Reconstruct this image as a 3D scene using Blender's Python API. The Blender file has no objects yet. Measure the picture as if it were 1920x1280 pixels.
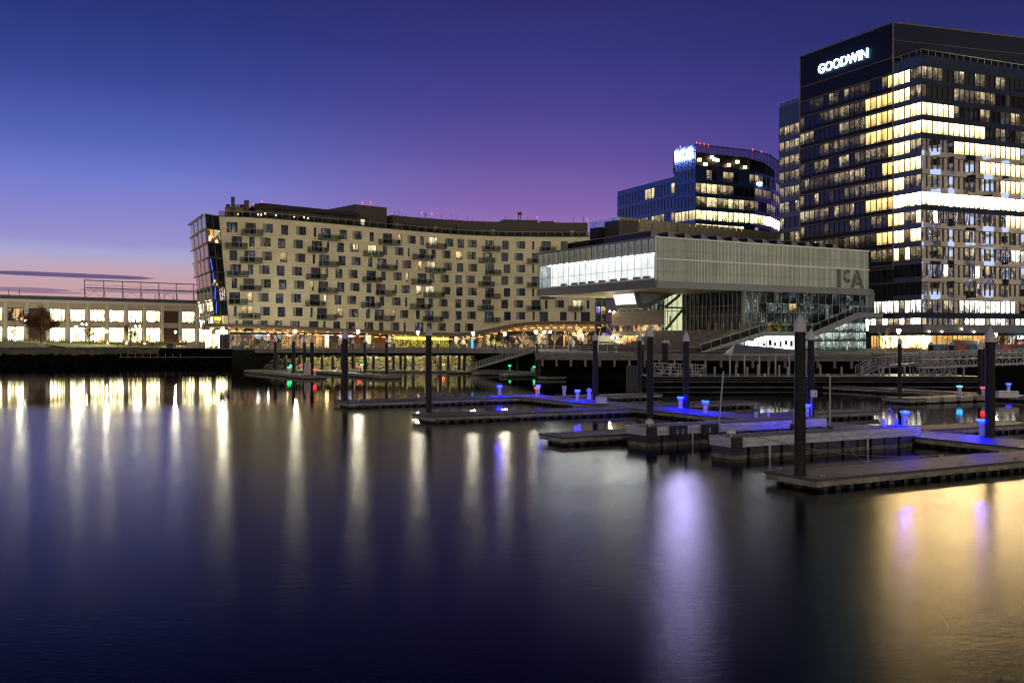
import bpy, bmesh, math, random
from mathutils import Vector, Matrix
random.seed(7)
R = random.Random(11)
sc = bpy.context.scene
COL = sc.collection
FPX = 1866.67          # focal length of the 35 mm lens in photo pixels
EYE = 6.0

# ------------------------------------------------------------------ helpers
def P(px, py, d):
    return Vector(((px - 960) / FPX * d, d, EYE - (py - 640) / FPX * d))
def X(px, d):
    return (px - 960) / FPX * d
def Z(py, d):
    return EYE - (py - 640) / FPX * d
def lin(c):
    out = []
    for v in c:
        v = v / 255.0
        out.append(v / 12.92 if v <= 0.04045 else ((v + 0.055) / 1.055) ** 2.4)
    return tuple(out)

class MB:
    def __init__(s):
        s.v = []; s.f = []; s.m = []; s.u = []
    def poly(s, pts, m=0, uv=None):
        i = len(s.v)
        s.v += [tuple(p) for p in pts]
        s.f.append(tuple(range(i, i + len(pts)))); s.m.append(m)
        if uv is None:
            uv = [(0, 0), (1, 0), (1, 1), (0, 1)] if len(pts) == 4 else [(0, 0)] * len(pts)
        s.u.append(uv)
    def hexa(s, c, m=0):
        for q in ((0, 3, 2, 1), (4, 5, 6, 7), (0, 1, 5, 4), (1, 2, 6, 5), (2, 3, 7, 6), (3, 0, 4, 7)):
            s.poly([c[k] for k in q], m)
    def box(s, x0, x1, y0, y1, z0, z1, m=0, fr=None):
        c = [(x0, y0, z0), (x1, y0, z0), (x1, y1, z0), (x0, y1, z0), (x0, y0, z1), (x1, y0, z1), (x1, y1, z1), (x0, y1, z1)]
        if fr: c = [fr(*p) for p in c]
        s.hexa(c, m)
    def bar(s, p, q, w=.1, h=None, m=0):
        p = Vector(p); q = Vector(q); h = w if h is None else h
        d = (q - p)
        if d.length < 1e-6: return
        d.normalize()
        side = d.cross(Vector((0, 0, 1)))
        if side.length < 1e-3: side = Vector((1, 0, 0))
        side.normalize(); up = side.cross(d)
        a = side * w / 2; b = up * h / 2
        s.hexa([p - a - b, p + a - b, p + a + b, p - a + b, q - a - b, q + a - b, q + a + b, q - a + b], m)
    def tube(s, p, q, r, n=8, m=0, r2=None, cap=True):
        p = Vector(p); q = Vector(q); r2 = r if r2 is None else r2
        d = (q - p).normalized()
        a = d.cross(Vector((0, 0, 1)))
        if a.length < 1e-3: a = Vector((1, 0, 0))
        a.normalize(); b = a.cross(d)
        A = [p + (a * math.cos(t) + b * math.sin(t)) * r for t in [2 * math.pi * k / n for k in range(n)]]
        B = [q + (a * math.cos(t) + b * math.sin(t)) * r2 for t in [2 * math.pi * k / n for k in range(n)]]
        for k in range(n):
            s.poly([A[k], A[(k + 1) % n], B[(k + 1) % n], B[k]], m)
        if cap:
            s.poly(A[::-1], m); s.poly(B, m)
    def lathe(s, prof, c=(0, 0, 0), n=20, m=0):
        c = Vector(c)
        rings = [[c + Vector((r * math.cos(2 * math.pi * k / n), r * math.sin(2 * math.pi * k / n), z)) for k in range(n)] for r, z in prof]
        for i in range(len(rings) - 1):
            for k in range(n):
                s.poly([rings[i][k], rings[i][(k + 1) % n], rings[i + 1][(k + 1) % n], rings[i + 1][k]], m)
        s.poly(rings[0][::-1], m); s.poly(rings[-1], m)
    def prism(s, pts, vec, m=0):
        a = [Vector(p) for p in pts]; v = Vector(vec); b = [p + v for p in a]; n = len(a)
        s.poly(a[::-1], m); s.poly(b, m)
        for k in range(n):
            s.poly([a[k], a[(k + 1) % n], b[(k + 1) % n], b[k]], m)
    def ball(s, c, r, n=10, m=0, sz=1.0):
        k = 6
        s.lathe([(max(r * math.sin(math.pi * i / k), r * .05), -r * sz * math.cos(math.pi * i / k)) for i in range(k + 1)], c, n, m)
    def build(s, name, mats, parent=None, smooth=False, weld=False):
        me = bpy.data.meshes.new(name)
        org = Vector((0, 0, 0)); q = parent
        while q is not None:
            org += q.location; q = q.parent
        me.from_pydata([tuple(Vector(p) - org) for p in s.v], [], s.f)
        if not isinstance(mats, (list, tuple)): mats = [mats]
        for m in mats: me.materials.append(m)
        me.polygons.foreach_set('material_index', s.m)
        uvl = me.uv_layers.new(name='UVMap')
        flat = [x for f in s.u for p in f for x in p]
        uvl.data.foreach_set('uv', flat)
        if smooth or weld:
            bm = bmesh.new(); bm.from_mesh(me)
            bmesh.ops.remove_doubles(bm, verts=bm.verts, dist=1e-4)
            bmesh.ops.recalc_face_normals(bm, faces=bm.faces)
            if smooth:
                for f in bm.faces: f.smooth = True
                for e in bm.edges:
                    if len(e.link_faces) == 2 and e.calc_face_angle(0) > .6: e.smooth = False
            bm.to_mesh(me); bm.free()
        me.update()
        o = bpy.data.objects.new(name, me); COL.objects.link(o)
        if parent is not None: o.parent = parent
        return o

def tag(o, label=None, cat=None, group=None, kind=None):
    if label: o['label'] = label
    if cat: o['category'] = cat
    if group: o['group'] = group
    if kind: o['kind'] = kind
    return o
def thing(name, label, cat, loc=(0, 0, 0), rz=0, group=None):
    o = bpy.data.objects.new(name, None); COL.objects.link(o)
    o.location = loc; o.rotation_euler = (0, 0, rz)
    o.empty_display_size = .5
    return tag(o, label, cat, group)
def dup(root, loc, rz=0, label=None, scale=None):
    r = root.copy(); COL.objects.link(r); r.location = loc; r.rotation_euler = (0, 0, rz)
    if label: r['label'] = label
    if scale: r.scale = (scale,) * 3
    for ch in list(root.children):
        c = ch.copy(); COL.objects.link(c); c.parent = r
        for g in list(ch.children):
            d = g.copy(); COL.objects.link(d); d.parent = c
    return r
def struct(name, mb, mats):
    o = mb.build(name, mats); o['kind'] = 'structure'
    tag(o, {'water': 'dark harbour water streaked with coloured light reflections', 'ground': 'paved shore ground under the buildings and promenades', 'terrain': 'dark bank sloping into the water below the granite seawall', 'embankment_terrain': 'dark bank under the pier promenade and its rocks'}.get(name), {'water': 'water', 'ground': 'ground'}.get(name, 'bank')); return o
ORD = ['first', 'second', 'third', 'fourth', 'fifth', 'sixth', 'seventh', 'eighth', 'ninth', 'tenth', 'eleventh', 'twelfth', 'thirteenth',
       'fourteenth', 'fifteenth', 'sixteenth', 'seventeenth', 'eighteenth', 'nineteenth', 'twentieth']

def text_mesh(name, body, mats, origin, xdir, size, parent=None, depth=.12, bold=.0, width=None, shear=0, space=1.):
    """lettering standing on a wall: origin = lower left, xdir = horizontal direction, z up"""
    cu = bpy.data.curves.new(name + '_curve', 'FONT'); cu.body = body; cu.size = size
    cu.offset = bold; cu.extrude = depth / 2; cu.resolution_u = 4; cu.shear = shear; cu.space_character = space
    tmp = bpy.data.objects.new('tmp_text', cu); COL.objects.link(tmp)
    bpy.context.view_layer.update()
    dg = bpy.context.evaluated_depsgraph_get()
    me = bpy.data.meshes.new_from_object(tmp.evaluated_get(dg))
    bpy.data.objects.remove(tmp)
    xs = [v.co.x for v in me.vertices]; w = max(xs) - min(xs); x0 = min(xs)
    sx = (width / w) if width else 1.0
    xd = Vector(xdir).normalized(); zd = Vector((0, 0, 1)); nd = xd.cross(zd)
    org = Vector((0, 0, 0)); q = parent
    while q is not None:
        org += q.location; q = q.parent
    for v in me.vertices:
        c = v.co.copy()
        v.co = Vector(origin) + xd * ((c.x - x0) * sx) + zd * c.y + nd * c.z - org
    me.materials.clear()
    me.materials.append(mats)
    o = bpy.data.objects.new(name, me); COL.objects.link(o)
    if parent is not None: o.parent = parent
    return o

# ------------------------------------------------------------------ materials
class NT:
    def __init__(s, nt): s.nt = nt
    def n(s, t, **kw):
        x = s.nt.nodes.new(t)
        for k, v in kw.items(): setattr(x, k, v)
        return x
    def L(s, a, b): s.nt.links.new(a, b)
    def val(s, sock, v):
        if hasattr(v, 'is_output') or isinstance(v, bpy.types.NodeSocket): s.L(v, sock)
        else: sock.default_value = v
    def math(s, op, a, b=None, c=None, clamp=False):
        x = s.n('ShaderNodeMath', operation=op); x.use_clamp = clamp
        s.val(x.inputs[0], a)
        if b is not None: s.val(x.inputs[1], b)
        if c is not None: s.val(x.inputs[2], c)
        return x.outputs[0]
    def maprange(s, v, a, b, c=0., d=1., smooth=False):
        x = s.n('ShaderNodeMapRange')
        if smooth: x.interpolation_type = 'SMOOTHSTEP'
        s.val(x.inputs[0], v)
        for k, q in zip((1, 2, 3, 4), (a, b, c, d)): s.val(x.inputs[k], q)
        return x.outputs[0]
    def mix(s, f, a, b):
        x = s.n('ShaderNodeMix', data_type='RGBA')
        s.val(x.inputs[0], f); s.val(x.inputs[6], a if not isinstance(a, tuple) else (*a[:3], 1)); s.val(x.inputs[7], b if not isinstance(b, tuple) else (*b[:3], 1))
        return x.outputs[2]
    def scale(s, col, f):
        x = s.n('ShaderNodeVectorMath', operation='SCALE')
        s.val(x.inputs[0], col if not isinstance(col, tuple) else col[:3]); s.val(x.inputs[3], f)
        return x.outputs[0]
    def noise(s, vec, scale, detail=2., rough=.5, dim='3D', out=0):
        x = s.n('ShaderNodeTexNoise', noise_dimensions=dim)
        if vec is not None: s.L(vec, x.inputs['Vector'])
        x.inputs['Scale'].default_value = scale; x.inputs['Detail'].default_value = detail; x.inputs['Roughness'].default_value = rough
        return x.outputs[out]
    def vec(s, v, sx=1, sy=1, sz=1):
        x = s.n('ShaderNodeVectorMath', operation='MULTIPLY')
        s.L(v, x.inputs[0]); x.inputs[1].default_value = (sx, sy, sz)
        return x.outputs[0]
    def ramp(s, f, pts, interp='LINEAR'):
        x = s.n('ShaderNodeValToRGB'); x.color_ramp.interpolation = interp
        e = x.color_ramp.elements
        while len(e) < len(pts): e.new(.5)
        for el, (p, c) in zip(e, pts):
            el.position = p; el.color = (*c[:3], 1)
        s.val(x.inputs[0], f)
        return x.outputs[0]

def newmat(name):
    m = bpy.data.materials.new(name); m.use_nodes = True
    nt = NT(m.node_tree)
    return m, nt, m.node_tree.nodes['Principled BSDF']
def mat(name, col, rough=.6, metal=0., var=.12, vscale=.8, bump=0., bscale=8., stretch=(1, 1, 1), spec=.5, var2=None):
    """a surface with uneven, slightly dirty colour"""
    m, nt, b = newmat(name)
    g = nt.n('ShaderNodeNewGeometry').outputs['Position']
    v = nt.vec(g, *stretch)
    n1 = nt.noise(v, vscale, 5., .6)
    dark = tuple(c * (1 - var * 1.6) for c in col); lite = tuple(min(1, c * (1 + var)) for c in col)
    if var2: lite = var2
    c = nt.mix(nt.maprange(n1, .3, .7), dark, lite)
    nt.L(c, b.inputs['Base Color'])
    b.inputs['Roughness'].default_value = rough; b.inputs['Metallic'].default_value = metal
    b.inputs['Specular IOR Level'].default_value = spec
    if bump:
        bp = nt.n('ShaderNodeBump'); bp.inputs['Strength'].default_value = bump; bp.inputs['Distance'].default_value = .05
        nt.L(nt.noise(v, bscale, 4., .6), bp.inputs['Height']); nt.L(bp.outputs[0], b.inputs['Normal'])
    return m
def emat(name, col, strength):
    m, nt, b = newmat(name)
    b.inputs['Base Color'].default_value = (.1, .1, .1, 1)
    b.inputs['Emission Color'].default_value = (*col, 1); b.inputs['Emission Strength'].default_value = strength
    return m
def glass(name, tint=(.01, .012, .018), f0=.5, rough=.03, wave=.3, wscale=.5, metal=0.):
    """reflective window glass with slightly uneven panes"""
    m, nt, b = newmat(name)
    b.inputs['Base Color'].default_value = (*tint, 1); b.inputs['Roughness'].default_value = rough
    b.inputs['Specular IOR Level'].default_value = f0; b.inputs['Metallic'].default_value = metal
    g = nt.n('ShaderNodeNewGeometry').outputs['Position']
    bp = nt.n('ShaderNodeBump'); bp.inputs['Strength'].default_value = wave; bp.inputs['Distance'].default_value = .06
    nt.L(nt.noise(g, wscale, 1., .4), bp.inputs['Height']); nt.L(bp.outputs[0], b.inputs['Normal'])
    return m, nt, b, g
def room(name, col, strength, style='office', f0=.5, seed=0., wave=.25, dim=.25, wscale=.5, tint=(.01, .012, .018), floor=.3):
    """reflective pane with a lit room painted in emission: ceiling lights, furniture, blinds"""
    m, nt, b, g = glass(name, tint, f0, .03, wave, wscale)
    uv = nt.n('ShaderNodeTexCoord').outputs['UV']
    sep = nt.n('ShaderNodeSeparateXYZ'); nt.L(uv, sep.inputs[0]); ux, uy = sep.outputs[0], sep.outputs[1]
    off = nt.n('ShaderNodeVectorMath', operation='ADD'); nt.L(g, off.inputs[0]); off.inputs[1].default_value = (seed * 7.3, seed * 3.1, seed * 5.7)
    p = off.outputs[0]
    big = nt.maprange(nt.noise(p, .35, 1.), .38, .62, dim, 1.)
    if style == 'office':
        furn = nt.math('ADD', nt.noise(p, 1.6, 2.), nt.math('MULTIPLY', nt.math('SUBTRACT', .42, uy), .75))
        lightm = nt.maprange(furn, .50, .60, 1., .12)
        wall = nt.maprange(nt.noise(nt.vec(p, 1, 1, .15), 1.3, 1.), .42, .58, .45, 1.)
        spots = nt.math('MULTIPLY', nt.maprange(nt.noise(nt.vec(p, 1, 1, .6), 3.2, 0.), .66, .72), nt.maprange(uy, .66, .72))
        e = nt.math('ADD', nt.math('MULTIPLY', nt.math('MULTIPLY', lightm, wall), big), nt.math('MULTIPLY', spots, 1.6))
        c = nt.mix(nt.noise(p, .9, 1.), col, tuple(min(1., q * 1.08 + .03) for q in col))
    elif style == 'bright':
        furn = nt.math('ADD', nt.noise(p, 1.8, 2.), nt.math('MULTIPLY', nt.math('SUBTRACT', .22, uy), .9))
        lightm = nt.maprange(furn, .56, .66, 1., floor)
        wall = nt.maprange(nt.noise(nt.vec(p, 1, 1, .12), 1.1, 1.), .4, .6, min(.6, floor * 2 + .12), 1.)
        spots = nt.math('MULTIPLY', nt.maprange(nt.noise(nt.vec(p, 1, 1, .6), 3., 0.), .62, .68), nt.maprange(uy, .62, .7))
        top = nt.maprange(uy, .2, 1., .75, 1.25)
        e = nt.math('ADD', nt.math('MULTIPLY', nt.math('MULTIPLY', lightm, nt.math('MULTIPLY', wall, top)), big), nt.math('MULTIPLY', spots, 1.2))
        c = nt.mix(nt.noise(p, .9, 1.), col, tuple(min(1., q * 1.1 + .05) for q in col))
    elif style == 'curtain':
        w = nt.maprange(nt.noise(nt.vec(p, 1, 1, .12), 3.2, 2.), .48, .66, .05, 1.)
        glints = nt.maprange(nt.noise(p, 2.6, 1.), .63, .72, 0., 2.5)
        e = nt.math('MULTIPLY', nt.math('ADD', w, glints), big)
        c = nt.mix(nt.maprange(nt.noise(p, .6, 0.), .4, .6), col, (col[2] * .9, col[1], col[0] * 1.1))
    elif style == 'shop':
        vor = nt.n('ShaderNodeTexVoronoi'); nt.L(nt.vec(p, 1, 1, .7), vor.inputs['Vector']); vor.inputs['Scale'].default_value = 1.1
        hsv = nt.n('ShaderNodeSeparateColor'); nt.L(vor.outputs['Color'], hsv.inputs[0])
        bits = nt.maprange(hsv.outputs[0], .45, 1., .06, 1.3)
        glints = nt.maprange(nt.noise(p, 2.4, 1.), .66, .74, 0., 2.)
        e = nt.math('MULTIPLY', nt.math('ADD', bits, glints), big)
        c = nt.mix(hsv.outputs[1], col, (min(1, col[0] * 1.1), col[1] * .62, col[2] * .35))
        c = nt.mix(nt.maprange(hsv.outputs[2], .8, .95), c, (.7, .9, 1.))
    elif style == 'shelf':
        br = nt.n('ShaderNodeTexBrick'); nt.L(uv, br.inputs['Vector']); br.inputs['Scale'].default_value = 1.
        br.inputs['Brick Width'].default_value = .22; br.inputs['Row Height'].default_value = .2; br.inputs['Mortar Size'].default_value = .03
        br.inputs['Color1'].default_value = (.15, .15, .15, 1); br.inputs['Color2'].default_value = (.6, .6, .6, 1); br.inputs['Mortar'].default_value = (1.3, 1.3, 1.3, 1)
        e = nt.math('MULTIPLY', br.outputs['Color'], nt.maprange(nt.noise(p, 2.5, 2.), .35, .65, .3, 1.3))
        c = nt.mix(nt.noise(p, 3., 1.), col, (col[0], col[1] * .7, col[2] * .5))
    elif style == 'strip':
        band = nt.math('MULTIPLY', nt.maprange(uy, .62, .72), nt.maprange(uy, .92, .80))
        rag = nt.maprange(nt.noise(p, 2.2, 2.), .35, .6, .35, 1.6)
        low = nt.maprange(nt.noise(nt.vec(p, 1, 1, .5), 2.4, 3.), .42, .7, .04, .8)
        e = nt.math('ADD', nt.math('MULTIPLY', nt.math('MULTIPLY', band, rag), 3.), low)
        c = nt.mix(nt.noise(p, .8, 1.), col, (col[0], col[1] * .8, col[2] * .6))
    else:  # plain
        e = nt.math('MULTIPLY', nt.maprange(nt.noise(p, .6, 2.), .3, .7, .75, 1.), 1.)
        c = nt.mix(nt.noise(p, .9, 1.), col, tuple(min(1., q * 1.05 + .02) for q in col))
    nt.L(c, b.inputs['Emission Color']); nt.L(nt.math('MULTIPLY', e, strength), b.inputs['Emission Strength'])
    return m
# ------------------------------------------------------------------ palette
M = {}
M['cream'] = mat('cream_stone_panels', (.64, .57, .385), .75, var=.07, vscale=.25, stretch=(1, 1, 3))
M['joint'] = mat('panel_joint', (.30, .26, .18), .9)
M['frame_dark'] = mat('dark_metal_frame', (.035, .035, .04), .45, metal=.3)
M['panel_grey'] = mat('grey_metal_panel', (.22, .215, .19), .5, metal=.3)
M['slab'] = mat('balcony_slab', (.16, .15, .13), .7)
M['brown_clad'] = mat('brown_cladding', (.055, .045, .037), .6, var=.15, stretch=(1, 1, 4))
M['navy_clad'] = mat('navy_glass_cladding', (.008, .012, .036), .3, var=.1, spec=.12)
M['spandrel_blue'] = mat('blue_spandrel_panel', (.034, .052, .125), .2, var=.15, spec=.6)
M['spandrel_grey'] = mat('grey_spandrel_panel', (.022, .034, .070), .3, var=.2, spec=.10)
M['mullion'] = mat('bronze_mullion', (.04, .035, .03), .4, metal=.5)
M['brass'] = mat('brass_edge_trim', (.11, .08, .05), .4, metal=.3)
M['steel'] = mat('galvanised_steel', (.26, .26, .25), .5, metal=.3, var=.15)
M['alu'] = mat('brushed_aluminium_plank', (.48, .48, .50), .38, metal=.45, var=.22, vscale=1.3, stretch=(1, 1, 6), bump=.15, bscale=3)
M['grey_metal'] = mat('grey_metal_cladding', (.20, .205, .22), .5, metal=.2, var=.06)
M['dark_metal'] = mat('dark_steel_soffit_panels', (.06, .06, .065), .5, metal=.2, var=.08)
M['soffit'] = mat('pale_metal_soffit', (.62, .56, .38), .55, var=.06)
M['channel'] = None
M['wood'] = mat('weathered_cedar_boards', (.095, .052, .02), .6, var=.35, vscale=1.2, stretch=(.25, .25, 6))
M['wood_grey'] = mat('grey_timber_steps', (.13, .115, .10), .75, var=.25, vscale=1., stretch=(.4, .4, 5))
M['canopy_wood'] = mat('varnished_wood_soffit', (.42, .20, .075), .5, var=.15, stretch=(.3, 3, 1))
M['concrete'] = mat('weathered_concrete', (.17, .165, .15), .85, var=.25, vscale=.7, bump=.3)
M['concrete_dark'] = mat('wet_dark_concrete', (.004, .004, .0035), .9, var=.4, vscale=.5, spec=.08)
M['land'] = mat('paved_ground', (.12, .115, .10), .85, var=.2, vscale=.4)
M['grass'] = mat('short_grass', (.17, .19, .03), .9, var=.35, vscale=.8, bump=.5)
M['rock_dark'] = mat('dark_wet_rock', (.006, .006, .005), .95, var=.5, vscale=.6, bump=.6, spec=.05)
M['white_metal'] = mat('white_painted_steel', (.30, .295, .28), .45, var=.08)
M['white_fibre'] = mat('white_fibreglass', (.50, .50, .51), .35, var=.06)
M['cap_white'] = mat('white_plastic_cap', (.46, .44, .48), .45, var=.10, vscale=2.)
M['black_rubber'] = mat('black_rubber', (.012, .012, .013), .55, var=.2)
M['plank'] = mat('dock_deck_boards', (.17, .15, .145), .7, var=.35, vscale=1.1, stretch=(1, 1, 1), bump=.2, bscale=5)
M['fascia'] = mat('weathered_dock_fascia', (.30, .275, .215), .75, var=.30, vscale=1.6, stretch=(1, 1, 3), bump=.3)
m, nt, b = newmat('weathered_dock_fascia_weedy')
g = nt.n('ShaderNodeNewGeometry').outputs['Position']; sp = nt.n('ShaderNodeSeparateXYZ'); nt.L(g, sp.inputs[0])
n1 = nt.noise(nt.vec(g, 1, 1, 2.5), 1.3, 5., .65)
c = nt.mix(nt.maprange(n1, .3, .7), (.16, .145, .115), (.36, .33, .27))
wd_ = nt.math('MULTIPLY', nt.maprange(sp.outputs[2], .36, .20), nt.maprange(nt.noise(g, .7, 4.), .42, .62))
c = nt.mix(wd_, c, (.075, .08, .022))
c = nt.mix(nt.maprange(nt.noise(nt.vec(g, 5, 5, .6), 1., 2.), .58, .72, 0., .6), c, (.07, .055, .04))
nt.L(c, b.inputs['Base Color']); b.inputs['Roughness'].default_value = .75
M['fascia'] = m
M['float'] = mat('black_dock_float', (.014, .014, .015), .5, var=.3)
M['pontoon'] = mat('stained_pontoon_tub', (.032, .032, .034), .5, var=.4, vscale=1.5)
M['growth'] = mat('pale_waterline_growth', (.17, .155, .11), .9, var=.4, vscale=3., bump=.5)
M['rail'] = mat('railing_steel', (.34, .33, .31), .4, metal=.5, var=.06)
M['leaf_rust'] = mat('rusty_autumn_leaves', (.13, .055, .018), .8, var=.5, vscale=1.5)
M['leaf_dark'] = mat('dark_leaves', (.05, .04, .018), .8, var=.4, vscale=1.5)
M['bark'] = mat('tree_bark', (.06, .045, .03), .9, var=.3, vscale=2.)
M['bark_pale'] = mat('pale_bark', (.28, .20, .12), .9, var=.3, vscale=2.)
M['feather'] = mat('grey_feathers', (.16, .155, .16), .8, var=.4, vscale=9.)
M['brick'] = mat('pink_brick', (.36, .20, .15), .8, var=.12, vscale=.7)
M['yellow'] = mat('yellow_paint', (.65, .42, .03), .5)
M['red_brick'] = mat('red_stained_wood_wall', (.30, .09, .045), .6, var=.25, stretch=(3, 3, .3))
M['hall_wall'] = mat('tan_rendered_wall', (.60, .49, .33), .8, var=.06)
M['hall_pier'] = mat('pale_pilaster', (.72, .66, .52), .8, var=.05)
M['hall_dark'] = mat('brown_shutter', (.09, .055, .03), .7, var=.1)
M['roof_grey'] = mat('grey_roof_sheet', (.12, .125, .14), .6, var=.1)
M['granite'] = None
M['pile_black'] = None

# pile sleeve: black above, rust and weed towards the waterline
m, nt, b = newmat('black_pile_sleeve')
g = nt.n('ShaderNodeNewGeometry').outputs['Position']; sp = nt.n('ShaderNodeSeparateXYZ'); nt.L(g, sp.inputs[0])
h = nt.math('ADD', sp.outputs[2], nt.math('MULTIPLY', nt.noise(g, 2.4, 4.), .9))
c = nt.mix(nt.maprange(h, 1.3, 2.4), (.022, .014, .008), (.007, .007, .009))
c = nt.mix(nt.maprange(nt.noise(nt.vec(g, 6, 6, .5), 1., 3.), .5, .75), c, (.013, .012, .014))
nt.L(c, b.inputs['Base Color']); b.inputs['Roughness'].default_value = .5; b.inputs['Specular IOR Level'].default_value = .2
M['pile_black'] = m
# granite blocks
m, nt, b = newmat('granite_block_wall')
tc = nt.n('ShaderNodeNewGeometry').outputs['Position']
sw = nt.n('ShaderNodeSeparateXYZ'); nt.L(tc, sw.inputs[0]); cb = nt.n('ShaderNodeCombineXYZ'); nt.L(sw.outputs[0], cb.inputs[0]); nt.L(sw.outputs[2], cb.inputs[1])
br = nt.n('ShaderNodeTexBrick'); nt.L(cb.outputs[0], br.inputs['Vector']); br.inputs['Scale'].default_value = 1.
br.inputs['Brick Width'].default_value = 1.3; br.inputs['Row Height'].default_value = .55; br.inputs['Mortar Size'].default_value = .035; br.inputs['Bias'].default_value = -.1
br.inputs['Color1'].default_value = (.06, .055, .05, 1); br.inputs['Color2'].default_value = (.24, .19, .14, 1); br.inputs['Mortar'].default_value = (.015, .014, .012, 1)
nt.L(nt.mix(nt.noise(tc, 1.4, 4.), br.outputs['Color'], (.06, .058, .055)), b.inputs['Base Color']); b.inputs['Roughness'].default_value = .85
bp = nt.n('ShaderNodeBump'); bp.inputs['Strength'].default_value = .5; nt.L(br.outputs['Fac'], bp.inputs['Height']); bp.invert = True; nt.L(bp.outputs[0], b.inputs['Normal'])
M['granite'] = m
# riprap rock, pale above the tide line and weedy below
m, nt, b = newmat('riprap_rock')
g = nt.n('ShaderNodeNewGeometry').outputs['Position']; sp = nt.n('ShaderNodeSeparateXYZ'); nt.L(g, sp.inputs[0])
h = nt.math('ADD', sp.outputs[2], nt.math('MULTIPLY', nt.noise(g, .8, 4.), 1.2))
c = nt.mix(nt.maprange(h, 2.9, 3.5), (.10, .10, .028), (.42, .38, .27))
c = nt.mix(nt.maprange(h, 2.0, 2.7), (.004, .004, .003), c)
c = nt.mix(nt.maprange(nt.noise(g, 2.2, 3.), .35, .6), (.05, .045, .03), c)
nt.L(c, b.inputs['Base Color']); b.inputs['Roughness'].default_value = .9
M['riprap'] = m
# channel glass: vertical planks, shadows of the structure behind them
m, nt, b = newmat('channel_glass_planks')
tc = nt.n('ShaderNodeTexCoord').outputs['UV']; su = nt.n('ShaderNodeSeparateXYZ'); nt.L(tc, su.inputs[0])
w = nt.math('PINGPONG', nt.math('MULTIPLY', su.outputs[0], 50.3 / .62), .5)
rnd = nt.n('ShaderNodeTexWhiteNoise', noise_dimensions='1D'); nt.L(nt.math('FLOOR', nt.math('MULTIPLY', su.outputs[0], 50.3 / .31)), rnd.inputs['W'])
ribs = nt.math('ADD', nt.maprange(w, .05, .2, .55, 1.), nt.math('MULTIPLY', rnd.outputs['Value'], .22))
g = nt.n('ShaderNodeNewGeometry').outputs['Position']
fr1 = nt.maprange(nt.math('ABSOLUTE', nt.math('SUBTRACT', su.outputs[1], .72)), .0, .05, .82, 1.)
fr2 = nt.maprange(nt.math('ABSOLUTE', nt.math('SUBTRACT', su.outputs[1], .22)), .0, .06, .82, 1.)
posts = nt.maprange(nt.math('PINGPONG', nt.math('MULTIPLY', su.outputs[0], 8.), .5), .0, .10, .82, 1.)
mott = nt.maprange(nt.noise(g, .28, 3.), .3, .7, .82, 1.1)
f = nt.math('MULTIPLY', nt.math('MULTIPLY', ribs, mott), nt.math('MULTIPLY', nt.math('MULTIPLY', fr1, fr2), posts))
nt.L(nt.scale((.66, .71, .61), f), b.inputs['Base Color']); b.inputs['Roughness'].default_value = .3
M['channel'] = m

# window glass and lit rooms
M['g_dark'] = glass('dark_window_glass', (.008, .010, .018), .14)[0]
M['g_blue'] = glass('blue_coated_glass', (.046, .095, .25), .5, .05, .12, metal=.5)[0]
M['g_navy'] = glass('navy_window_glass', (.012, .018, .052), .5, .04, .15)[0]
M['g_mirror'] = glass('mirror_coated_glass', (.24, .25, .31), .5, .02, .35, .45, metal=1.)[0]
M['g_bronze'] = glass('bronze_mirror_glass', (.38, .35, .26), .5, .15, .8, .8, metal=.35)[0]
M['g_half'] = glass('half_mirror_glass', (.50, .53, .62), .5, .02, .09, .45, metal=1.)[0]
WARM = (1., .70, .34); WARM2 = (1., .78, .46); COOL = (.80, .92, 1.); WHITE = (1., .95, .86)
M['r_dim'] = room('office_dimly_lit', (1., .72, .38), .42, 'office', .5, 1, .15)  # weak warm emission painted on the pane
M['r_dim2'] = room('office_nearly_dark', (1., .72, .40), .12, 'office', .5, 2, .15)
M['r_mid'] = room('office_half_lit', (1., .74, .44), .75, 'office', .5, 3, .15)
M['r_warm'] = room('office_lit_warm', (1., .66, .26), 6.5, 'bright', .4, 4, .15, .6)
M['r_yel'] = room('office_lit_yellow', (1., .62, .18), 2.4, 'bright', .4, 5, .15, .7)
M['r_bright'] = room('office_lit_bright', (1., .61, .25), 140., 'bright', .4, 6, .15, .6, floor=.02)
M['r_white'] = room('office_lit_white', (1., .90, .72), 8., 'bright', .4, 7, .15, .3, floor=.06)
M['r_cool'] = room('room_lit_cool', (.55, .68, 1.), .9, 'curtain', .5, 8, .2, .2)
M['h_dark'] = room('flat_faint_glow_curtain', (.17, .24, .33), .6, 'curtain', .12, 9, .2, .35, .9)  # emission paints streaky reflections and curtains on dark glass
M['h_dark2'] = room('flat_faint_glow_bluish', (.13, .18, .28), .42, 'curtain', .12, 10, .2, .2, .9)  # same painted faint glow, bluer
M['h_warm'] = room('flat_lit_warm', (1., .66, .28), 1.0, 'office', .4, 11, .15, .5)
M['h_bright'] = room('flat_lit_bright', (1., .80, .48), 1.3, 'office', .4, 12, .15, .7)
M['hall_lit'] = room('hall_lit_white', (1., .82, .45), 11., 'bright', .3, 13, .1, .35, floor=.06)
M['hall_lit2'] = room('hall_lit_shop', (1., .77, .38), 15., 'bright', .3, 14, .1, .4, floor=.05)
M['shop'] = room('restaurant_interior', (1., .74, .38), .95, 'shop', .4, 15, .1, .35)
M['shop_dim'] = room('restaurant_interior_dim', (1., .78, .45), .6, 'shop', .4, 16, .1, .3)
M['shelf'] = room('lit_bottle_shelves', (1., .66, .28), .75, 'shelf', .3, 17, .1)
M['strip'] = room('bar_with_glowing_strip', (.95, .80, .10), 1.1, 'strip', .3, 18, .1, .8)
M['lobby_warm'] = room('lobby_lit_amber', (1., .66, .22), 12., 'bright', .3, 19, .1, .6, floor=.08)
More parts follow.
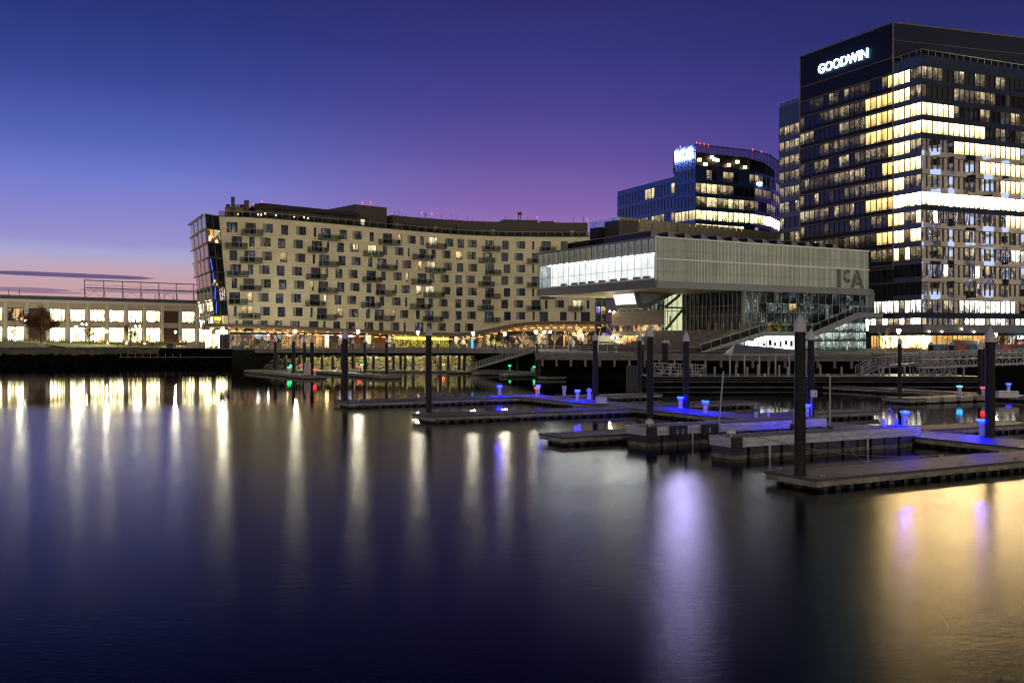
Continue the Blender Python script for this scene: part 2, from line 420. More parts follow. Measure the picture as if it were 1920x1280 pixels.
M['lobby_amber'] = room('cafe_lit_amber', (1., .50, .12), 1.1, 'bright', .3, 20, .1, .6)
M['lobby_white'] = room('lobby_lit_white', (.92, 1., .93), 6., 'bright', .3, 21, .1, .7, floor=.1)
M['lobby_green'] = room('lobby_seen_through_green_glass', (.72, .95, .82), .75, 'office', .3, 22, .15, .5)
M['stair_glow'] = room('stair_tower_glow', (.88, .95, .52), .85, 'plain', .4, 23, .1)
M['theatre'] = room('theatre_dark_glass', (.35, .50, .42), .03, 'curtain', .2, 24, .25, .3)
M['foyer_dark'] = room('foyer_dark_glass', (.42, .64, .56), .20, 'curtain', .2, 25, .25, .2)
M['gallery'] = room('gallery_glowing_wall', (.97, 1., .97), 1.2, 'plain', .2, 26, .05)  # wall emits by itself in place of the gallery's light
M['screen'] = room('lit_slanted_screen', (.90, 1., .74), 1.8, 'plain', .2, 27, .05)
M['purple'] = room('purple_lit_room', (.36, .28, 1.), .9, 'office', .3, 28, .1, .7)
M['e_sign'] = emat('sign_letters_white', (.55, .92, 1.), 6.)
M['e_sign2'] = emat('sign_letters_violet_white', (.64, .56, 1.), 300.)
M['e_sign3'] = emat('shop_sign_letters', (.62, .62, 1.), 5.)
M['e_lamp'] = emat('street_lamp_globe', (1., .93, .68), 560.)
M['e_lampc'] = emat('park_lamp_globe', (.85, .95, 1.), 130.)
M['e_spot'] = emat('downlight', (1., .72, .38), 9.)
M['e_warm'] = emat('warm_strip_light', (1., .52, .16), 9.)
M['e_red'] = emat('red_beacon', (1., .10, .03), 2.2)
M['e_redlamp'] = emat('red_pedestal_lamp', (1., .012, .010), 22.)
M['e_green'] = emat('green_pedestal_lamp', (.003, 1., .17), 30.)
M['e_blue'] = emat('blue_pedestal_lamp', (.00006, .0007, 1.), 1000.)
M['e_cyan'] = emat('pale_blue_pedestal_lamp', (.01, .36, 1.), 25.)
M['e_string'] = emat('fairy_light', (1., .66, .32), 7.)
M['e_under'] = emat('added_under_deck_tube', (1., .84, .45), 420.)
M['e_blueline'] = emat('blue_emissive_line', (.02, .06, 1.), 3.)
M['e_tiny'] = emat('glowing_reflector_stud', (1., 1., 1.), 1.)  # emission put into the studs as their glint
M['e_bluesign'] = emat('blue_info_panel', (.05, .35, 1.), 2.)

M['pale_stone'] = mat('pale_stone_steps', (.34, .32, .25), .8, var=.3, vscale=1.)
M['tall_grass'] = mat('dry_tall_grass', (.20, .15, .06), .9, var=.3)
M['brick_beige'] = mat('beige_brick_wall', (.66, .62, .56), .8, var=.12)
M['e_coolwin'] = emat('cool_lit_window', (.62, .74, 1.), 1.6)
M['spandrel_blue2'] = glass('blue_spandrel_glass', (.042, .088, .23), .5, .06, .1, metal=.5)[0]
M['b_bright'] = room('open_office_bright', (1., .76, .34), 5., 'bright', .4, 32, .15, .6, floor=.06)
M['b_warm'] = room('open_office_warm', (1., .76, .38), 1.5, 'bright', .4, 33, .15, .5)
M['b_mid'] = room('open_office_half_lit', (1., .74, .36), .75, 'office', .5, 34, .15)
M['pale_conc'] = mat('pale_painted_concrete', (.46, .44, .39), .7, var=.06)
M['channel_rib'] = mat('channel_glass_rib', (.33, .37, .31), .35, var=.1)
M['fin_grey'] = mat('frosted_grey_lining', (.40, .42, .41), .6, var=.05)
M['gallery_floor'] = mat('gallery_floor', (.40, .40, .38), .4, var=.05)
M['e_gallery'] = emat('gallery_ceiling_light', (.98, 1., .98), 175.)
M['mullion_grey'] = mat('grey_mullion', (.15, .16, .15), .45, metal=.3, var=.08)
M['grey_metal_dark'] = mat('slate_metal_cladding', (.085, .09, .11), .5, metal=.2, var=.06)
M['letter_grey'] = mat('dark_grey_letter', (.10, .11, .105), .5, var=.1)
M['foyer_mid'] = room('foyer_glass_faintly_lit', (.55, .78, .72), .30, 'curtain', .2, 35, .3, .2)
M['banner_red'] = mat('red_printed_banner', (.28, .035, .03), .6, var=.2)
M['banner_blue'] = mat('blue_printed_banner', (.03, .09, .20), .6, var=.5, vscale=1.6)
M['banner_pale'] = mat('pale_banner_print', (.30, .32, .36), .6)
M['orange'] = mat('orange_car_paint', (.60, .13, .02), .3)
m = bpy.data.materials.new('clear_gallery_glass'); m.use_nodes = True
nt = NT(m.node_tree); nt.nt.nodes.remove(nt.nt.nodes['Principled BSDF'])
tr_ = nt.n('ShaderNodeBsdfTransparent'); tr_.inputs[0].default_value = (.93, .96, .94, 1)
gl_ = nt.n('ShaderNodeBsdfGlossy'); gl_.inputs['Roughness'].default_value = .03
mx = nt.n('ShaderNodeMixShader'); mx.inputs[0].default_value = .06
nt.L(tr_.outputs[0], mx.inputs[1]); nt.L(gl_.outputs[0], mx.inputs[2]); nt.L(mx.outputs[0], nt.nt.nodes['Material Output'].inputs[0])
M['clear_glass'] = m
M['frosted'] = mat('frosted_glass_panel', (.58, .62, .58), .25, var=.08)
M['cabinet_grey'] = mat('grey_cabinet_paint', (.34, .33, .36), .5, var=.05)
M['rope'] = mat('weathered_rope', (.22, .20, .17), .8)
M['float_edge'] = mat('worn_black_fender', (.10, .098, .095), .5, var=.5, vscale=.6, stretch=(1, 1, 3))
M['shelter_metal'] = mat('standing_seam_roof', (.24, .235, .26), .4, metal=.15, var=.25, vscale=.6)
# dock boards: seams across the dock, every board its own tone, salt stains
m, nt, b = newmat('dock_boards')
uv = nt.n('ShaderNodeTexCoord').outputs['UV']; su = nt.n('ShaderNodeSeparateXYZ'); nt.L(uv, su.inputs[0])
bd_ = nt.math('MULTIPLY', su.outputs[0], 1 / .2)
wn_ = nt.n('ShaderNodeTexWhiteNoise', noise_dimensions='1D'); nt.L(nt.math('FLOOR', bd_), wn_.inputs['W'])
seam = nt.maprange(nt.math('PINGPONG', bd_, .5), .05, .16, .08, 1.)
g = nt.n('ShaderNodeNewGeometry').outputs['Position']
tone = nt.math('ADD', nt.math('MULTIPLY', wn_.outputs['Value'], .5), nt.maprange(nt.noise(g, .9, 4.), .3, .7, .35, .95))
c = nt.mix(nt.math('MULTIPLY', tone, .75), (.04, .034, .030), (.20, .172, .15))
nt.L(nt.scale(c, seam), b.inputs['Base Color']); b.inputs['Roughness'].default_value = .6
M['deck_boards'] = m
M['rail_glass'] = None
M['g_slate'] = glass('slate_blue_window_glass', (.045, .055, .085), .2)[0]
M['white_rail'] = mat('white_metal_rail', (.80, .80, .77), .5, var=.05)
M['e_wall_lamp'] = emat('wall_lamp_globe', (1., .86, .55), 600.)
M['e_warm_up'] = emat('wall_uplight_glow', (1., .60, .24), 420.)
m = bpy.data.materials.new('clear_railing_glass'); m.use_nodes = True
nt = NT(m.node_tree); nt.nt.nodes.remove(nt.nt.nodes['Principled BSDF'])
tr_ = nt.n('ShaderNodeBsdfTransparent'); tr_.inputs[0].default_value = (.42, .47, .46, 1)
gl_ = nt.n('ShaderNodeBsdfGlossy'); gl_.inputs['Roughness'].default_value = .05
mx = nt.n('ShaderNodeMixShader'); mx.inputs[0].default_value = 0.
nt.L(tr_.outputs[0], mx.inputs[1]); nt.L(gl_.outputs[0], mx.inputs[2]); nt.L(mx.outputs[0], nt.nt.nodes['Material Output'].inputs[0])
M['rail_glass'] = m
M['half_gold'] = room('corner_gold_reflection', (1., .78, .40), 1.6, 'shop', .5, 30, .3, .6, .8)  # emission imitates golden reflections in the corner panes
M['strip_dim'] = room('green_gold_room', (.85, .80, .15), .45, 'shop', .4, 31, .1, .4)
M['terr_wood'] = mat('terrace_wood_cladding', (.20, .12, .06), .6, var=.2, stretch=(1, 1, 5))
M['e_warm2'] = emat('added_soffit_strip', (1., .46, .12), 7.)
M['e_terr'] = emat('terrace_lamp_glow', (1., .72, .36), 14.)

for k_ in ('r_dim', 'r_dim2', 'r_mid', 'r_cool', 'h_dark', 'h_dark2', 'h_warm', 'h_bright', 'shop', 'shop_dim', 'shelf', 'strip', 'strip_dim', 'stair_glow', 'theatre', 'foyer_dark', 'foyer_mid', 'purple', 'lobby_green', 'e_red', 'e_spot', 'e_tiny', 'e_string', 'e_coolwin', 'b_mid', 'b_warm', 'e_blueline', 'e_bluesign', 'half_gold', 'lobby_amber', 'r_yel', 'e_sign3', 'screen', 'gallery'):
    M[k_].cycles.emission_sampling = 'NONE'     # dim panes are found by the rays themselves

# ------------------------------------------------------------------ sky
world = bpy.data.worlds.new('World'); sc.world = world; world.use_nodes = True
wt = NT(world.node_tree); wt.nt.nodes.clear()
d = wt.n('ShaderNodeTexCoord').outputs['Generated']
s3 = wt.n('ShaderNodeSeparateXYZ'); wt.L(d, s3.inputs[0]); dx, dy, dz = s3.outputs
hl = wt.math('SQRT', wt.math('ADD', wt.math('MULTIPLY', dx, dx), wt.math('MULTIPLY', dy, dy)))
az = wt.math('DIVIDE', dx, wt.math('MAXIMUM', hl, .001))
# long streaks of thin cloud low in the sky
cv = wt.n('ShaderNodeCombineXYZ'); wt.L(wt.math('MULTIPLY', az, 3.), cv.inputs[0]); wt.L(wt.math('ADD', wt.math('MULTIPLY', dz, 34.), wt.math('MULTIPLY', az, 2.)), cv.inputs[1])
streak = wt.noise(cv.outputs[0], 1., 3., .55)
amp = wt.maprange(dz, .02, .22, .040, .010)
zz = wt.math('ADD', dz, wt.math('MULTIPLY', wt.math('SUBTRACT', streak, .5), amp))
t = wt.math('DIVIDE', zz, .45)
def rp(pts): return wt.ramp(t, [(z / .45, lin(c)) for z, c in pts])
left = rp([(.0, (214, 162, 148)), (.048, (202, 160, 164)), (.067, (190, 166, 190)), (.083, (168, 168, 212)), (.095, (152, 148, 208)), (.114, (140, 136, 206)), (.151, (112, 122, 206)), (.187, (85, 100, 184)), (.24, (57, 69, 150)), (.29, (42, 54, 128)), (.42, (15, 22, 62))])
mid = rp([(.0, (196, 136, 150)), (.06, (176, 126, 172)), (.10, (158, 118, 182)), (.1275, (136, 104, 177)), (.179, (101, 82, 161)), (.229, (74, 66, 146)), (.278, (55, 54, 130)), (.324, (46, 46, 112)), (.42, (17, 18, 56))])
right = rp([(.0, (146, 104, 150)), (.08, (130, 99, 166)), (.13, (101, 81, 158)), (.179, (68, 62, 142)), (.229, (54, 54, 128)), (.278, (42, 46, 108)), (.324, (36, 42, 98)), (.42, (14, 17, 50))])
skyc = wt.mix(wt.maprange(az, -.36, .02, smooth=True), left, mid)
skyc = wt.mix(wt.maprange(az, .02, .42, smooth=True), skyc, right)
def cloud(a0, w, e0, hgt, slope=0., soft=.35):
    da = wt.math('DIVIDE', wt.math('SUBTRACT', az, a0), w)
    nn = wt.n('ShaderNodeCombineXYZ'); wt.L(wt.math('MULTIPLY', az, 26.), nn.inputs[0]); wt.L(wt.math('MULTIPLY', dz, 60.), nn.inputs[1])
    rag = wt.math('MULTIPLY', wt.math('SUBTRACT', wt.noise(nn.outputs[0], 1., 3., .6), .5), .9)
    de = wt.math('DIVIDE', wt.math('SUBTRACT', wt.math('SUBTRACT', dz, e0), wt.math('MULTIPLY', wt.math('SUBTRACT', az, a0), slope)), hgt)
    q = wt.math('ADD', wt.math('ADD', wt.math('MULTIPLY', da, da), wt.math('MULTIPLY', de, de)), rag)
    return wt.maprange(q, 1., 1. - soft, smooth=True)
front = wt.maprange(dy, 0., .1)
for a0, w, e0, hgt, sl, fac in ((-.405, .072, .0606, .0024, -.02, .92), (-.445, .03, .0612, .0013, 0., .35), (-.452, .05, .0468, .0022, 0., .6), (-.42, .03, .0445, .0010, 0, .5), (-.345, .06, .0470, .0020, -.01, .5), (-.30, .04, .0475, .0014, -.03, .45)):
    k = wt.math('MULTIPLY', wt.math('MULTIPLY', cloud(a0, w, e0, hgt, sl), fac), front)
    skyc = wt.mix(k, skyc, lin((92, 76, 128)))
# behind the camera: night-blue sky over the glow of the city
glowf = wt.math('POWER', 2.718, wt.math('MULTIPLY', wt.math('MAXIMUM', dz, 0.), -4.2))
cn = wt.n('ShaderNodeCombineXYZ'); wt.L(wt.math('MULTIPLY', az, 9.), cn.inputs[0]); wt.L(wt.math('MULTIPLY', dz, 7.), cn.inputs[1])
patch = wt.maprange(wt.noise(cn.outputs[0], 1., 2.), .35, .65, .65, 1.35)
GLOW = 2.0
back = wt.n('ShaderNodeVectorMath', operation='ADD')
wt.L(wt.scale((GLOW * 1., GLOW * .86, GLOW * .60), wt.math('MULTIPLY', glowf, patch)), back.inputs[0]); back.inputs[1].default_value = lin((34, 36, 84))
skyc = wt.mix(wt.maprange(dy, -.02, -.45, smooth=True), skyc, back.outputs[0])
# a little of the physical twilight sky under it all
nish = wt.n('ShaderNodeTexSky', sky_type='NISHITA'); nish.sun_disc = False
nish.sun_elevation = math.radians(-4); nish.sun_rotation = math.radians(-40)
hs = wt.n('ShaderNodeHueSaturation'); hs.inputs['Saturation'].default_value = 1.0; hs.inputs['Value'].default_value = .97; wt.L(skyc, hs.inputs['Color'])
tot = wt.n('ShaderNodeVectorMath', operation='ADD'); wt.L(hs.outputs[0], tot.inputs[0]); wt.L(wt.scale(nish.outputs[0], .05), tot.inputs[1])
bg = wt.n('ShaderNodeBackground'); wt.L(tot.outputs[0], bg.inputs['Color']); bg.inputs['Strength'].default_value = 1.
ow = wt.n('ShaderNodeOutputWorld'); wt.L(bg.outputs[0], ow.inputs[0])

# ------------------------------------------------------------------ camera
cam = bpy.data.objects.new('camera', bpy.data.cameras.new('camera')); COL.objects.link(cam)
cam.location = (0, 0, EYE); cam.rotation_euler = (math.pi / 2, 0, 0)
cam.data.lens = 35.; cam.data.sensor_width = 36.; cam.data.clip_end = 8000; cam.data.clip_start = .5
sc.camera = cam
sc.view_settings.view_transform = 'Standard'; sc.view_settings.look = 'None'; sc.view_settings.exposure = 0.; sc.view_settings.gamma = 1.
sc.cycles.use_denoising = True; sc.cycles.pixel_filter_type = 'BLACKMAN_HARRIS'; sc.cycles.filter_width = 1.15
try: sc.cycles.denoiser = 'OPENIMAGEDENOISE'
except Exception: pass
sc.cycles.max_bounces = 5; sc.cycles.diffuse_bounces = 2; sc.cycles.glossy_bounces = 4; sc.cycles.transmission_bounces = 3; sc.cycles.transparent_max_bounces = 6
sc.cycles.sample_clamp_indirect = 80.; sc.cycles.sample_clamp_direct = 0.; sc.cycles.caustics_reflective = True; sc.cycles.caustics_refractive = False
sc.cycles.blur_glossy = .3

# ------------------------------------------------------------------ water
m, nt, b = newmat('harbour_water')
g = nt.n('ShaderNodeNewGeometry').outputs['Position']; sp = nt.n('ShaderNodeSeparateXYZ'); nt.L(g, sp.inputs[0])
warp = nt.math('MULTIPLY', nt.math('SUBTRACT', nt.noise(g, .045, 3.), .5), 26.)
yy = nt.math('ADD', sp.outputs[1], warp)
far = nt.maprange(yy, 82., 101., smooth=True)                       # the sheltered water by the far shore lies calm
lee = nt.math('MULTIPLY', nt.maprange(nt.math('ADD', sp.outputs[0], nt.math('MULTIPLY', warp, .15)), 0., 8., smooth=True), nt.maprange(nt.math('ADD', sp.outputs[1], nt.math('MULTIPLY', warp, .2)), 38., 50., smooth=True))
calm = nt.math('MAXIMUM', far, nt.math('MULTIPLY', lee, nt.maprange(sp.outputs[1], 42., 85., .55, .92)))
patchy = nt.maprange(nt.noise(nt.vec(g, .5, 1, 1), .06, 3.), .3, .7, .88, 1.12)
rgh = nt.math('MULTIPLY', nt.maprange(calm, 0., 1., nt.maprange(sp.outputs[1], 28., 88., .235, .19), .07), patchy)
nt.nt.nodes.remove(b); gls = nt.n('ShaderNodeBsdfGlossy', distribution='BECKMANN'); nt.L(rgh, gls.inputs['Roughness']); dif = nt.n('ShaderNodeBsdfDiffuse'); dif.inputs['Color'].default_value = (.001, .002, .004, 1)
frs = nt.n('ShaderNodeFresnel'); frs.inputs['IOR'].default_value = 1.333; mxs = nt.n('ShaderNodeMixShader'); nt.L(nt.math('MULTIPLY', frs.outputs[0], nt.math('MAXIMUM', nt.maprange(calm, 0., .8, 0., 1.), nt.maprange(sp.outputs[1], 17., 45., .58, 1.))), mxs.inputs[0]); nt.L(dif.outputs[0], mxs.inputs[1]); nt.L(gls.outputs[0], mxs.inputs[2]); nt.L(mxs.outputs[0], nt.nt.nodes['Material Output'].inputs[0])
bp = nt.n('ShaderNodeBump'); bp.inputs['Distance'].default_value = .05
mp = nt.n('ShaderNodeMapping'); nt.L(g, mp.inputs['Vector']); mp.inputs['Rotation'].default_value = (0, 0, .25); mp.inputs['Scale'].default_value = (.8, 1.25, 1.)
wind = nt.maprange(nt.noise(g, .11, 1.), .2, .8, .4, 1., smooth=True)
hgt = nt.math('MULTIPLY', nt.math('ADD', nt.math('MULTIPLY', nt.noise(mp.outputs[0], 7., 3., .6), .55), nt.math('MULTIPLY', nt.noise(mp.outputs[0], 2.6, 2.), .55)), wind)
nt.L(hgt, bp.inputs['Height']); nt.L(nt.math('MULTIPLY', nt.maprange(calm, 0., 1., .20, .0), nt.maprange(sp.outputs[1], 30., 80., 1., .2)), bp.inputs['Strength'])
nt.L(bp.outputs[0], gls.inputs['Normal'])
w = MB(); w.poly([(-4000, -400, 0), (4000, -400, 0), (4000, 6000, 0), (-4000, 6000, 0)])
water = struct('water', w, m)

# ------------------------------------------------------------------ land
GZ = 4.3
w = MB()
front = [(-1000, 250), (-66, 250), (-58, 206), (-46, 206), (4, 199), (4.5, 158), (50, 145), (82, 145), (82, 152), (400, 152)]
back_ = [(400, 900), (-700, 900)]
w.poly([(x, y, GZ) for x, y in front + back_])
for a, c in zip(front[:-1], front[1:]):
    w.poly([(a[0], a[1], -2), (c[0], c[1], -2), (c[0], c[1], GZ), (a[0], a[1], GZ)], 1)
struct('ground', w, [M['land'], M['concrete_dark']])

def DK(a, b, z): return (11.9 + .877 * a - .48 * b, 39.65 + .48 * a + .877 * b, z)   # marina grid
C0 = (22.97, 160.0)
def IC(u, v, z): return (C0[0] + .863 * u - .5 * v, C0[1] + .505 * u + .866 * v, z)  # museum grid
# ------------------------------------------------------------------ long cream apartment building
KN = [(400, 216.0), (455, 217.6), (502, 219.9), (545, 223.0), (584, 226.6), (628, 230.4), (672, 234.5), (711, 238.4), (750, 242.4), (800, 247.6), (852, 252.4), (890, 255.0), (927, 256.8), (965, 257.9), (1000, 258.4), (1060, 258.8), (1106, 259.0), (1145, 259.2)]
def FD(px):
    if px <= KN[0][0]: return KN[0][1] + (px - KN[0][0]) * .03
    for (a, da), (c, dc) in zip(KN[:-1], KN[1:]):
        if px <= c: return da + (dc - da) * (px - a) / (c - a)
    return KN[-1][1]
def FN(px):   # unit normal towards the water, in plan
    a, c = px - 4, px + 4
    A = (X(a, FD(a)), FD(a)); B = (X(c, FD(c)), FD(c))
    dx_, dy_ = B[0] - A[0], B[1] - A[1]; l = math.hypot(dx_, dy_)
    return (dy_ / l, -dx_ / l)
def FP(px, z, out=0.):
    d = FD(px); n = FN(px)
    return (X(px, d) + n[0] * out, d + n[1] * out, z)
ZT = 33.3
def canopy_z(px):
    pts = [(380, 9.15), (480, 8.85), (760, 7.55), (850, 7.30), (890, 7.75), (930, 8.9), (960, 9.75), (990, 10.25), (1060, 10.4), (1140, 10.4)]
    if px <= pts[0][0]: return pts[0][1]
    for (a, za), (c, zc) in zip(pts[:-1], pts[1:]):
        if px <= c:
            f = (px - a) / (c - a); return za + (zc - za) * f
    return pts[-1][1]
def lo_edge(z): return 410 + (ZT - z) / (ZT - 8.8) * 20
def c2(v): return 340 + v / 4.267
def c3(v): return 740 + v / 4.267
# kind, px0, px1 (, balcony px0, px1) per storey, read off the photograph's facade
rows = [
 [('s',362,450),('b',512,597,480,645),('w',650,733),('s',797,857),('w',920,1000),('n',1060,1080),('b',1117,1197,1095,1250),('s',1268,1326),('w',1370,1445),('m',1507,1542),('b',1615,1688,1575,1725),('m',1730,1765),
  ('w',1810,1878),('m',1907,1942),('b',1982,2052,1957,2102),('w',2109,2177),('s',2210,2262),('w',2292,2365),('b',2432,2504,2407,2545),('s',2567,2620),('w',2682,2752),('n',2807,2825),('b',2882,2957,2864,2995),('s',3035,3090),('n',3147,3167),('w',3200,3262)],
 [('b',402,485,350,520),('m',543,587),('w',632,715),('s',773,833),('w',895,975),('b',1045,1128,1010,1145),('n',1163,1185),('s',1243,1303),('wl',1348,1420),('bl',1495,1567,1455,1590),('m',1612,1647),('w',1710,1780),
  ('n',1812,1829),('b',1902,1974,1847,1994),('m',2002,2037),('w',2087,2154),('s',2197,2252),('w',2287,2357),('b',2415,2487,2379,2499),('s',2560,2615),('w',2664,2735),('b',2804,2874,2764,2884),('n',2900,2918),('w',2990,3062),('b',3132,3204,3095,3212)],
 [('s',385,447),('b',503,592,470,640),('w',645,725),('s',788,848),('w',912,993),('n',1050,1073),('b',1103,1185,1103,1240),('s',1257,1315),('w',1362,1437),('m',1495,1530),('b',1568,1643,1565,1700),('n',1718,1735),
  ('w',1769,1840),('ml',1897,1932),('bl',1969,2037,1950,2094),('w',2100,2164),('s',2205,2257),('w',2297,2367),('b',2432,2504,2432,2550),('s',2579,2632),('w',2680,2752),('n',2807,2824),('b',2880,2954,2864,2990),('s',3030,3084),('n',3144,3162)],
 [('b',392,477,365,532),('m',533,577),('w',623,707),('s',763,827),('w',885,967),('b',1038,1117,1000,1137),('n',1155,1175),('s',1233,1292),('w',1338,1412),('b',1483,1560,1447,1582),('m',1598,1638),('w',1695,1765),
  ('n',1799,1819),('b',1892,1964,1839,1982),('m',1990,2025),('w',2075,2142),('s',2192,2245),('w',2279,2350),('b',2410,2482,2375,2494),('s',2560,2615),('w',2664,2734),('b',2802,2874,2764,2884),('n',2900,2918),('w',2990,3062),('b',3132,3204,3095,3212)],
 [('m',403,447),('b',497,583,468,632),('w',635,718),('s',780,842),('w',900,983),('n',1042,1063),('b',1098,1175,1095,1230),('s',1248,1305),('w',1350,1427),('m',1483,1522),('b',1560,1632,1555,1687),('n',1707,1725),
  ('w',1759,1829),('ml',1882,1922),('bl',1957,2027,1937,2084),('w',2087,2154),('s',2200,2252),('w',2292,2364),('b',2432,2504,2429,2545),('s',2580,2632),('w',2680,2752),('n',2807,2824),('b',2880,2954,2864,2990),('s',3030,3084),('n',3144,3162)],
 [('b',383,470,380,522),('ml',527,572),('w',615,698),('s',755,817),('w',878,960),('b',1030,1110,992,1128),('n',1143,1167),('s',1225,1282),('w',1327,1402),('b',1473,1550,1437,1570),('m',1588,1625),('w',1685,1757),
  ('n',1790,1809),('b',1882,1950,1827,1972),('m',1979,2014),('w',2064,2132),('s',2190,2240),('w',2274,2345),('b',2407,2479,2370,2485),('s',2560,2615),('w',2662,2734),('b',2802,2874,2762,2875),('n',2910,2930),('w',2989,3062),('bl',3132,3204,3095,3209),('n',3244,3264)],
 [('n',420,443),('b',487,575,458,625),('w',628,710),('s',770,832),('w',893,973),('n',1033,1053),('b',1087,1167,1085,1220),('s',1240,1297),('w',1342,1417),('m',1478,1512),('b',1548,1623,1545,1675),('n',1697,1715),
  ('w',1749,1819),('m',1877,1910),('b',1949,2017,1930,2072),('w',2077,2142),('s',2194,2244),('w',2287,2357),('b',2429,2500,2427,2540),('s',2582,2637),('w',2680,2752),('n',2810,2827),('d',2865,2934),('s',3030,3084),('n',3144,3162),('d',3197,3269)],
 [('n',432,453),('d',490,575),('w',607,692),('s',747,808),('w',868,948),('d',1022,1100),('n',1137,1157),('s',1217,1273),('w',1317,1393),('d',1465,1537),('m',1583,1618),('w',1675,1745),
  ('n',1779,1797),('d',1870,1939),('m',1967,2005),('w',2052,2119),('s',2184,2235),('w',2269,2339)],
]
apt = thing('apartment_building', 'long curved cream apartment building with staggered windows and balconies behind the pier promenade', 'apartment building', (X(750, 245), 246, GZ))
wall = MB(); reveal = MB(); wins = []; bals = []
for k, row in enumerate(rows):
    zt = 32.0 - 3.05 * k
    z1 = ZT if k == 0 else zt + .42
    z0 = zt - 2.63
    if k == 7: z0 = 8.0
    ops = []
    for w_ in row:
        a, c = c2(w_[1]), c2(w_[2])
        kd = w_[0]; h = {'s': 2.25, 'w': 1.95, 'n': 2.2, 'm': 2.2, 'b': 2.5, 'd': 2.5}[kd[0]]
        top = zt - (.05 if kd[0] == 'w' else 0.)
        bot = max(top - h, z0 + .02)
        ops.append((a, c, bot, top)); wins.append((kd, a, c, bot, top, k))
        if kd[0] == 'b': bals.append((c2(w_[3]), c2(w_[4]), bot, k))
    rend = 1106 if zt > 17.6 else 1117
    xs = sorted(set([p for o in ops for p in o[:2]] + [q for q in range(440, rend, 14)] + [rend]))
    e0, e1 = lo_edge(z0), lo_edge(z1)
    xs = [q for q in xs if q > max(e0, e1) + 2]
    first = xs[0]
    wall.poly([FP(e0, z0), FP(first, z0), FP(first, z1), FP(e1, z1)], 0)
    for p, q in zip(xs[:-1], xs[1:]):
        if q - p < .01: continue
        hit = [o for o in ops if o[0] <= p + .01 and o[1] >= q - .01]
        if not hit: wall.poly([FP(p, z0), FP(q, z0), FP(q, z1), FP(p, z1)], 0)
        else:
            o = hit[0]
            wall.poly([FP(p, z0), FP(q, z0), FP(q, o[2]), FP(p, o[2])], 0)
            wall.poly([FP(p, o[3]), FP(q, o[3]), FP(q, z1), FP(p, z1)], 0)
            wall.poly([FP(p, o[3]), FP(q, o[3]), FP(q, o[3], -.4), FP(p, o[3], -.4)], 0)
            wall.poly([FP(p, o[2]), FP(q, o[2]), FP(q, o[2], -.4), FP(p, o[2], -.4)], 0)
    for a, c, b0, t0 in ops:
        for q in (a, c): wall.poly([FP(q, b0), FP(q, t0), FP(q, t0, -.4), FP(q, b0, -.4)], 0)
    if k < 7:   # thin panel joints
        for p, q in zip(xs[:-1], xs[1:]):
            if R.random() < .93: wall.poly([FP(p, z0, .004), FP(q, z0, .004), FP(q, z0 + .05, .004), FP(p, z0 + .05, .004)], 1)
# roof, parapet cap and the body behind the facade
for p in range(410, 1106, 12):
    q = min(p + 12, 1106)
    wall.poly([FP(p, ZT - .02), FP(q, ZT - .02), FP(q, ZT - .02, -22), FP(p, ZT - .02, -22)], 2)
    wall.poly([FP(p, ZT, .12), FP(q, ZT, .12), FP(q, ZT, -.5), FP(p, ZT, -.5)], 2)
    wall.poly([FP(p, ZT - .18, .12), FP(q, ZT - .18, .12), FP(q, ZT, .12), FP(p, ZT, .12)], 2)
for p in range(430, 1106, 26):
    q = min(p + 26, 1106)
    wall.poly([FP(p, GZ, -6), FP(q, GZ, -6), FP(q, ZT - .2, -6), FP(p, ZT - .2, -6)], 2)
wall.poly([FP(1106, 17.6), FP(1106, ZT), FP(1106, ZT, -22), FP(1106, 17.6, -22)], 0)
wall.poly([FP(1106, 17.6), FP(1117, 17.6), FP(1117, 17.6, -20), FP(1106, 17.6, -20)], 0)
wall.poly([FP(1117, GZ), FP(1117, 17.6), FP(1117, 17.6, -20), FP(1117, GZ, -20)], 0)
wall.build('wall', [M['cream'], M['joint'], M['frame_dark']], apt)

def win_mesh(mb, pb, kd, a, c, b0, t0, fi, pi):
    """frame into mb, pane into pb"""
    w_ = (c - a)
    def V(f, z, out): return FP(a + w_ * f, z, out)
    o = -.30
    fr = .07
    xs_ = [0, 1]
    if kd[0] == 'w':
        mb.hexa([V(.02, b0 + .03, o - .04), V(.34, b0 + .03, o - .04), V(.34, b0 + .03, o + .12), V(.02, b0 + .03, o + .12), V(.02, t0 - .03, o - .04), V(.34, t0 - .03, o - .04), V(.34, t0 - .03, o + .12), V(.02, t0 - .03, o + .12)], fi + 1)
        f0 = .36
    else: f0 = 0.
    pb.poly([V(f0, b0, o), V(1, b0, o), V(1, t0, o), V(f0, t0, o)], pi)
    m0 = .055 * 14 / max(w_, 4)
    posts = [(f0, f0 + m0), (1 - m0, 1)]
    if kd[0] in 'bd' or w_ > 15: posts.append((.5 - m0 / 2 + f0 / 2, .5 + m0 / 2 + f0 / 2))
    for q0, q1 in posts:
        mb.hexa([V(q0, b0, o - .03), V(q1, b0, o - .03), V(q1, b0, o + .06), V(q0, b0, o + .06), V(q0, t0, o - .03), V(q1, t0, o - .03), V(q1, t0, o + .06), V(q0, t0, o + .06)], fi)
    for q0, q1 in ((b0, b0 + fr), (t0 - fr, t0)):
        mb.hexa([V(f0, q0, o - .02), V(1, q0, o - .02), V(1, q0, o + .05), V(f0, q0, o + .05), V(f0, q1, o - .02), V(1, q1, o - .02), V(1, q1, o + .05), V(f0, q1, o + .05)], fi)
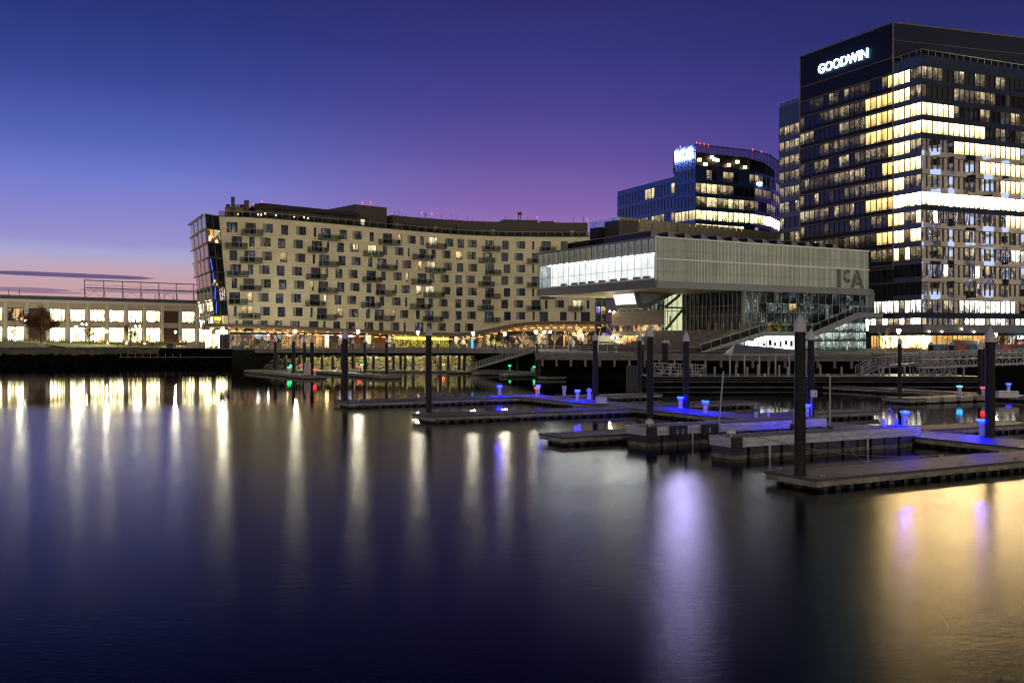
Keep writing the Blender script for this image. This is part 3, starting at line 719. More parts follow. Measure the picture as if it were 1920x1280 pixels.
def hotel_pane(kd, a, k):
    if kd.endswith('l'): return 'h_bright' if R.random() < .6 else 'h_warm'
    if a > 930: return 'g_slate' if R.random() < .8 else 'h_dark2'
    r = R.random()
    return 'h_dark' if r < .50 else 'h_dark2' if r < .80 else 'g_slate' if r < .93 else 'h_warm' if r < .98 else 'h_bright'
wins.sort(key=lambda w_: w_[1])
rest_f = MB(); PK = ['h_dark', 'h_dark2', 'g_dark', 'h_warm', 'h_bright', 'g_slate']
for i, (kd, a, c, b0, t0, k) in enumerate(wins):
    key = hotel_pane(kd, a, k)
    if i < 99:
        f = MB(); p = MB(); win_mesh(f, p, kd, a, c, b0, t0, 0, 0)
        fo = f.build('window', [M['frame_dark'], M['panel_grey']], apt); p.build('pane', M[key], fo)
    else:
        win_mesh(rest_f, rest_f, kd, a, c, b0, t0, 0, 2 + PK.index(key))
o = rest_f.build('window', [M['frame_dark'], M['panel_grey']] + [M[q] for q in PK], apt); o['kind'] = 'stuff'
for a, c, zb, k in bals:
    s_ = MB(); 
    s_.hexa([FP(a, zb - .32, 0), FP(c, zb - .32, 0), FP(c, zb - .32, 1.5), FP(a, zb - .32, 1.5), FP(a, zb - .04, 0), FP(c, zb - .04, 0), FP(c, zb - .04, 1.62), FP(a, zb - .04, 1.62)], 0)
    bo = s_.build('balcony', [M['slab']], apt)
    r_ = MB()
    for q0, q1, o0, o1 in ((a, c, 1.55, 1.55), (a, a, 0, 1.55), (c, c, 0, 1.55)):
        r_.bar(FP(q0, zb + 1.02, o0), FP(q1, zb + 1.02, o1), .05, .05, 0)
        r_.poly([FP(q0, zb, o0), FP(q1, zb, o1), FP(q1, zb + .98, o1), FP(q0, zb + .98, o0)], 1)
    for f in (0, .33, .66, 1): r_.bar(FP(a + (c - a) * f, zb, 1.55), FP(a + (c - a) * f, zb + 1.02, 1.55), .04, .04, 0)
    r_.build('balcony_railing', [M['rail'], M['rail_glass']], bo)
    if R.random() < .5:   # a chair or planter pot on the balcony
        q = a + (c - a) * (.3 + .5 * R.random()); fz = MB()
        fz.hexa([FP(q, zb, .7), FP(q + 2.2, zb, .7), FP(q + 2.2, zb, 1.2), FP(q, zb, 1.2), FP(q, zb + .45, .7), FP(q + 2.2, zb + .45, .7), FP(q + 2.2, zb + .45, 1.2), FP(q, zb + .45, 1.2)])
        fz.hexa([FP(q, zb + .45, .7), FP(q + .4, zb + .45, .7), FP(q + .4, zb + .45, 1.2), FP(q, zb + .45, 1.2), FP(q, zb + .85, .7), FP(q + .4, zb + .85, .7), FP(q + .4, zb + .85, 1.2), FP(q, zb + .85, 1.2)])
        fz.build('balcony_seat', M['frame_dark'], bo)
# glazed west end: a fin wall of tilted panels and a dark glass corner
gw = MB()
def W(f, z):    # west facet: f 0 = far left end, 1 = corner ; leans in towards the ground
    top = (Vector((-75.5, 233.4, ZT)), Vector((-65.5, 212.8, ZT))); bot = (Vector((X(377.5, 231), 231, 8.6)), Vector((X(403.4, 214), 214, 8.6)))
    g_ = (z - 8.6) / (ZT - 8.6)
    a = top[0].lerp(top[1], f); c = bot[0].lerp(bot[1], f)
    return c.lerp(a, g_)
wn = Vector((-.9, -.437, 0))
NR = 8
for r_ in range(NR):
    za, zb_ = 8.6 + (ZT - 8.6) * r_ / NR, 8.6 + (ZT - 8.6) * (r_ + 1) / NR
    for c_ in range(4):
        sh = .35 * (r_ % 2) / 4
        f0, f1 = c_ / 4 + sh * .6, (c_ + .62) / 4 + sh * .6
        if f1 > 1: f1 = 1
        bo_ = wn * .16
        gw.poly([W(f0, za) + bo_, W(f1, za) + wn * .02, W(f1, zb_ - .25) + wn * .02, W(f0, zb_ - .25) + bo_], 0)
        gw.poly([W(f0, za) + bo_, W(f0, za), W(f0, zb_ - .25), W(f0, zb_ - .25) + bo_], 1)
    gw.poly([W(0, za), W(1, za), W(1, zb_), W(0, zb_)], 1)
    gw.bar(W(0, zb_ - .12) + wn * .35, W(1, zb_ - .12) + wn * .35, .5, .2, 2)
gw.build('panelled_end_wall', [M['g_mirror'], M['frame_dark'], M['mullion']], apt)
gc = MB()
for r_ in range(NR):
    za, zb_ = 8.6 + (ZT - 8.6) * r_ / NR, 8.6 + (ZT - 8.6) * (r_ + 1) / NR
    for f0, f1 in ((0, .5), (.5, 1)):
        def Q(f, z): return W(1, z).lerp(Vector(FP(lo_edge(z), z)), f)
        mi = 0
        if r_ == 0: mi = 3 if f0 == 0 else 4
        if r_ == 6: mi = 5
        if r_ == 2 and f0 == .5: mi = 6
        gc.poly([Q(f0, za + .12), Q(f1, za + .12), Q(f1, zb_ - .12), Q(f0, zb_ - .12)], mi)
        gc.bar(Q(f0, za) + Vector((0, -.05, 0)), Q(f1, za) + Vector((0, -.05, 0)), .2, .3, 1)
        gc.bar(Q(f1, za) + Vector((0, -.03, 0)), Q(f1, zb_) + Vector((0, -.03, 0)), .15, .15, 1)
    if 1 <= r_ <= 4: gc.bar(Q(.18, za + .3) + Vector((0, -.15, 0)), Q(.18 + .1 * math.sin(r_), zb_ - .3) + Vector((0, -.15, 0)), .12, .12, 2)  # emissive blue bars across the dark corner panes
gc.poly([W(0, ZT), W(1, ZT), FP(410, ZT), FP(430, ZT, -20)], 1)
gc.build('corner_glazing', [M['g_dark'], M['frame_dark'], M['e_blueline'], M['strip'], M['h_warm'], M['half_gold'], M['r_cool']], apt)
# dark glazed bay at the far end
bay = MB()
for k in range(3):
    z0 = 10.6 + k * 2.35
    for f0, f1, mi in ((1117.3, 1126, 1 if k == 1 else 0), (1126, 1136, 2 if k == 1 else 0)):
        bay.poly([FP(f0, z0, .1), FP(f1, z0, .1), FP(f1, z0 + 2.1, .1), FP(f0, z0 + 2.1, .1)], mi)
    bay.hexa([FP(1117.1, z0 + 2.1, .0), FP(1136, z0 + 2.1, .0), FP(1136, z0 + 2.1, .2), FP(1117.1, z0 + 2.1, .2), FP(1117.1, z0 + 2.35, .0), FP(1136, z0 + 2.35, .0), FP(1136, z0 + 2.35, .2), FP(1117.1, z0 + 2.35, .2)], 3)
for q in (1117.2, 1126, 1135.5): bay.bar(FP(q, 10.5, .15), FP(q, 17.6, .15), .25, .2, 3)
bay.hexa([FP(1117.1, GZ, -16), FP(1136, GZ, -16), FP(1136, GZ, -.05), FP(1117.1, GZ, -.05), FP(1117.1, 17.6, -16), FP(1136, 17.6, -16), FP(1136, 17.6, -.05), FP(1117.1, 17.6, -.05)], 3)
bay.build('glazed_bay', [M['foyer_dark'], M['purple'], M['h_warm'], M['frame_dark']], apt)

# canopy: bronze lip, varnished soffit, downlights
can = MB(); cp = [(383, 1.0)] + [(q, 5.0) for q in range(398, 1136, 8)] + [(1141, 3.6)]
for (p, op), (q, oq) in zip(cp[:-1], cp[1:]):
    zp, zq = canopy_z(p), canopy_z(q)
    can.poly([FP(p, zp - .02, -1.5), FP(q, zq - .02, -1.5), FP(q, zq - .12, oq), FP(p, zp - .12, op)], 1)
    can.poly([FP(p, zp - .12, op), FP(q, zq - .12, oq), FP(q, zq + .22, oq + .25), FP(p, zp + .22, op + .25)], 1)
    can.poly([FP(p, zp + .22, op + .25), FP(q, zq + .22, oq + .25), FP(q, zq + .75, oq - .6), FP(p, zp + .75, op - .6)], 0)
    can.poly([FP(p, zp + .75, op - .6), FP(q, zq + .75, oq - .6), FP(q, zq + .80, -1.5), FP(p, zp + .80, -1.5)], 0)
co = can.build('canopy', [M['slab'], M['canopy_wood']], apt)
for i, q in enumerate(range(430, 1136, 24)):
    l_ = MB(); z_ = canopy_z(q) - .13
    l_.lathe([(.09, -.05), (.13, 0)], Vector(FP(q, z_ - .02, 4.2)), 8, 0)
    l_.build('downlight', M['e_spot'], co)
# restaurants and shops under the canopy
sh = MB(); shop_keys = ['shop', 'shop_dim', 'shelf', 'strip', 'red_brick', 'wood', 'h_bright', 'lobby_warm', 'g_dark', 'frame_dark', 'cream', 'e_warm', 'lobby_amber']
def shop_at(px):
    for lim, k_ in ((412, 'hall_lit2'), (430, 'g_dark'), (508, 'shop_dim'), (514, 'red_brick'), (528, 'shop_dim'), (562, 'shelf'), (572, 'shop_dim'), (592, 'shelf'), (604, 'lobby_amber'), (609, 'shop_dim'), (617, 'lobby_warm'), (622, 'shop_dim'), (634, 'wood'), (655, 'shop_dim'), (663, 'wood'), (679, 'red_brick'), (684, 'shop_dim'), (697, 'h_bright'), (702, 'strip_dim'), (723, 'red_brick'), (728, 'g_dark'), (734, 'h_bright'), (738, 'shop_dim'), (742, 'lobby_amber'), (842, 'strip'), (852, 'shop_dim'), (860, 'h_bright'), (865, 'shop_dim'), (920, 'shop'), (945, 'strip_dim'), (985, 'shop_dim'), (1030, 'shop_dim'), (1056, 'wood'), (1060, 'lobby_amber'), (1108, 'shop'), (1136, 'shop_dim')):
        if px < lim: return k_
    return 'shop_dim'
skeys = sorted(set(shop_at(q) for q in range(385, 1136))); SK = {k: i for i, k in enumerate(skeys)}
edges = [385]
while edges[-1] < 1134:
    e = edges[-1]; n_ = e + 1
    while n_ < 1134 and shop_at(n_) == shop_at(e) and n_ - e < 14: n_ += 1
    edges.append(n_)
smats = [M[k] for k in skeys] + [M['frame_dark'], M['wood'], M['h_dark2']]
nf = len(skeys)
for p, q in zip(edges[:-1], edges[1:]):
    top = min(canopy_z(p), 7.6) - .05
    sh.poly([FP(p, GZ + .25, -.2), FP(q, GZ + .25, -.2), FP(q, top, -.2), FP(p, top, -.2)], SK[shop_at(p)])
    sh.bar(FP(p, GZ, -.1), FP(p, top, -.1), .1, .1, nf)
    if p > 885:     # upper storey band under the raised canopy
        z2 = canopy_z(p) - .1
        sh.poly([FP(p, top, -.1), FP(q, top, -.1), FP(q, 8.6, .2), FP(p, 8.6, .2)] if z2 > 8.7 else [FP(p, top, -.1), FP(q, top, -.1), FP(q, z2, -.1), FP(p, z2, -.1)], nf + 1)
        if z2 > 8.8: sh.poly([FP(p, 8.6, -.2), FP(q, 8.6, -.2), FP(q, z2, -.2), FP(p, z2, -.2)], SK['shop_dim'] if p > 960 else nf + 2)
    sh.bar(FP(p, 7.0, -.12), FP(q, 7.0, -.12), .08, .08, nf)
    sh.hexa([FP(p, GZ, -.3), FP(q, GZ, -.3), FP(q, GZ, -.05), FP(p, GZ, -.05), FP(p, GZ + .25, -.3), FP(q, GZ + .25, -.3), FP(q, GZ + .25, -.05), FP(p, GZ + .25, -.05)], nf)
sh.build('shopfront', smats, apt)
up = MB()   # strips added along the shopfront head to imitate the soffit's bounced glow
for q in range(420, 1130, 14):
    z_ = canopy_z(q) - .75
    up.bar(FP(q, z_, .35), FP(q + 8, z_, .35), .08, .05)
up.build('added_soffit_strip', M['e_warm2'], apt)
text_mesh('shop_sign', 'WOODS HILL', M['e_sign3'], FP(633, 7.05, .5), (Vector(FP(662, 7, .5)) - Vector(FP(633, 7, .5))), .62, apt, .08, .012, (Vector(FP(660.5, 7, .5)) - Vector(FP(633, 7, .5))).length)
# penthouse storey and roof terrace
ph = MB()
def PHB(p0, p1, zt, out, m_=0, z0=ZT, step=16):
    q = p0
    while q < p1:
        r_ = min(q + step, p1)
        ph.poly([FP(q, z0, out), FP(r_, z0, out), FP(r_, zt, out), FP(q, zt, out)], m_)
        ph.poly([FP(q, zt, out), FP(r_, zt, out), FP(r_, zt, -19), FP(q, zt, -19)], m_)
        q = r_
    for e in (p0, p1): ph.poly([FP(e, z0, out), FP(e, zt, out), FP(e, zt, -19), FP(e, z0, -19)], m_)
PHB(486, 690, 36.9, -4.5); PHB(690, 749, 39.1, -5.5); PHB(757, 822, 37.3, -4.7); PHB(822, 893, 37.4, -5.0); PHB(893, 1106, 37.5, -5.3)
ph.hexa([FP(476, 35.7, -1.5), FP(690, 35.9, -2.8), FP(690, 35.9, -8), FP(476, 35.7, -8), FP(493, 36.95, -3.2), FP(690, 37.0, -4.2), FP(690, 37.0, -8), FP(493, 36.95, -8)], 0)
for q, w_, h_ in ((780, 30, 2.4), (905, 26, 1.9), (985, 20, 1.7), (1050, 14, 2.2), (652, 18, 2.0), (870, 12, 2.6)):
    ph.hexa([FP(q, ZT, -4.2), FP(q + w_, ZT, -4.2), FP(q + w_, ZT, -5), FP(q, ZT, -5), FP(q, ZT + h_, -4.2), FP(q + w_, ZT + h_, -4.2), FP(q + w_, ZT + h_, -5), FP(q, ZT + h_, -5)], 1)
for q in (695, 928, 1073, 830, 760): ph.hexa([FP(q, ZT, -4.15), FP(q + 6, ZT, -4.15), FP(q + 6, ZT, -4.3), FP(q, ZT, -4.3), FP(q, ZT + 2.1, -4.15), FP(q + 6, ZT + 2.1, -4.15), FP(q + 6, ZT + 2.1, -4.3), FP(q, ZT + 2.1, -4.3)], 2 if q != 695 else 3)
for a_, b_, z_ in ((955, 1013, 38.6), (1018, 1045, 38.3), (868, 890, 38.0)): PHB(a_, b_, z_, -9, 1, 37.4)
for q in (979, 983): ph.bar(FP(q, 38.4, -9), FP(q, 40.2, -9), .2, .2, 1)
ph.hexa([FP(978, 40, -9), FP(986, 40, -9), FP(986, 40, -10), FP(978, 40, -10), FP(978, 40.7, -9), FP(986, 40.7, -9), FP(986, 40.7, -10), FP(978, 40.7, -10)], 1)
for i in range(26):
    q = 760 + R.random() * 340; ph.bar(FP(q, 37.3, -6), FP(q, 38.2 + R.random() * 1.2, -6), .07, .07, 1)
ph.build('penthouse', [M['brown_clad'], M['frame_dark'], M['panel_grey'], M['h_bright']], apt)
tr = MB()
for q in range(410, 1106, 15):
    r_ = min(q + 15, 1106)
    tr.bar(FP(q, ZT + 1.1, -.35), FP(r_, ZT + 1.1, -.35), .06, .06, 0)
    tr.bar(FP(q, ZT, -.35), FP(q, ZT + 1.1, -.35), .05, .05, 0)
    tr.poly([FP(q, ZT + .06, -.35), FP(r_, ZT + .06, -.35), FP(r_, ZT + 1.05, -.35), FP(q, ZT + 1.05, -.35)], 1)
tr.build('terrace_railing', [M['rail'], M['rail_glass']], apt)
rf = MB()   # chimneys and pergola on the terrace
for a_, b_, z_ in ((433, 440, 37.8), (462.5, 470, 37.2)): rf.hexa([FP(a_, ZT, -2), FP(b_, ZT, -2), FP(b_, ZT, -3.2), FP(a_, ZT, -3.2), FP(a_, z_, -2), FP(b_, z_, -2), FP(b_, z_, -3.2), FP(a_, z_, -3.2)], 0)
rf.hexa([FP(421, ZT, -3), FP(470, ZT, -3), FP(470, ZT, -7), FP(421, ZT, -7), FP(421, 35.6, -3), FP(470, 35.9, -3), FP(470, 35.9, -7), FP(421, 35.6, -7)], 1)
for i in range(14): rf.bar(FP(440 + i * 1.7, 36.1, -2.2), FP(440 + i * 1.7, 36.1, -5), .12, .2, 0)
rf.hexa([FP(423, 35.6, -4), FP(431, 35.6, -4), FP(431, 35.6, -6), FP(423, 35.6, -6), FP(423, 36.4, -4), FP(431, 36.4, -4), FP(431, 36.4, -6), FP(423, 36.4, -6)], 0)
rf.build('terrace_chimney_wall', [M['brown_clad'], M['terr_wood']], apt)
pl_ = MB()
for i in range(60):
    q = R.choice([R.uniform(450, 475), R.uniform(488, 640), R.uniform(590, 690), R.uniform(770, 900)]); r0 = .25 + .35 * R.random()
    pl_.ball(Vector(FP(q, ZT + r0, -1.2 - R.random())), r0, 6, 0, .9)
pl_.build('terrace_shrub', M['leaf_dark'], apt)['kind'] = 'stuff'
for q, h_ in ((488, .9), (494, .9), (505, 1.2), (526, 1.0), (563, 1.0), (581, 1.1), (588, 1.0), (643, .9), (447, .7), (470, .6)):
    tl = MB(); tl.ball(Vector(FP(q, ZT + h_, -2.6)), .17, 8); tl.build('terrace_lamp', M['e_terr'], apt)
for q, z_, out in ((480, 36.4, -3), (498, 37.3, -4.5), (714, 40.1, -8), (721, 40.0, -6), (810, 38.6, -5), (829, 38.6, -5), (1012, 39.2, -9), (1106, 38.3, -6)):
    rb = MB(); rb.lathe([(.05, -.5), (.05, 0), (.15, .02), (.15, .26), (.06, .32)], Vector(FP(q, z_, out)), 8); rb.build('red_beacon', M['e_red'], apt)
# ------------------------------------------------------------------ long two-storey hall with lit windows
HA, HB = Vector((-149, 290, 0)), Vector((-104, 330, 0))
hd = (HB - HA).normalized(); hn = Vector((hd.y, -hd.x, 0))
def H(s, z, out=0.): 
    p = HA + hd * s + hn * out
    return (p.x, p.y, z)
hall = thing('exhibition_hall', 'long low tan hall with two rows of brightly lit windows left of the cream apartments', 'hall', (HA.x, HA.y, 5))
BAY = 5.86
w = MB()
S0, S1 = -28, 78
n0, n1 = -5, 13
def hs(k): return 7.1 + BAY * k      # pilaster positions along the front
w.hexa([H(S0, 4, -25), H(S1, 4, -25), H(S1, 4, -.6), H(S0, 4, -.6), H(S0, 18.4, -25), H(S1, 18.4, -25), H(S1, 18.4, -.6), H(S0, 18.4, -.6)], 0)
for z0, z1 in ((4.2, 5.6), (10.4, 12.0), (15.9, 18.5)):
    w.hexa([H(S0, z0, -.6), H(S1, z0, -.6), H(S1, z0, 0), H(S0, z0, 0), H(S0, z1, -.6), H(S1, z1, -.6), H(S1, z1, 0), H(S0, z1, 0)], 0)
for k in range(n0, n1):
    s = hs(k); w.hexa([H(s - .42, 4.2, -.6), H(s + .42, 4.2, -.6), H(s + .42, 4.2, .25), H(s - .42, 4.2, .25), H(s - .42, 17.6, -.6), H(s + .42, 17.6, -.6), H(s + .42, 17.6, .25), H(s - .42, 17.6, .25)], 1)
w.hexa([H(S0, 17.6, -.6), H(S1, 17.6, -.6), H(S1, 17.6, .4), H(S0, 17.6, .4), H(S0, 18.5, -.6), H(S1, 18.5, -.6), H(S1, 18.5, .4), H(S0, 18.5, .4)], 1)
w.build('wall', [M['hall_wall'], M['hall_pier']], hall)
r_ = MB()
r_.hexa([H(S0, 18.5, -24), H(S1, 18.5, -24), H(S1, 18.5, -1.5), H(S0, 18.5, -1.5), H(S0, 19.7, -24), H(S1, 19.7, -24), H(S1, 19.7, -1.5), H(S0, 19.7, -1.5)])
for s, h_ in ((3, 1.2), (-3, .9), (50, 1.4), (53, 1.2), (47, 1.0), (6, 1.4)): r_.bar(H(s, 19.6, -3), H(s, 20.2 + h_, -3), .12)
for s in (1, 2.4, 45): r_.hexa([H(s, 18.5, -.9), H(s + 1, 18.5, -.9), H(s + 1, 18.5, -.2), H(s, 18.5, -.2), H(s, 19.0, -.9), H(s + 1, 19.0, -.9), H(s + 1, 19.0, -.2), H(s, 19.0, -.2)])
r_.build('roof', M['roof_grey'], hall)
dark_bays = {(0, 'u'), (0, 'l'), (7, 'u'), (7, 'l')}
for k in range(n0, n1 - 1):
    s0, s1 = hs(k) + .42, hs(k + 1) - .42
    for lv, z0, z1 in (('l', 5.6, 10.4), ('u', 12.0, 15.9)):
        f = MB(); p = MB(); s0_, s1_ = s0 + .25, s1 - .25
        if (k, lv) in dark_bays:
            f.hexa([H(s0_, z0, -.35), H(s1_, z0, -.35), H(s1_, z0, -.1), H(s0_, z0, -.1), H(s0_, z1, -.35), H(s1_, z1, -.35), H(s1_, z1, -.1), H(s0_, z1, -.1)])
            f.build('shutter', M['hall_dark'], hall); continue
        p.poly([H(s0_, z0, -.3), H(s1_, z0, -.3), H(s1_, z1, -.3), H(s0_, z1, -.3)])
        for q in (s0_, s1_): f.bar(H(q, z0, -.2), H(q, z1, -.2), .2, .2)
        for q in (z0 + .1, z1 - .1): f.bar(H(s0_, q, -.2), H(s1_, q, -.2), .2, .2)
        for q in (1, 2, 3): f.bar(H(s0_ + (s1_ - s0_) * q / 4, z0, -.24), H(s0_ + (s1_ - s0_) * q / 4, z1, -.24), .12, .08)
        f.bar(H(s0_, z0 + (z1 - z0) * .45, -.24), H(s1_, z0 + (z1 - z0) * .45, -.24), .08, .1)
        for q in (s0, s1 - .25): f.hexa([H(q, z0, -.5), H(q + .25, z0, -.5), H(q + .25, z0, -.05), H(q, z0, -.05), H(q, z1, -.5), H(q + .25, z1, -.5), H(q + .25, z1, -.05), H(q, z1, -.05)], 1)
        fo = f.build('window', [M['hall_dark'], M['hall_wall']], hall)
        key = 'hall_lit' if lv == 'u' else 'hall_lit2'
        if (k, lv) == (-1, 'u'): key = 'shop'
        p.build('pane', M[key], fo)
for k in (0, 2, 3, 4, 5, 6, 7):
    wl = MB(); s = hs(k + 1); wl.bar(H(s - .12, 5.2, .5), H(s + .12, 5.2, .5), .15, .15); wl.build('wall_uplight', M['e_warm_up'], hall)
# open steel truss frame on the hall roof
tr = thing('roof_truss', 'long open steel truss frame standing on the roof of the low tan hall', 'steel frame', H(20, 19.7, -3))
f = MB(); s0 = hs(3); zt_, zm_ = 25.0, 22.7
nT = 9
for k in range(nT):
    a, c = s0 + BAY * k, s0 + BAY * (k + 1)
    f.bar(H(a, zt_, -3), H(c, zt_, -3), .18, .3); f.bar(H(a, zm_, -3), H(c, zm_, -3), .18, .3)
    f.bar(H(a, 19.6, -3), H(a, zt_ + .2, -3), .22); f.bar(H(a + .5, 19.6, -3), H(a, zm_, -3), .14)
    for j in range(8): f.bar(H(a + BAY * j / 8, zm_, -3), H(a + BAY * j / 8, zm_ + .95, -3), .05)
    f.bar(H(a, zm_ + .9, -3), H(c, zm_ + .9, -3), .06)
    if k % 2 == 0:
        f.bar(H(a + 1.5, zm_, -3), H(c - .5, 19.7, -3), .06); f.bar(H(c - 1.5, zm_, -3), H(a + .5, 19.7, -3), .06)
f.build('truss', M['steel'], tr)

# ------------------------------------------------------------------ park on the left
SY = 250.
w = MB()
w.poly([(X(300, 252), 252.2, 4.5), (X(330, 286), 286, 4.7), (X(200, 284), 284, 5.3), (X(90, 276), 276, 5.9), (X(30, 270), 270, 6.0), (X(45, 262), 262, 5.75), (X(100, 256), 256, 5.0), (X(118, 252), 252.2, 4.6)])
o = w.build('lawn', M['grass']); tag(o, 'lamp lit green lawn above the granite seawall on the left', 'lawn', kind='stuff')
w = MB()
for i in range(5): w.box(-220, X(97 - 12 * i, 254), 251.8 + i * 1.7, 262, 4.2, 4.6 + i * .3)
w.box(-230, X(40, 262), 261.5, 275, 4.3, 5.95)
o = w.build('stone_terrace', M['pale_stone']); tag(o, 'low pale stone terrace steps beside the lawn at the left edge', 'terrace')
w = MB()
w.box(-330, X(300, SY), SY - .4, SY + 1.2, 2.2, 4.5)
o = w.build('granite_seawall', M['granite']); tag(o, 'rough granite block seawall along the dark left shore', 'seawall')
def rocks(name, n, fn, mats, smin, smax):
    mb = MB()
    for i in range(n):
        c = Vector(fn()); r0 = R.uniform(smin, smax)
        vs = []
        for (a, b_) in ((0, -1), (0, 0), (1, 0), (2, 0), (3, 0), (4, 0), (0, 1)):
            j = R.uniform(.75, 1.2)
            if b_: vs.append(c + Vector((R.uniform(-.2, .2), R.uniform(-.2, .2), b_ * .7)) * r0 * j)
            else: vs.append(c + Vector((math.cos(a * 1.257 + R.uniform(-.3, .3)) * 1.15, math.sin(a * 1.257), R.uniform(-.25, .25))) * r0 * j)
        for k in range(5):
            p, q = vs[1 + k], vs[1 + (k + 1) % 5]
            mb.poly([p, q, vs[6]], 0, [(0, 0)] * 3); mb.poly([q, p, vs[0]], 0, [(0, 0)] * 3)
    o = mb.build(name, mats); tag(o, {'riprap_rocks': 'black wet riprap rocks along the foot of the left seawall', 'riprap_slope': 'lit pale riprap slope under the pier promenade'}[name], 'rocks', kind='stuff'); return o
def slope_dark():
    x = R.uniform(-150, -66); f = R.random(); return (x, 241.5 + 8 * f, -.1 + 2.5 * f)
rocks('riprap_rocks', 1000, slope_dark, M['rock_dark'], .45, 1.1)
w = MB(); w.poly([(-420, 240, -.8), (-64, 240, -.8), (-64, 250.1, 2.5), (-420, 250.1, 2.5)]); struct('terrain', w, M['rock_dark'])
# stepped landing with a low rail, right of the seawall
w = MB(); lx0, lx1 = X(226, 247), X(480, 247)
w.box(lx0, lx1, 246, 248, -1, 2.0); w.box(lx0, lx1, 247.5, 249.5, 2.0, 2.9); w.box(X(300, 250), lx1, 249, 250.5, 2.9, 3.9)
for i in range(9): w.bar((lx0 + .3 + i * 1.85, 246.2, 2.0), (lx0 + .3 + i * 1.85, 246.2, 3.1), .09, .09, 1)
w.bar((lx0, 246.2, 2.1), (lx1, 246.2, 2.1), .08, .08, 1)
o = w.build('stone_landing', [M['concrete_dark'], M['steel']]); tag(o, 'dark stepped landing with a row of pale rail posts beside the seawall', 'landing')

# street lamps
def lamp_proto(name, label, twin):
    t = thing(name, label, 'street lamp', (0, 0, -50), 0, 'lamps along the waterfront')
    p = MB(); p.lathe([(.16, 0), (.16, .3), (.09, .4), (.06, 1.), (.05, 3.55)], (0, 0, -50), 8)
    if twin: p.bar((-.55, 0, -46.5), (.55, 0, -46.5), .06, .06)
    else:
        p.lathe([(.05, 3.5), (.16, 3.58), (.16, 3.64)], (0, 0, -50), 8)
    p.build('post', M['frame_dark'], t)
    for sx in ((-.62, .62) if twin else (0,)):
        h = MB()
        if twin: h.ball((sx, 0, -46.5), .22, 10)
        else: h.lathe([(.09, 3.62), (.26, 3.92), (.30, 4.1), (.24, 4.28), (.1, 4.38)], (0, 0, -50), 10)
        h.build('globe', M['e_lampc'] if twin else M['e_lamp'], t, smooth=True)
        if not twin:
            c_ = MB(); c_.lathe([(.27, 4.3), (.08, 4.5), (.03, 4.62)], (0, 0, -50), 8); c_.build('lamp_cap', M['frame_dark'], t)
    return t
L1 = lamp_proto('promenade_lamp', 'x', False)
spots = [(553.5, 621, 'white globe promenade lamp on the pier, second along from the glass corner'), (671.5, 622, 'white globe promenade lamp just right of the shop sign'), (783.5, 623, 'white globe promenade lamp in front of the yellow bar windows'),
         (887, 625, 'white globe promenade lamp left of the pier gangway head'), (946.5, 626, 'white globe promenade lamp before the brown wall under the rising canopy'), (1005, 622.5, 'white globe promenade lamp beside the pale branching tree'), (417.5, 616.5, 'white globe promenade lamp under the left tip of the canopy')]
for i, (px, py, lb) in enumerate(spots):
    d_ = 203 if px > 450 else 200
    z = Z(py, d_); loc = (X(px, d_), d_, z - 4.02)
    if i == 0: L1.location = loc; L1['label'] = lb
    else: dup(L1, loc, 0, lb)
for px, py, d_, lb in ((143, 613, 262, 'warm globe lamp on a dark post on the lawn, fourth bay of the hall'), (329, 622, 262, 'bright globe lamp on a dark post at the right end of the hall front'), (37, 618, 272, 'globe lamp in front of the second lower hall window from the left'), (200, 621, 272, 'globe lamp low before the hall, between the lawn lamp and the thin trees'), (1685, 621, 150, 'white globe lamp on the terrace by the amber lobby'), (1865.5, 628, 150, 'white globe lamp beside the tall right hand pile')):
    dup(L1, (X(px, d_), d_, Z(py, d_) - 4.02), 0, lb)
L2 = lamp_proto('twin_lamp', 'tall lamp post with two round white heads left of the rusty tree', True)
L2.location = (X(52, 268), 268, Z(601, 268) - 3.5)
for px, py, d_, lb in ((158, 608, 270, 'tall lamp post with two round white heads right of the rusty tree'), (258, 611, 270, 'tall lamp post with two round white heads behind the thin tree near the hall'), (1026, 622.5, 205, 'curved pair of white lamp heads beside the pale tree on the pier')):
    dup(L2, (X(px, d_), d_, Z(py, d_) - 3.5), 0, lb)
for t_, h_ in ((52, 1), (158, 1)): pass

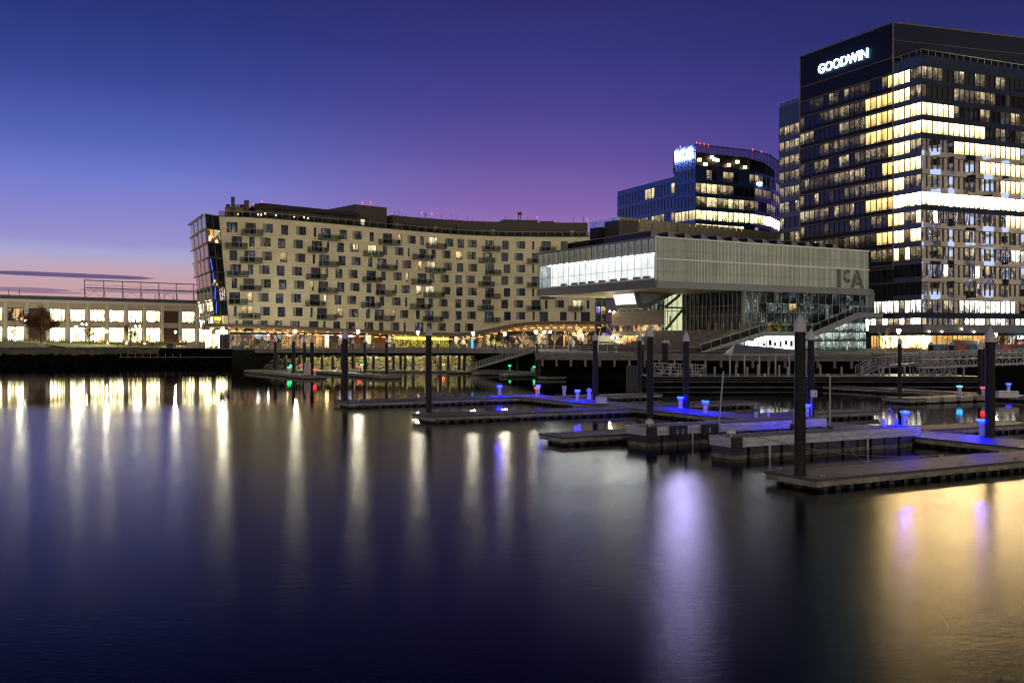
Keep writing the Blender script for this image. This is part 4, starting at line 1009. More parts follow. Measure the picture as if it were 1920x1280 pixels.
# trees: tapered trunk, limbs, twigs and leaf clumps
def tree(name, label, base, h, spread, leafmat=None, nleaf=0, bark='bark', seed=1, trunkh=.35, lsz=.22, group='trees along the waterfront', lean=(0, 0), lights=0):
    rr = random.Random(seed)
    t = thing(name, label, 'tree', base, 0, group)
    tk = MB(); tips = []
    b0 = Vector(base)
    def grow(p, d, l, r, lev):
        q = p + d * l
        tk.tube(p, q, r, 6 if lev == 0 else 4, 0, r * .62, cap=False)
        if lev >= 1: tips.append((p + d * l * .6, lev)); tips.append((q, lev))
        if lev == 3: return
        n = 5 if lev == 0 else 3 if lev == 1 else 3
        for i in range(n):
            s = rr.uniform(.45, 1.) if lev else rr.uniform(.5, 1.)
            ax = Vector((rr.uniform(-1, 1), rr.uniform(-1, 1), rr.uniform(-.1, .8) if lev else rr.uniform(.3, 1.)))
            ax.normalize()
            nd = (d * .5 + ax * spread).normalized()
            grow(p + d * l * s, nd, l * rr.uniform(.45, .7), max(r * .5, .012), lev + 1)
    up = Vector((lean[0], lean[1], 1)).normalized()
    th = h * trunkh
    tk.tube(b0, b0 + up * th, .035 * h * .55, 8, 0, .03 * h * .5)
    for i in range(5):
        a = i * 1.257 + rr.uniform(-.4, .4)
        nd = (up * rr.uniform(.5, 1.1) + Vector((math.cos(a), math.sin(a), 0)) * spread).normalized()
        grow(b0 + up * th * rr.uniform(.75, 1.), nd, h * rr.uniform(.26, .4), .014 * h, 1)
    grow(b0 + up * th, up, h * .4, .016 * h, 1)
    tk.build('trunk', M[bark], t)
    if nleaf:
        cr = MB()
        for i in range(nleaf):
            p, _ = rr.choice(tips)
            c = p + Vector((rr.gauss(0, 1), rr.gauss(0, 1), rr.gauss(0, .8))) * h * .045
            a = Vector((rr.uniform(-1, 1), rr.uniform(-1, 1), rr.uniform(-1, 1))).normalized(); b_ = a.cross(Vector((rr.uniform(-1, 1), rr.uniform(-1, 1), rr.uniform(-1, 1)))).normalized()
            s = lsz * rr.uniform(.5, 1.4)
            cr.poly([c - a * s, c + b_ * s * .6, c + a * s, c - b_ * s * .6])
        cr.build('crown', M[leafmat], t)
    if lights:
        fl = MB()
        for i in range(lights):
            p, _ = rr.choice(tips); c = p + Vector((rr.gauss(0, .15), rr.gauss(0, .15), rr.gauss(0, .15)))
            s = .03; fl.poly([c + Vector((-s, 0, 0)), c + Vector((0, 0, -s)), c + Vector((s, 0, 0)), c + Vector((0, 0, s))])
            fl.poly([c + Vector((0, -s, 0)), c + Vector((0, 0, -s)), c + Vector((0, s, 0)), c + Vector((0, 0, s))])
        fl.build('fairy_lights', M['e_string'], t)['kind'] = 'stuff'
    return t
tree('autumn_tree', 'bushy rust brown tree in front of the shuttered hall bay', (X(77, 266), 266, 5.2), 11.6, .66, 'leaf_rust', 6500, seed=3, trunkh=.24, lsz=.20)
tree('thin_tree', 'slim sparse tree left of the rusty tree before the hall', (X(27, 272), 272, 5.6), 6.2, .8, 'leaf_rust', 260, seed=4, trunkh=.4, lsz=.16)
tree('thin_tree', 'small sparse dark tree beside the twin lamp right of the rusty tree', (X(167, 266), 266, 5.0), 6.0, .7, 'leaf_rust', 420, seed=5, trunkh=.4, lsz=.17)
tree('thin_tree', 'nearly bare thin tree before the middle of the lit hall', (X(221, 266), 266, 4.8), 5.6, .7, 'leaf_rust', 60, seed=6, trunkh=.45, lsz=.13)
tree('thin_tree', 'sparse spreading tree before the lit hall, nearest its shuttered right bay', (X(245, 262), 262, 4.7), 6.2, .85, 'leaf_rust', 480, seed=8, trunkh=.4, lsz=.17)
for i, (px, lb) in enumerate(((1015, 'pale bare tree lit by the promenade lamp it stands beside'), (1040, 'bare pale tree right of the curved lamp pair on the pier'), (1066, 'bare tree just left of the glowing doorway under the canopy'), (1088, 'bare tree wrapped in fairy lights before the glowing doorway'), (980, 'bare tree before the brown wall under the rising canopy'), (1160, 'small tree wound with white fairy lights at the museum corner'))):
    tree('bare_tree', lb, (X(px, 208 if px < 1150 else 180), 208 if px < 1150 else 180, GZ), 4.6 if px != 1160 else 2.8, .55, None, 0, 'bark_pale', seed=20 + i, trunkh=.35, lights={1015: 120, 1088: 520, 1066: 60, 1160: 160}.get(px, 0))
tree('bare_tree', 'bare golden lit tree on the terrace before the amber lobby', (X(1660, 158), 158, GZ), 4.6, .95, None, 0, 'bark_pale', seed=31, trunkh=.32)
gr = MB()
for i in range(1500):
    px = R.uniform(0, 350); d_ = R.uniform(278, 287); s = Vector((X(px, d_), d_, 4.9 + max(0, (200 - px) / 200) * .9)); h_ = R.uniform(.5, 1.5) * (1.2 if R.random() < .5 else .6)
    e_ = Vector((R.uniform(-.3, .3), R.uniform(-.3, .3), h_)); k_ = Vector((.07, .03, 0))
    gr.poly([s - k_, s + k_, s + e_ + k_ * .3, s + e_ - k_ * .3])
tag(gr.build('tall_grass', M['tall_grass']), 'dry tall grasses growing along the foot of the lit hall', 'grass', kind='stuff')
# benches and litter bins by the end of the hall
for i, px in enumerate((316, 322)):
    bn = thing('litter_bin', ('left' if i == 0 else 'right') + ' one of two dark square litter bins beside the lamp at the hall end', 'litter bin', (X(px, 256), 256, GZ), 0, 'litter bins by the hall')
    q = MB(); x0 = X(px, 256); q.box(x0 - .4, x0 + .4, 255.7, 256.3, GZ, GZ + 1.15); q.build('body', M['frame_dark'], bn)
    q = MB(); q.box(x0 - .44, x0 + .44, 255.66, 256.34, GZ + 1.15, GZ + 1.25); q.build('lid', M['slab'], bn)
for i, (px, lb) in enumerate(((291, 'dark bench on the paving left of the litter bins'), (345, 'dark bench on the paving right of the litter bins'), (470, 'dark bench near the glass corner of the apartments'))):
    d_ = 209 if px > 400 else 256
    bn = thing('bench', lb, 'bench', (X(px, d_), d_, GZ), 0, 'benches on the promenade'); x0 = X(px, d_)
    q = MB(); q.box(x0 - .9, x0 + .9, d_ - .2, d_ + .25, GZ + .4, GZ + .48); q.build('seat', M['wood_grey'], bn)
    for s in (-.75, .75):
        q = MB(); q.box(x0 + s - .05, x0 + s + .05, d_ - .18, d_ + .22, GZ, GZ + .4); q.build('leg', M['frame_dark'], bn)

# ------------------------------------------------------------------ pier promenade: deck, support piles, lit riprap
A_, B_ = Vector((-51.5, 199.5, 0)), Vector((4.2, 189.5, 0))
pd = (B_ - A_).normalized(); pn = Vector((pd.y, -pd.x, 0)); PLEN = (B_ - A_).length
def PR(s, z, out=0.):
    p = A_ + pd * s + pn * out; return (p.x, p.y, z)
prom = thing('pier_promenade', 'pier promenade deck on dark piles over lit rocks below the cream apartments', 'promenade', PR(0, 0))
q = MB(); q.hexa([PR(0, 3.75, -16), PR(PLEN, 3.75, -16), PR(PLEN, 3.75, 0), PR(0, 3.75, 0), PR(0, 4.32, -16), PR(PLEN, 4.32, -16), PR(PLEN, 4.32, 0), PR(0, 4.32, 0)])
q.hexa([PR(0, 4.32, -.4), PR(PLEN, 4.32, -.4), PR(PLEN, 4.32, .06), PR(0, 4.32, .06), PR(0, 4.45, -.4), PR(PLEN, 4.45, -.4), PR(PLEN, 4.45, .06), PR(0, 4.45, .06)])
q.hexa([PR(0, 3.3, -.5), PR(PLEN, 3.3, -.5), PR(PLEN, 3.3, -.1), PR(0, 3.3, -.1), PR(0, 3.75, -.5), PR(PLEN, 3.75, -.5), PR(PLEN, 3.75, -.1), PR(0, 3.75, -.1)], 1)  # beam added to hide the tube lights behind it
q.build('deck', [M['concrete'], M['concrete_dark']], prom)
for i, px in enumerate((516, 531, 544, 558, 600, 620, 640, 659, 682, 697, 722, 748, 757, 772, 797, 803, 823, 838, 858, 868)):
    t_ = (px - 960) / FPX; s = (t_ * A_.y - A_.x) / (pd.x - t_ * pd.y)
    q = MB(); p0 = Vector(PR(s, -1, -1.2)); q.tube(p0, p0 + Vector((0, 0, 4.8)), .32, 8); q.build('support_pile', M['black_rubber'], prom)
q = MB(); s = 0
while s < PLEN:
    q.bar(PR(s, 4.4, -.15), PR(s, 5.5, -.15), .06); s += 1.9
for z_ in (4.75, 5.1, 5.5): q.bar(PR(0, z_, -.15), PR(PLEN, z_, -.15), .04, .05)
q.build('railing', M['rail'], prom)
for i in range(13):
    if not (1 <= i <= 9): continue
    s = 3.5 + i * 4.1
    q = MB(); q.bar(PR(s, 3.62, -2.4), PR(s + 1.6, 3.62, -2.4), .16, .12); q.build('added_under_deck_light', M['e_under'], prom)  # tubes added out of sight behind the beam to light the rocks
def slope_lit():
    s = R.uniform(.5, 43); f = R.random(); p = PR(s, .2 + 3.5 * f, -3.0 - 7.5 * f); return p
rocks('riprap_slope', 2200, slope_lit, M['riprap'], .28, .75)
w = MB(); w.poly([PR(-1, -.8, -2.2), PR(45, -.8, -2.2), PR(45, 3.7, -11), PR(-1, 3.7, -11)]); w.poly([PR(45, -1, -2.5), PR(58, -1, -2.5), PR(58, 3.75, -2.5), PR(45, 3.75, -2.5)], 1)
struct('embankment_terrain', w, [M['rock_dark'], M['concrete_dark']])
# things on the promenade
for px, h_, m_, nm, lb, cat in ((885.5, 2.4, 'e_bluesign', 'info_totem', 'slim glowing blue totem sign by the promenade lamp', 'totem sign'),):
    t = thing(nm, lb, cat, (X(px, 202), 202, GZ)); x0 = X(px, 202)
    q = MB(); q.box(x0 - .22, x0 + .22, 201.9, 202.1, GZ + .3, GZ + 2.3); q.build('panel', M[m_], t)
    q = MB(); q.box(x0 - .26, x0 + .26, 202.1, 202.2, GZ, GZ + 2.4); q.build('back_frame', M['frame_dark'], t)
for i, (p0, p1, lb) in enumerate(((1084, 1112, 'long dark planter box before the glowing doorway'), (1122, 1150, 'long dark planter box before the white pavilion'))):
    t = thing('planter_box', lb, 'planter', (X(p0, 175), 175, GZ), 0, 'planter boxes at the pier head'); 
    q = MB(); q.box(X(p0, 175), X(p1, 175), 174.4, 175.4, GZ, GZ + .8); q.build('box', M['frame_dark'], t)
    q = MB()
    for j in range(120):
        c = Vector((R.uniform(X(p0, 175), X(p1, 175)), R.uniform(174.5, 175.3), GZ + .8 + R.random() * .35)); s_ = .14
        q.poly([c + Vector((-s_, 0, 0)), c + Vector((0, .05, -s_)), c + Vector((s_, 0, 0)), c + Vector((0, -.05, s_))])
    q.build('foliage', M['leaf_dark'], t)
# white bicycle-rack like row of hoops
t = thing('hoop_rack', 'row of pale hoops on the promenade beside the blue totem', 'bicycle rack', (X(905, 202), 202, GZ)); q = MB()
for i in range(6):
    x0 = X(893 + i * 5, 202); q.bar((x0, 202, GZ), (x0, 202, GZ + .9), .06); q.bar((x0 + .4, 202, GZ), (x0 + .4, 202, GZ + .9), .06); q.bar((x0, 202, GZ + .9), (x0 + .4, 202, GZ + .9), .06)
q.build('hoops', M['white_metal'], t)
# gangway from the promenade down to the far floats
t = thing('gangway', 'pale truss gangway sloping from the pier down to the far floats', 'gangway', (X(880, 188), 188, 0)); q = MB(); dkk = MB()
g0, g1 = Vector((X(882, 188), 188, .7)), Vector((X(1003, 188.5), 188.5, 4.5))
n_ = 22
for off in (0, 1.6):
    o_ = Vector((0, off, 0))
    for zz_ in (.1, .42, .75, 1.08): q.bar(g0 + o_ + Vector((0, 0, zz_)), g1 + o_ + Vector((0, 0, zz_)), .07, .07)
    for i in range(n_ + 1):
        p = g0.lerp(g1, i / n_) + o_; q.bar(p, p + Vector((0, 0, 1.08)), .05)
    q.bar(g0 + o_ + Vector((0, 0, 1.08)), g0 + o_ + Vector((-.5, 0, .5)), .06); q.bar(g0 + o_ + Vector((-.5, 0, .5)), g0 + o_, .06)
q.build('handrail', M['steel'], t)
dkk.hexa([g0 + Vector((0, 0, -.18)), g1 + Vector((0, 0, -.5)), g1 + Vector((0, 1.6, -.5)), g0 + Vector((0, 1.6, -.18)), g0 + Vector((0, 0, .05)), g1 + Vector((0, 0, .05)), g1 + Vector((0, 1.6, .05)), g0 + Vector((0, 1.6, .05))])
dkk.build('walkway', M['grey_metal'], t)
# ------------------------------------------------------------------ curtain-wall towers
class Face:
    def __init__(s, A, B):
        s.A = Vector((A[0], A[1], 0)); s.B = Vector((B[0], B[1], 0)); s.d = (s.B - s.A).normalized(); s.len = (s.B - s.A).length
        s.n = Vector((s.d.y, -s.d.x, 0))
        if s.n.dot(-s.A) < 0: s.n = -s.n
    def p(s, t, z, out=0.):
        q = s.A + s.d * t + s.n * out; return (q.x, q.y, z)
    def px(s, px):
        k = (px - 960) / FPX; return (k * s.A.y - s.A.x) / (s.d.x - k * s.d.y)
    def inv(s, t):
        q = s.A + s.d * t; return 960 + FPX * q.x / q.y
def hx(f, t0, t1, o0, o1, z0, z1):
    return [f.p(t0, z0, o0), f.p(t1, z0, o0), f.p(t1, z0, o1), f.p(t0, z0, o1), f.p(t0, z1, o0), f.p(t1, z1, o0), f.p(t1, z1, o1), f.p(t0, z1, o1)]
def storeys(f, ncol, zt0, pitch, wh, rows_, state, wins, sp, spi, mull=.17, off=-.12):
    """state(row, px) -> pane material key; collects windows, adds spandrels to sp"""
    cw = f.len / ncol
    for k in rows_:
        zt = zt0 - pitch * k
        for c in range(ncol):
            px = f.inv((c + .5) * cw)
            wins.append((f, c * cw, (c + 1) * cw, zt - wh, zt, state(k, px), mull, off, px))
        sp.hexa(hx(f, 0, f.len, -.4, .02, zt - pitch + .0, zt - wh), spi(k) if callable(spi) else spi)
def emit_windows(wins, parent, score, extra=()):
    wins = sorted(wins, key=score)
    keys = sorted(set(w_[5] for w_ in wins)); mats = [M['mullion']] + [M[k] for k in keys]
    rest = MB()
    for i, (f, t0, t1, z0, z1, key, mu, off, px) in enumerate(wins):
        mb = MB() if i < 98 else rest
        pi = 1 if i < 98 else 1 + keys.index(key)
        mb.poly([f.p(t0, z0, off), f.p(t1, z0, off), f.p(t1, z1, off), f.p(t0, z1, off)], pi)
        mb.hexa(hx(f, t0 - mu / 2, t0 + mu / 2, off, .05, z0, z1), 0)
        mb.hexa(hx(f, t0, t1, off - .02, off + .05, z1 - .1, z1), 0)
        if i < 98: mb.build('window', [M['mullion'], M[key]], parent)
    if len(wins) > 98:
        o = rest.build('window', mats, parent); o['kind'] = 'stuff'

# --- tall office tower with the illuminated name
G1, G2, G3 = (X(1500, 260.7), 260.7), (X(1675, 232.4), 232.4), (X(1728, 225.0), 225.0)
G0 = (X(1461, 268.5), 268.5)
GR = (X(2080, 250.0), 250.0)
tower = thing('office_tower', 'tall dark glass office tower with lit floors and an illuminated name near its roof', 'office tower', (G3[0], G3[1], GZ))
wins = []; body = MB()
TZ0, TP, TW = 68.35, 4.067, 2.9
def st_west(k, px):
    br = {0: (1662, 1691), 1: (1618, 1684), 2: (1618, 1730), 3: (1618, 1730), 4: (1662, 1694), 5: (1650, 1694), 6: (1662, 1694), 7: (1618, 1730), 8: (1662, 1692), 9: (1648, 1692), 10: (1676, 1684)}
    if k in br and br[k][0] <= px <= br[k][1]:
        if k == 7: return 'r_bright' if px > 1672 else 'r_yel'
        return 'r_yel' if px < 1676 else 'r_warm'
    if k >= 13: return 'r_white' if R.random() < .8 else 'r_mid'
    if k in (11, 12): return 'g_dark' if R.random() < .9 else 'r_dim2'
    if px > 1690: return R.choice(['r_mid', 'r_dim', 'r_warm', 'r_dim'])
    h = random.Random(k * 131 + int(px / 23 + k * .37) * 17).random() * .8 + R.random() * .2
    return 'r_dim' if h < .42 else 'r_dim2' if h < .62 else 'g_navy' if h < .80 else 'r_mid'
def st_right(k, px):
    h = random.Random(k * 71 + int(px / 19 + k * .61) * 29).random() * .85 + R.random() * .15
    cl = 'r_mid' if h < .22 else 'r_dim' if h < .40 else 'r_dim2' if h < .55 else 'g_dark'
    if k == 0: return cl if px > 1745 else 'r_mid'
    if k == 1: return cl
    if k == 2: return 'r_warm' if px < 1790 else cl
    if k == 3: return 'r_warm' if px < 1845 else cl
    if k == 4: return ('r_warm' if px > 1785 and px < 1910 else 'g_half')
    if k == 5: return 'r_warm' if px > 1838 else 'g_half'
    if k == 6: return 'r_warm' if px > 1874 else 'g_half'
    if k == 7: return 'r_bright'
    if k == 8 and px > 1890: return 'r_warm'
    if 8 <= k <= 12:
        q_ = R.random()
        return 'r_cool' if q_ < .24 else 'r_mid' if q_ < .30 else 'r_white' if q_ < .34 or (k == 10 and px > 1895) else 'g_half'  # lit panes scattered here stand in for reflected window lights
    if k == 10 and px > 1895: return 'r_white'
    if k == 13: return 'r_white' if (px > 1800 and R.random() < .75) else R.choice(['g_half', 'r_cool', 'r_mid'])
    if k == 14: return 'r_white' if px > 1800 and R.random() < .8 else R.choice(['r_mid', 'g_half', 'r_cool'])
    return 'g_half'
fw = Face(G1, G2); fb = Face(G2, G3); fr_ = Face(G3, GR); fl = Face(G0, G1)
storeys(fw, 18, TZ0, TP, TW, range(0, 15), st_west, wins, body, 0)
storeys(fb, 5, TZ0, TP, TW, range(0, 15), st_west, wins, body, 1)
storeys(fr_, 38, TZ0, TP, TW, range(0, 15), st_right, wins, body, lambda k: 5 if k in (4, 5, 6, 8, 9, 10, 11, 12) else 2)
storeys(fl, 4, 63.5, TP, TW, range(0, 14), lambda k, px: R.choice(['r_mid', 'r_dim', 'r_dim', 'g_navy', 'r_mid']), wins, body, 1, off=-.1)
body.hexa(hx(fb, 0, fb.len, -.4, .02, TZ0, 70.9), 1); body.hexa(hx(fr_, 0, fr_.len, -.4, .02, TZ0, 70.9), 2)
body.hexa(hx(fl, 0, fl.len, -.4, .02, 63.5, 68.9), 1)
body.hexa(hx(fw, 0, fw.len, -.4, .02, TZ0, 72.2), 0)
# dark body behind the glass
def core(pts, z0, z1, m_):
    body.prism([(p[0], p[1], z0) for p in pts], (0, 0, z1 - z0), m_)
core([(G0[0] + 1.2, G0[1] + 1), (G1[0] + .9, G1[1] + 1), (G2[0] + .8, G2[1] + 1.2), (G3[0] + .5, G3[1] + 1.6), (GR[0], GR[1] + 1.5), (GR[0] + 10, 300), (G0[0] + 20, 300)], GZ, 68.5, 3)
# upper box
ub = [G1, G2, (X(2060, 251.3), 251.3), (X(2060, 251.3) + 10, 300), (G1[0] + 20, 300)]
body.prism([(p[0], p[1], 72.2) for p in ub], (0, 0, 8.2), 0)
body.prism([(G2[0] + .3, G2[1] + .3, 68.5), (X(2060, 251.8), 251.8, 68.5), (X(2060, 251.8) + 8, 300, 68.5), (G2[0] + 10, 300, 68.5)], (0, 0, 3.7), 0)
f2 = Face(G2, (X(2060, 251.3), 251.3))
body.hexa(hx(fw, -.1, fw.len + .1, 0, .18, 80.2, 80.5), 4); body.hexa(hx(f2, -.1, f2.len, 0, .18, 80.2, 80.5), 4)
body.hexa(hx(fw, -.1, fw.len + .1, 0, .15, 72.1, 72.35), 4); body.hexa(hx(f2, 0, f2.len, 0, .15, 72.1, 72.35), 4); body.hexa(hx(f2, 0, f2.len, 0, .05, 76.3, 76.4), 4)
for k in range(0, 15): body.hexa(hx(fw, 0, fw.len, .02, .16, TZ0 - TP * k - .02, TZ0 - TP * k + .3), 4)
for q in (fw.p(0, 0, .1), fw.p(fw.len, 0, .1)): body.bar((q[0], q[1], 23), (q[0], q[1], 80.4), .28, .28, 4)
body.hexa(hx(fw, 0, fw.len, 0, .2, 22.9, 23.2), 4)
o = body.build('wall', [M['navy_clad'], M['spandrel_blue'], M['spandrel_grey'], M['frame_dark'], M['brass'], M['g_half']], tower)
emit_windows(wins, tower, lambda w_: (abs(w_[8] - 1735) / 60 + abs(w_[4] - 45) / 20))
tx = Vector(fw.p(1, 0)) - Vector(fw.p(0, 0))
a_ = fw.px(1536.5); b_ = fw.px(1629)
text_mesh('illuminated_name', 'GOODWIN', M['e_sign'], fw.p(a_, 74.15, .35), tx, 3.3, tower, .3, .03, b_ - a_)
rl = MB()
for f, L0, L1_ in ((fb, 0, fb.len), (fr_, 0, fr_.len), (fl, 0, fl.len)):
    zb = 68.9 if f is fl else 70.9
    s = L0
    while s < L1_: rl.bar(f.p(s, zb, -.2), f.p(s, zb + 1.2, -.2), .07); s += 2.2
    rl.bar(f.p(L0, zb + 1.2, -.2), f.p(L1_, zb + 1.2, -.2), .09); rl.poly([f.p(L0, zb, -.2), f.p(L1_, zb, -.2), f.p(L1_, zb + 1.1, -.2), f.p(L0, zb + 1.1, -.2)], 1)
rl.build('roof_railing', [M['rail'], M['rail_glass']], tower)
gl = MB(); gl.bar(fr_.p(9, 71.0, -1.2), fr_.p(fr_.len, 71.0, -1.2), .3, .2); gl.build('roof_strip_light', M['e_terr'], tower)
# ground storey: amber lobby, entrance canopy, shop with sign
gs = MB(); zb = 11.4 - 1.17
for f, c0, c1 in ((fb, 0, fb.len), (fr_, 0, fr_.len)):
    gs.hexa(hx(f, c0, c1, -.5, .5, 8.0, 9.9), 3)
    n_ = int((c1 - c0) / 1.6)
    for i in range(n_):
        t0 = c0 + (c1 - c0) * i / n_; t1 = c0 + (c1 - c0) * (i + 1) / n_; px = f.inv(t0)
        mi = 0 if px < 1740 else 1 if px < 1850 else 2
        gs.poly([f.p(t0, GZ, -.3), f.p(t1, GZ, -.3), f.p(t1, 8.0, -.3), f.p(t0, 8.0, -.3)], mi); gs.bar(f.p(t0, GZ, -.2), f.p(t0, 8, -.2), .1, .1, 4)
i0 = fw.px(1632)
for i in range(8):
    t0 = i0 + (fw.len - i0) * i / 8; t1 = i0 + (fw.len - i0) * (i + 1) / 8
    gs.poly([fw.p(t0, GZ, -.3), fw.p(t1, GZ, -.3), fw.p(t1, 8.0, -.3), fw.p(t0, 8.0, -.3)], 0 if i > 2 else 1); gs.bar(fw.p(t0, GZ, -.2), fw.p(t0, 8, -.2), .12, .12, 4)
gs.hexa(hx(fw, i0, fw.len, -.5, .5, 8.0, 9.9), 3)
gs.build('ground_storey', [M['lobby_warm'], M['lobby_amber'], M['shop_dim'], M['grey_metal'], M['frame_dark']], tower)
t0 = fr_.px(1902.5); t1 = fr_.px(1918.5)
text_mesh('shop_sign', 'LIN', M['e_sign'], fr_.p(t0, 6.85 - .25, .8), Vector(fr_.p(1, 0)) - Vector(fr_.p(0, 0)), 1.15, tower, .15, .02, t1 - t0)
for px in (1799, 1738, 1762, 1822):
    q = MB(); q.ball(Vector(fr_.p(fr_.px(px), 8.25 if px != 1799 else 8.9, .7)), .2, 8); q.build('entrance_lamp', M['e_terr'], tower)

# --- apartment block facing the tower, seen only as a reflection in its glass
rb = thing('apartment_block', 'beige apartment block mirrored in the glass right front of the tall office tower', 'apartment building', (186, 190, GZ))
q = MB(); q.box(182, 210, 135, 262, GZ, 80); q.build('wall', M['brick_beige'], rb)
q = MB(); keys = ['r_cool', 'g_dark', 'e_coolwin', 'r_mid']
for k in range(23):
    for j in range(24):
        y0 = 137 + j * 5.2; z0 = 6.5 + k * 3.2; w_ = 3.0 if j % 3 else 2.0
        mi = 0 if R.random() < .25 else 2 if R.random() < .62 else 1
        if R.random() < .04: mi = 3
        q.poly([(181.9, y0 + w_, z0), (181.9, y0, z0), (181.9, y0, z0 + 2.1), (181.9, y0 + w_, z0 + 2.1)], mi)
q.build('window', [M[k] for k in keys], rb)['kind'] = 'stuff'

# --- second tower with the violet-white letters
B0, B1, B2 = (X(1265, 327), 327), (X(1304, 319), 319), (X(1415, 330), 330)
B3, B4 = (X(1445, 338), 338), (X(1463, 352), 352)
bcg = thing('glass_office_block', 'blue glass office block with violet white roof letters behind the museum', 'office block', (B1[0], B1[1], GZ))
wins = []; body = MB()
BZ0, BP, BW = 61.6, 4.36, 3.15
fl = Face(B0, B1); f1 = Face(B1, B2); f2 = Face(B2, B3); f3 = Face(B3, B4)
def st_b(k, px):
    if k == 2: return 'b_bright' if px < 1440 else 'r_bright'
    if k == 3: return 'b_warm' if px < 1400 else R.choice(['g_dark', 'r_dim'])
    if k == 1: return R.choice(['b_mid', 'b_warm', 'b_warm']) if px < 1395 else R.choice(['r_dim', 'g_dark'])
    if k == 0: return R.choice(['b_mid', 'b_warm', 'b_mid']) if px < 1355 else R.choice(['r_dim', 'g_dark', 'r_mid'])
    if k == -1: return R.choice(['g_blue', 'r_dim', 'b_mid', 'r_mid', 'g_navy']) if px < 1425 else R.choice(['r_cool', 'g_dark'])
    return 'g_dark'
def st_bl(k, px):
    if k == 2: return 'b_warm'
    if k == 3: return R.choice(['b_mid', 'g_blue'])
    return 'g_blue'
BZ0 = 56.9
for f, n_ in ((f1, 11), (f2, 4), (f3, 4)): storeys(f, n_, BZ0, BP, BW, range(-1, 4), st_b, wins, body, 0)
storeys(fl, 6, BZ0, BP, BW, range(-2, 4), st_bl, wins, body, 0)
for f in (f1, f2, f3): body.hexa(hx(f, 0, f.len, -.4, .02, BZ0 + BP, BZ0 + BP + .9), 0)
body.hexa(hx(fl, 0, fl.len, -.4, .02, BZ0 + 2 * BP, 69.1), 0)
core2 = [(B0[0] + 2, B0[1] + 2), (B1[0], B1[1] + 1.6), (B2[0], B2[1] + 1.6), (B3[0] - .5, B3[1] + 1.5), (B4[0] - 1, B4[1] + 1), (B4[0], 380), (B0[0] + 20, 380)]
body.prism([(p[0], p[1], GZ) for p in core2], (0, 0, 58.5), 2)
body.hexa(hx(f1, 0, f1.len, -12, -2.5, 61.5, 67.2), 2); body.hexa(hx(f2, 0, f2.len, -12, -2.0, 61.5, 66.8), 2); body.hexa(hx(f3, 0, f3.len, -9, -2.0, 61.5, 66.6), 2)
# open roof screen
for f in (f1, f2, f3):
    n_ = max(3, int(f.len / 2.1))
    for i in range(n_ + 1): body.bar(f.p(f.len * i / n_, BZ0 + BP, 0), f.p(f.len * i / n_, 69.1, 0), .12, .12, 3)
    body.bar(f.p(0, 69.1, 0), f.p(f.len, 69.1, 0), .25, .3, 3); body.bar(f.p(0, 66.6, 0), f.p(f.len, 66.6, 0), .12, .12, 3)
    body.poly([f.p(0, BZ0 + BP + .9, -.05), f.p(f.len, BZ0 + BP + .9, -.05), f.p(f.len, 69.0, -.05), f.p(0, 69.0, -.05)], 4)
body.build('wall', [M['spandrel_blue2'], M['spandrel_grey'], M['frame_dark'], M['mullion'], M['rail_glass']], bcg)
emit_windows(wins, bcg, lambda w_: -w_[4] * .0 + abs(w_[8] - 1310))
t0 = fl.px(1266.0); t1 = fl.px(1298)
text_mesh('roof_letters', 'BCG', M['e_sign2'], fl.p(t0 + .3, 65.0, .4), Vector(fl.p(1, 0)) - Vector(fl.p(0, 0)), 4.6, bcg, .3, .0, t1 - t0 - .3, space=1.35)
for f, s, z_ in ((f1, .3, 69.6), (f1, 1.6, 69.4), (f1, 3.2, 69.3), (f1, 5, 69.2), (f1, f1.len - 1, 69.3), (f2, 4, 69.3), (fl, 3, 69.3), (f1, 12, 63)):
    q = MB(); q.lathe([(.05, -.5), (.05, 0), (.18, .05), (.18, .3), (.06, .36)], Vector(f.p(s, z_, .3)), 8); q.build('red_beacon', M['e_red'], bcg)
for px, z_ in ((1344, 65.3), (1350, 65.0), (1340, 65.8), (1317, 64.6), (1328, 63.4), (1372, 63.9), (1388, 65.2), (1402, 63.6)):
    q = MB(); q.box(-.6, .6, -.1, .1, -.5, .5, 0, lambda x, y, z, px=px, z_=z_: Vector(f1.p(f1.px(px), z_, -1.4)) + Vector((x, y, z))); q.build('plant_room_lamp', M['e_terr'], bcg)
q = MB(); q.ball(Vector(f2.p(f2.px(1424), 58.6, .3)), .55, 10); q.build('bright_floor_lamp', M['e_lampc'], bcg)
# low wing
W0 = (X(1158, 359.7), 359.7)
fwg = Face(W0, B0); wins = []; body = MB()
def st_w(k, px):
    if k == 0: return 'b_warm' if px in () or 1208 < px < 1224 or px > 1257 else 'g_blue'
    if k == 2: return 'b_mid' if px > 1165 and R.random() < .8 else 'g_blue'
    return 'g_blue'
storeys(fwg, 18, 58.2, 4.8, 3.5, range(0, 4), st_w, wins, body, 0)
body.hexa(hx(fwg, 0, fwg.len, -.4, .02, 58.2, 60.1), 0)
body.prism([(W0[0] + 1, W0[1] + 1, GZ), (B0[0], B0[1] + 1, GZ), (B0[0] + 10, 390, GZ), (W0[0] + 10, 390, GZ)], (0, 0, 55.5), 1)
wing = thing('glass_office_wing', 'lower blue glass wing left of the block with violet white letters', 'office block', (W0[0], W0[1], GZ))
body.build('wall', [M['spandrel_blue2'], M['frame_dark']], wing)
emit_windows(wins, wing, lambda w_: -w_[8])
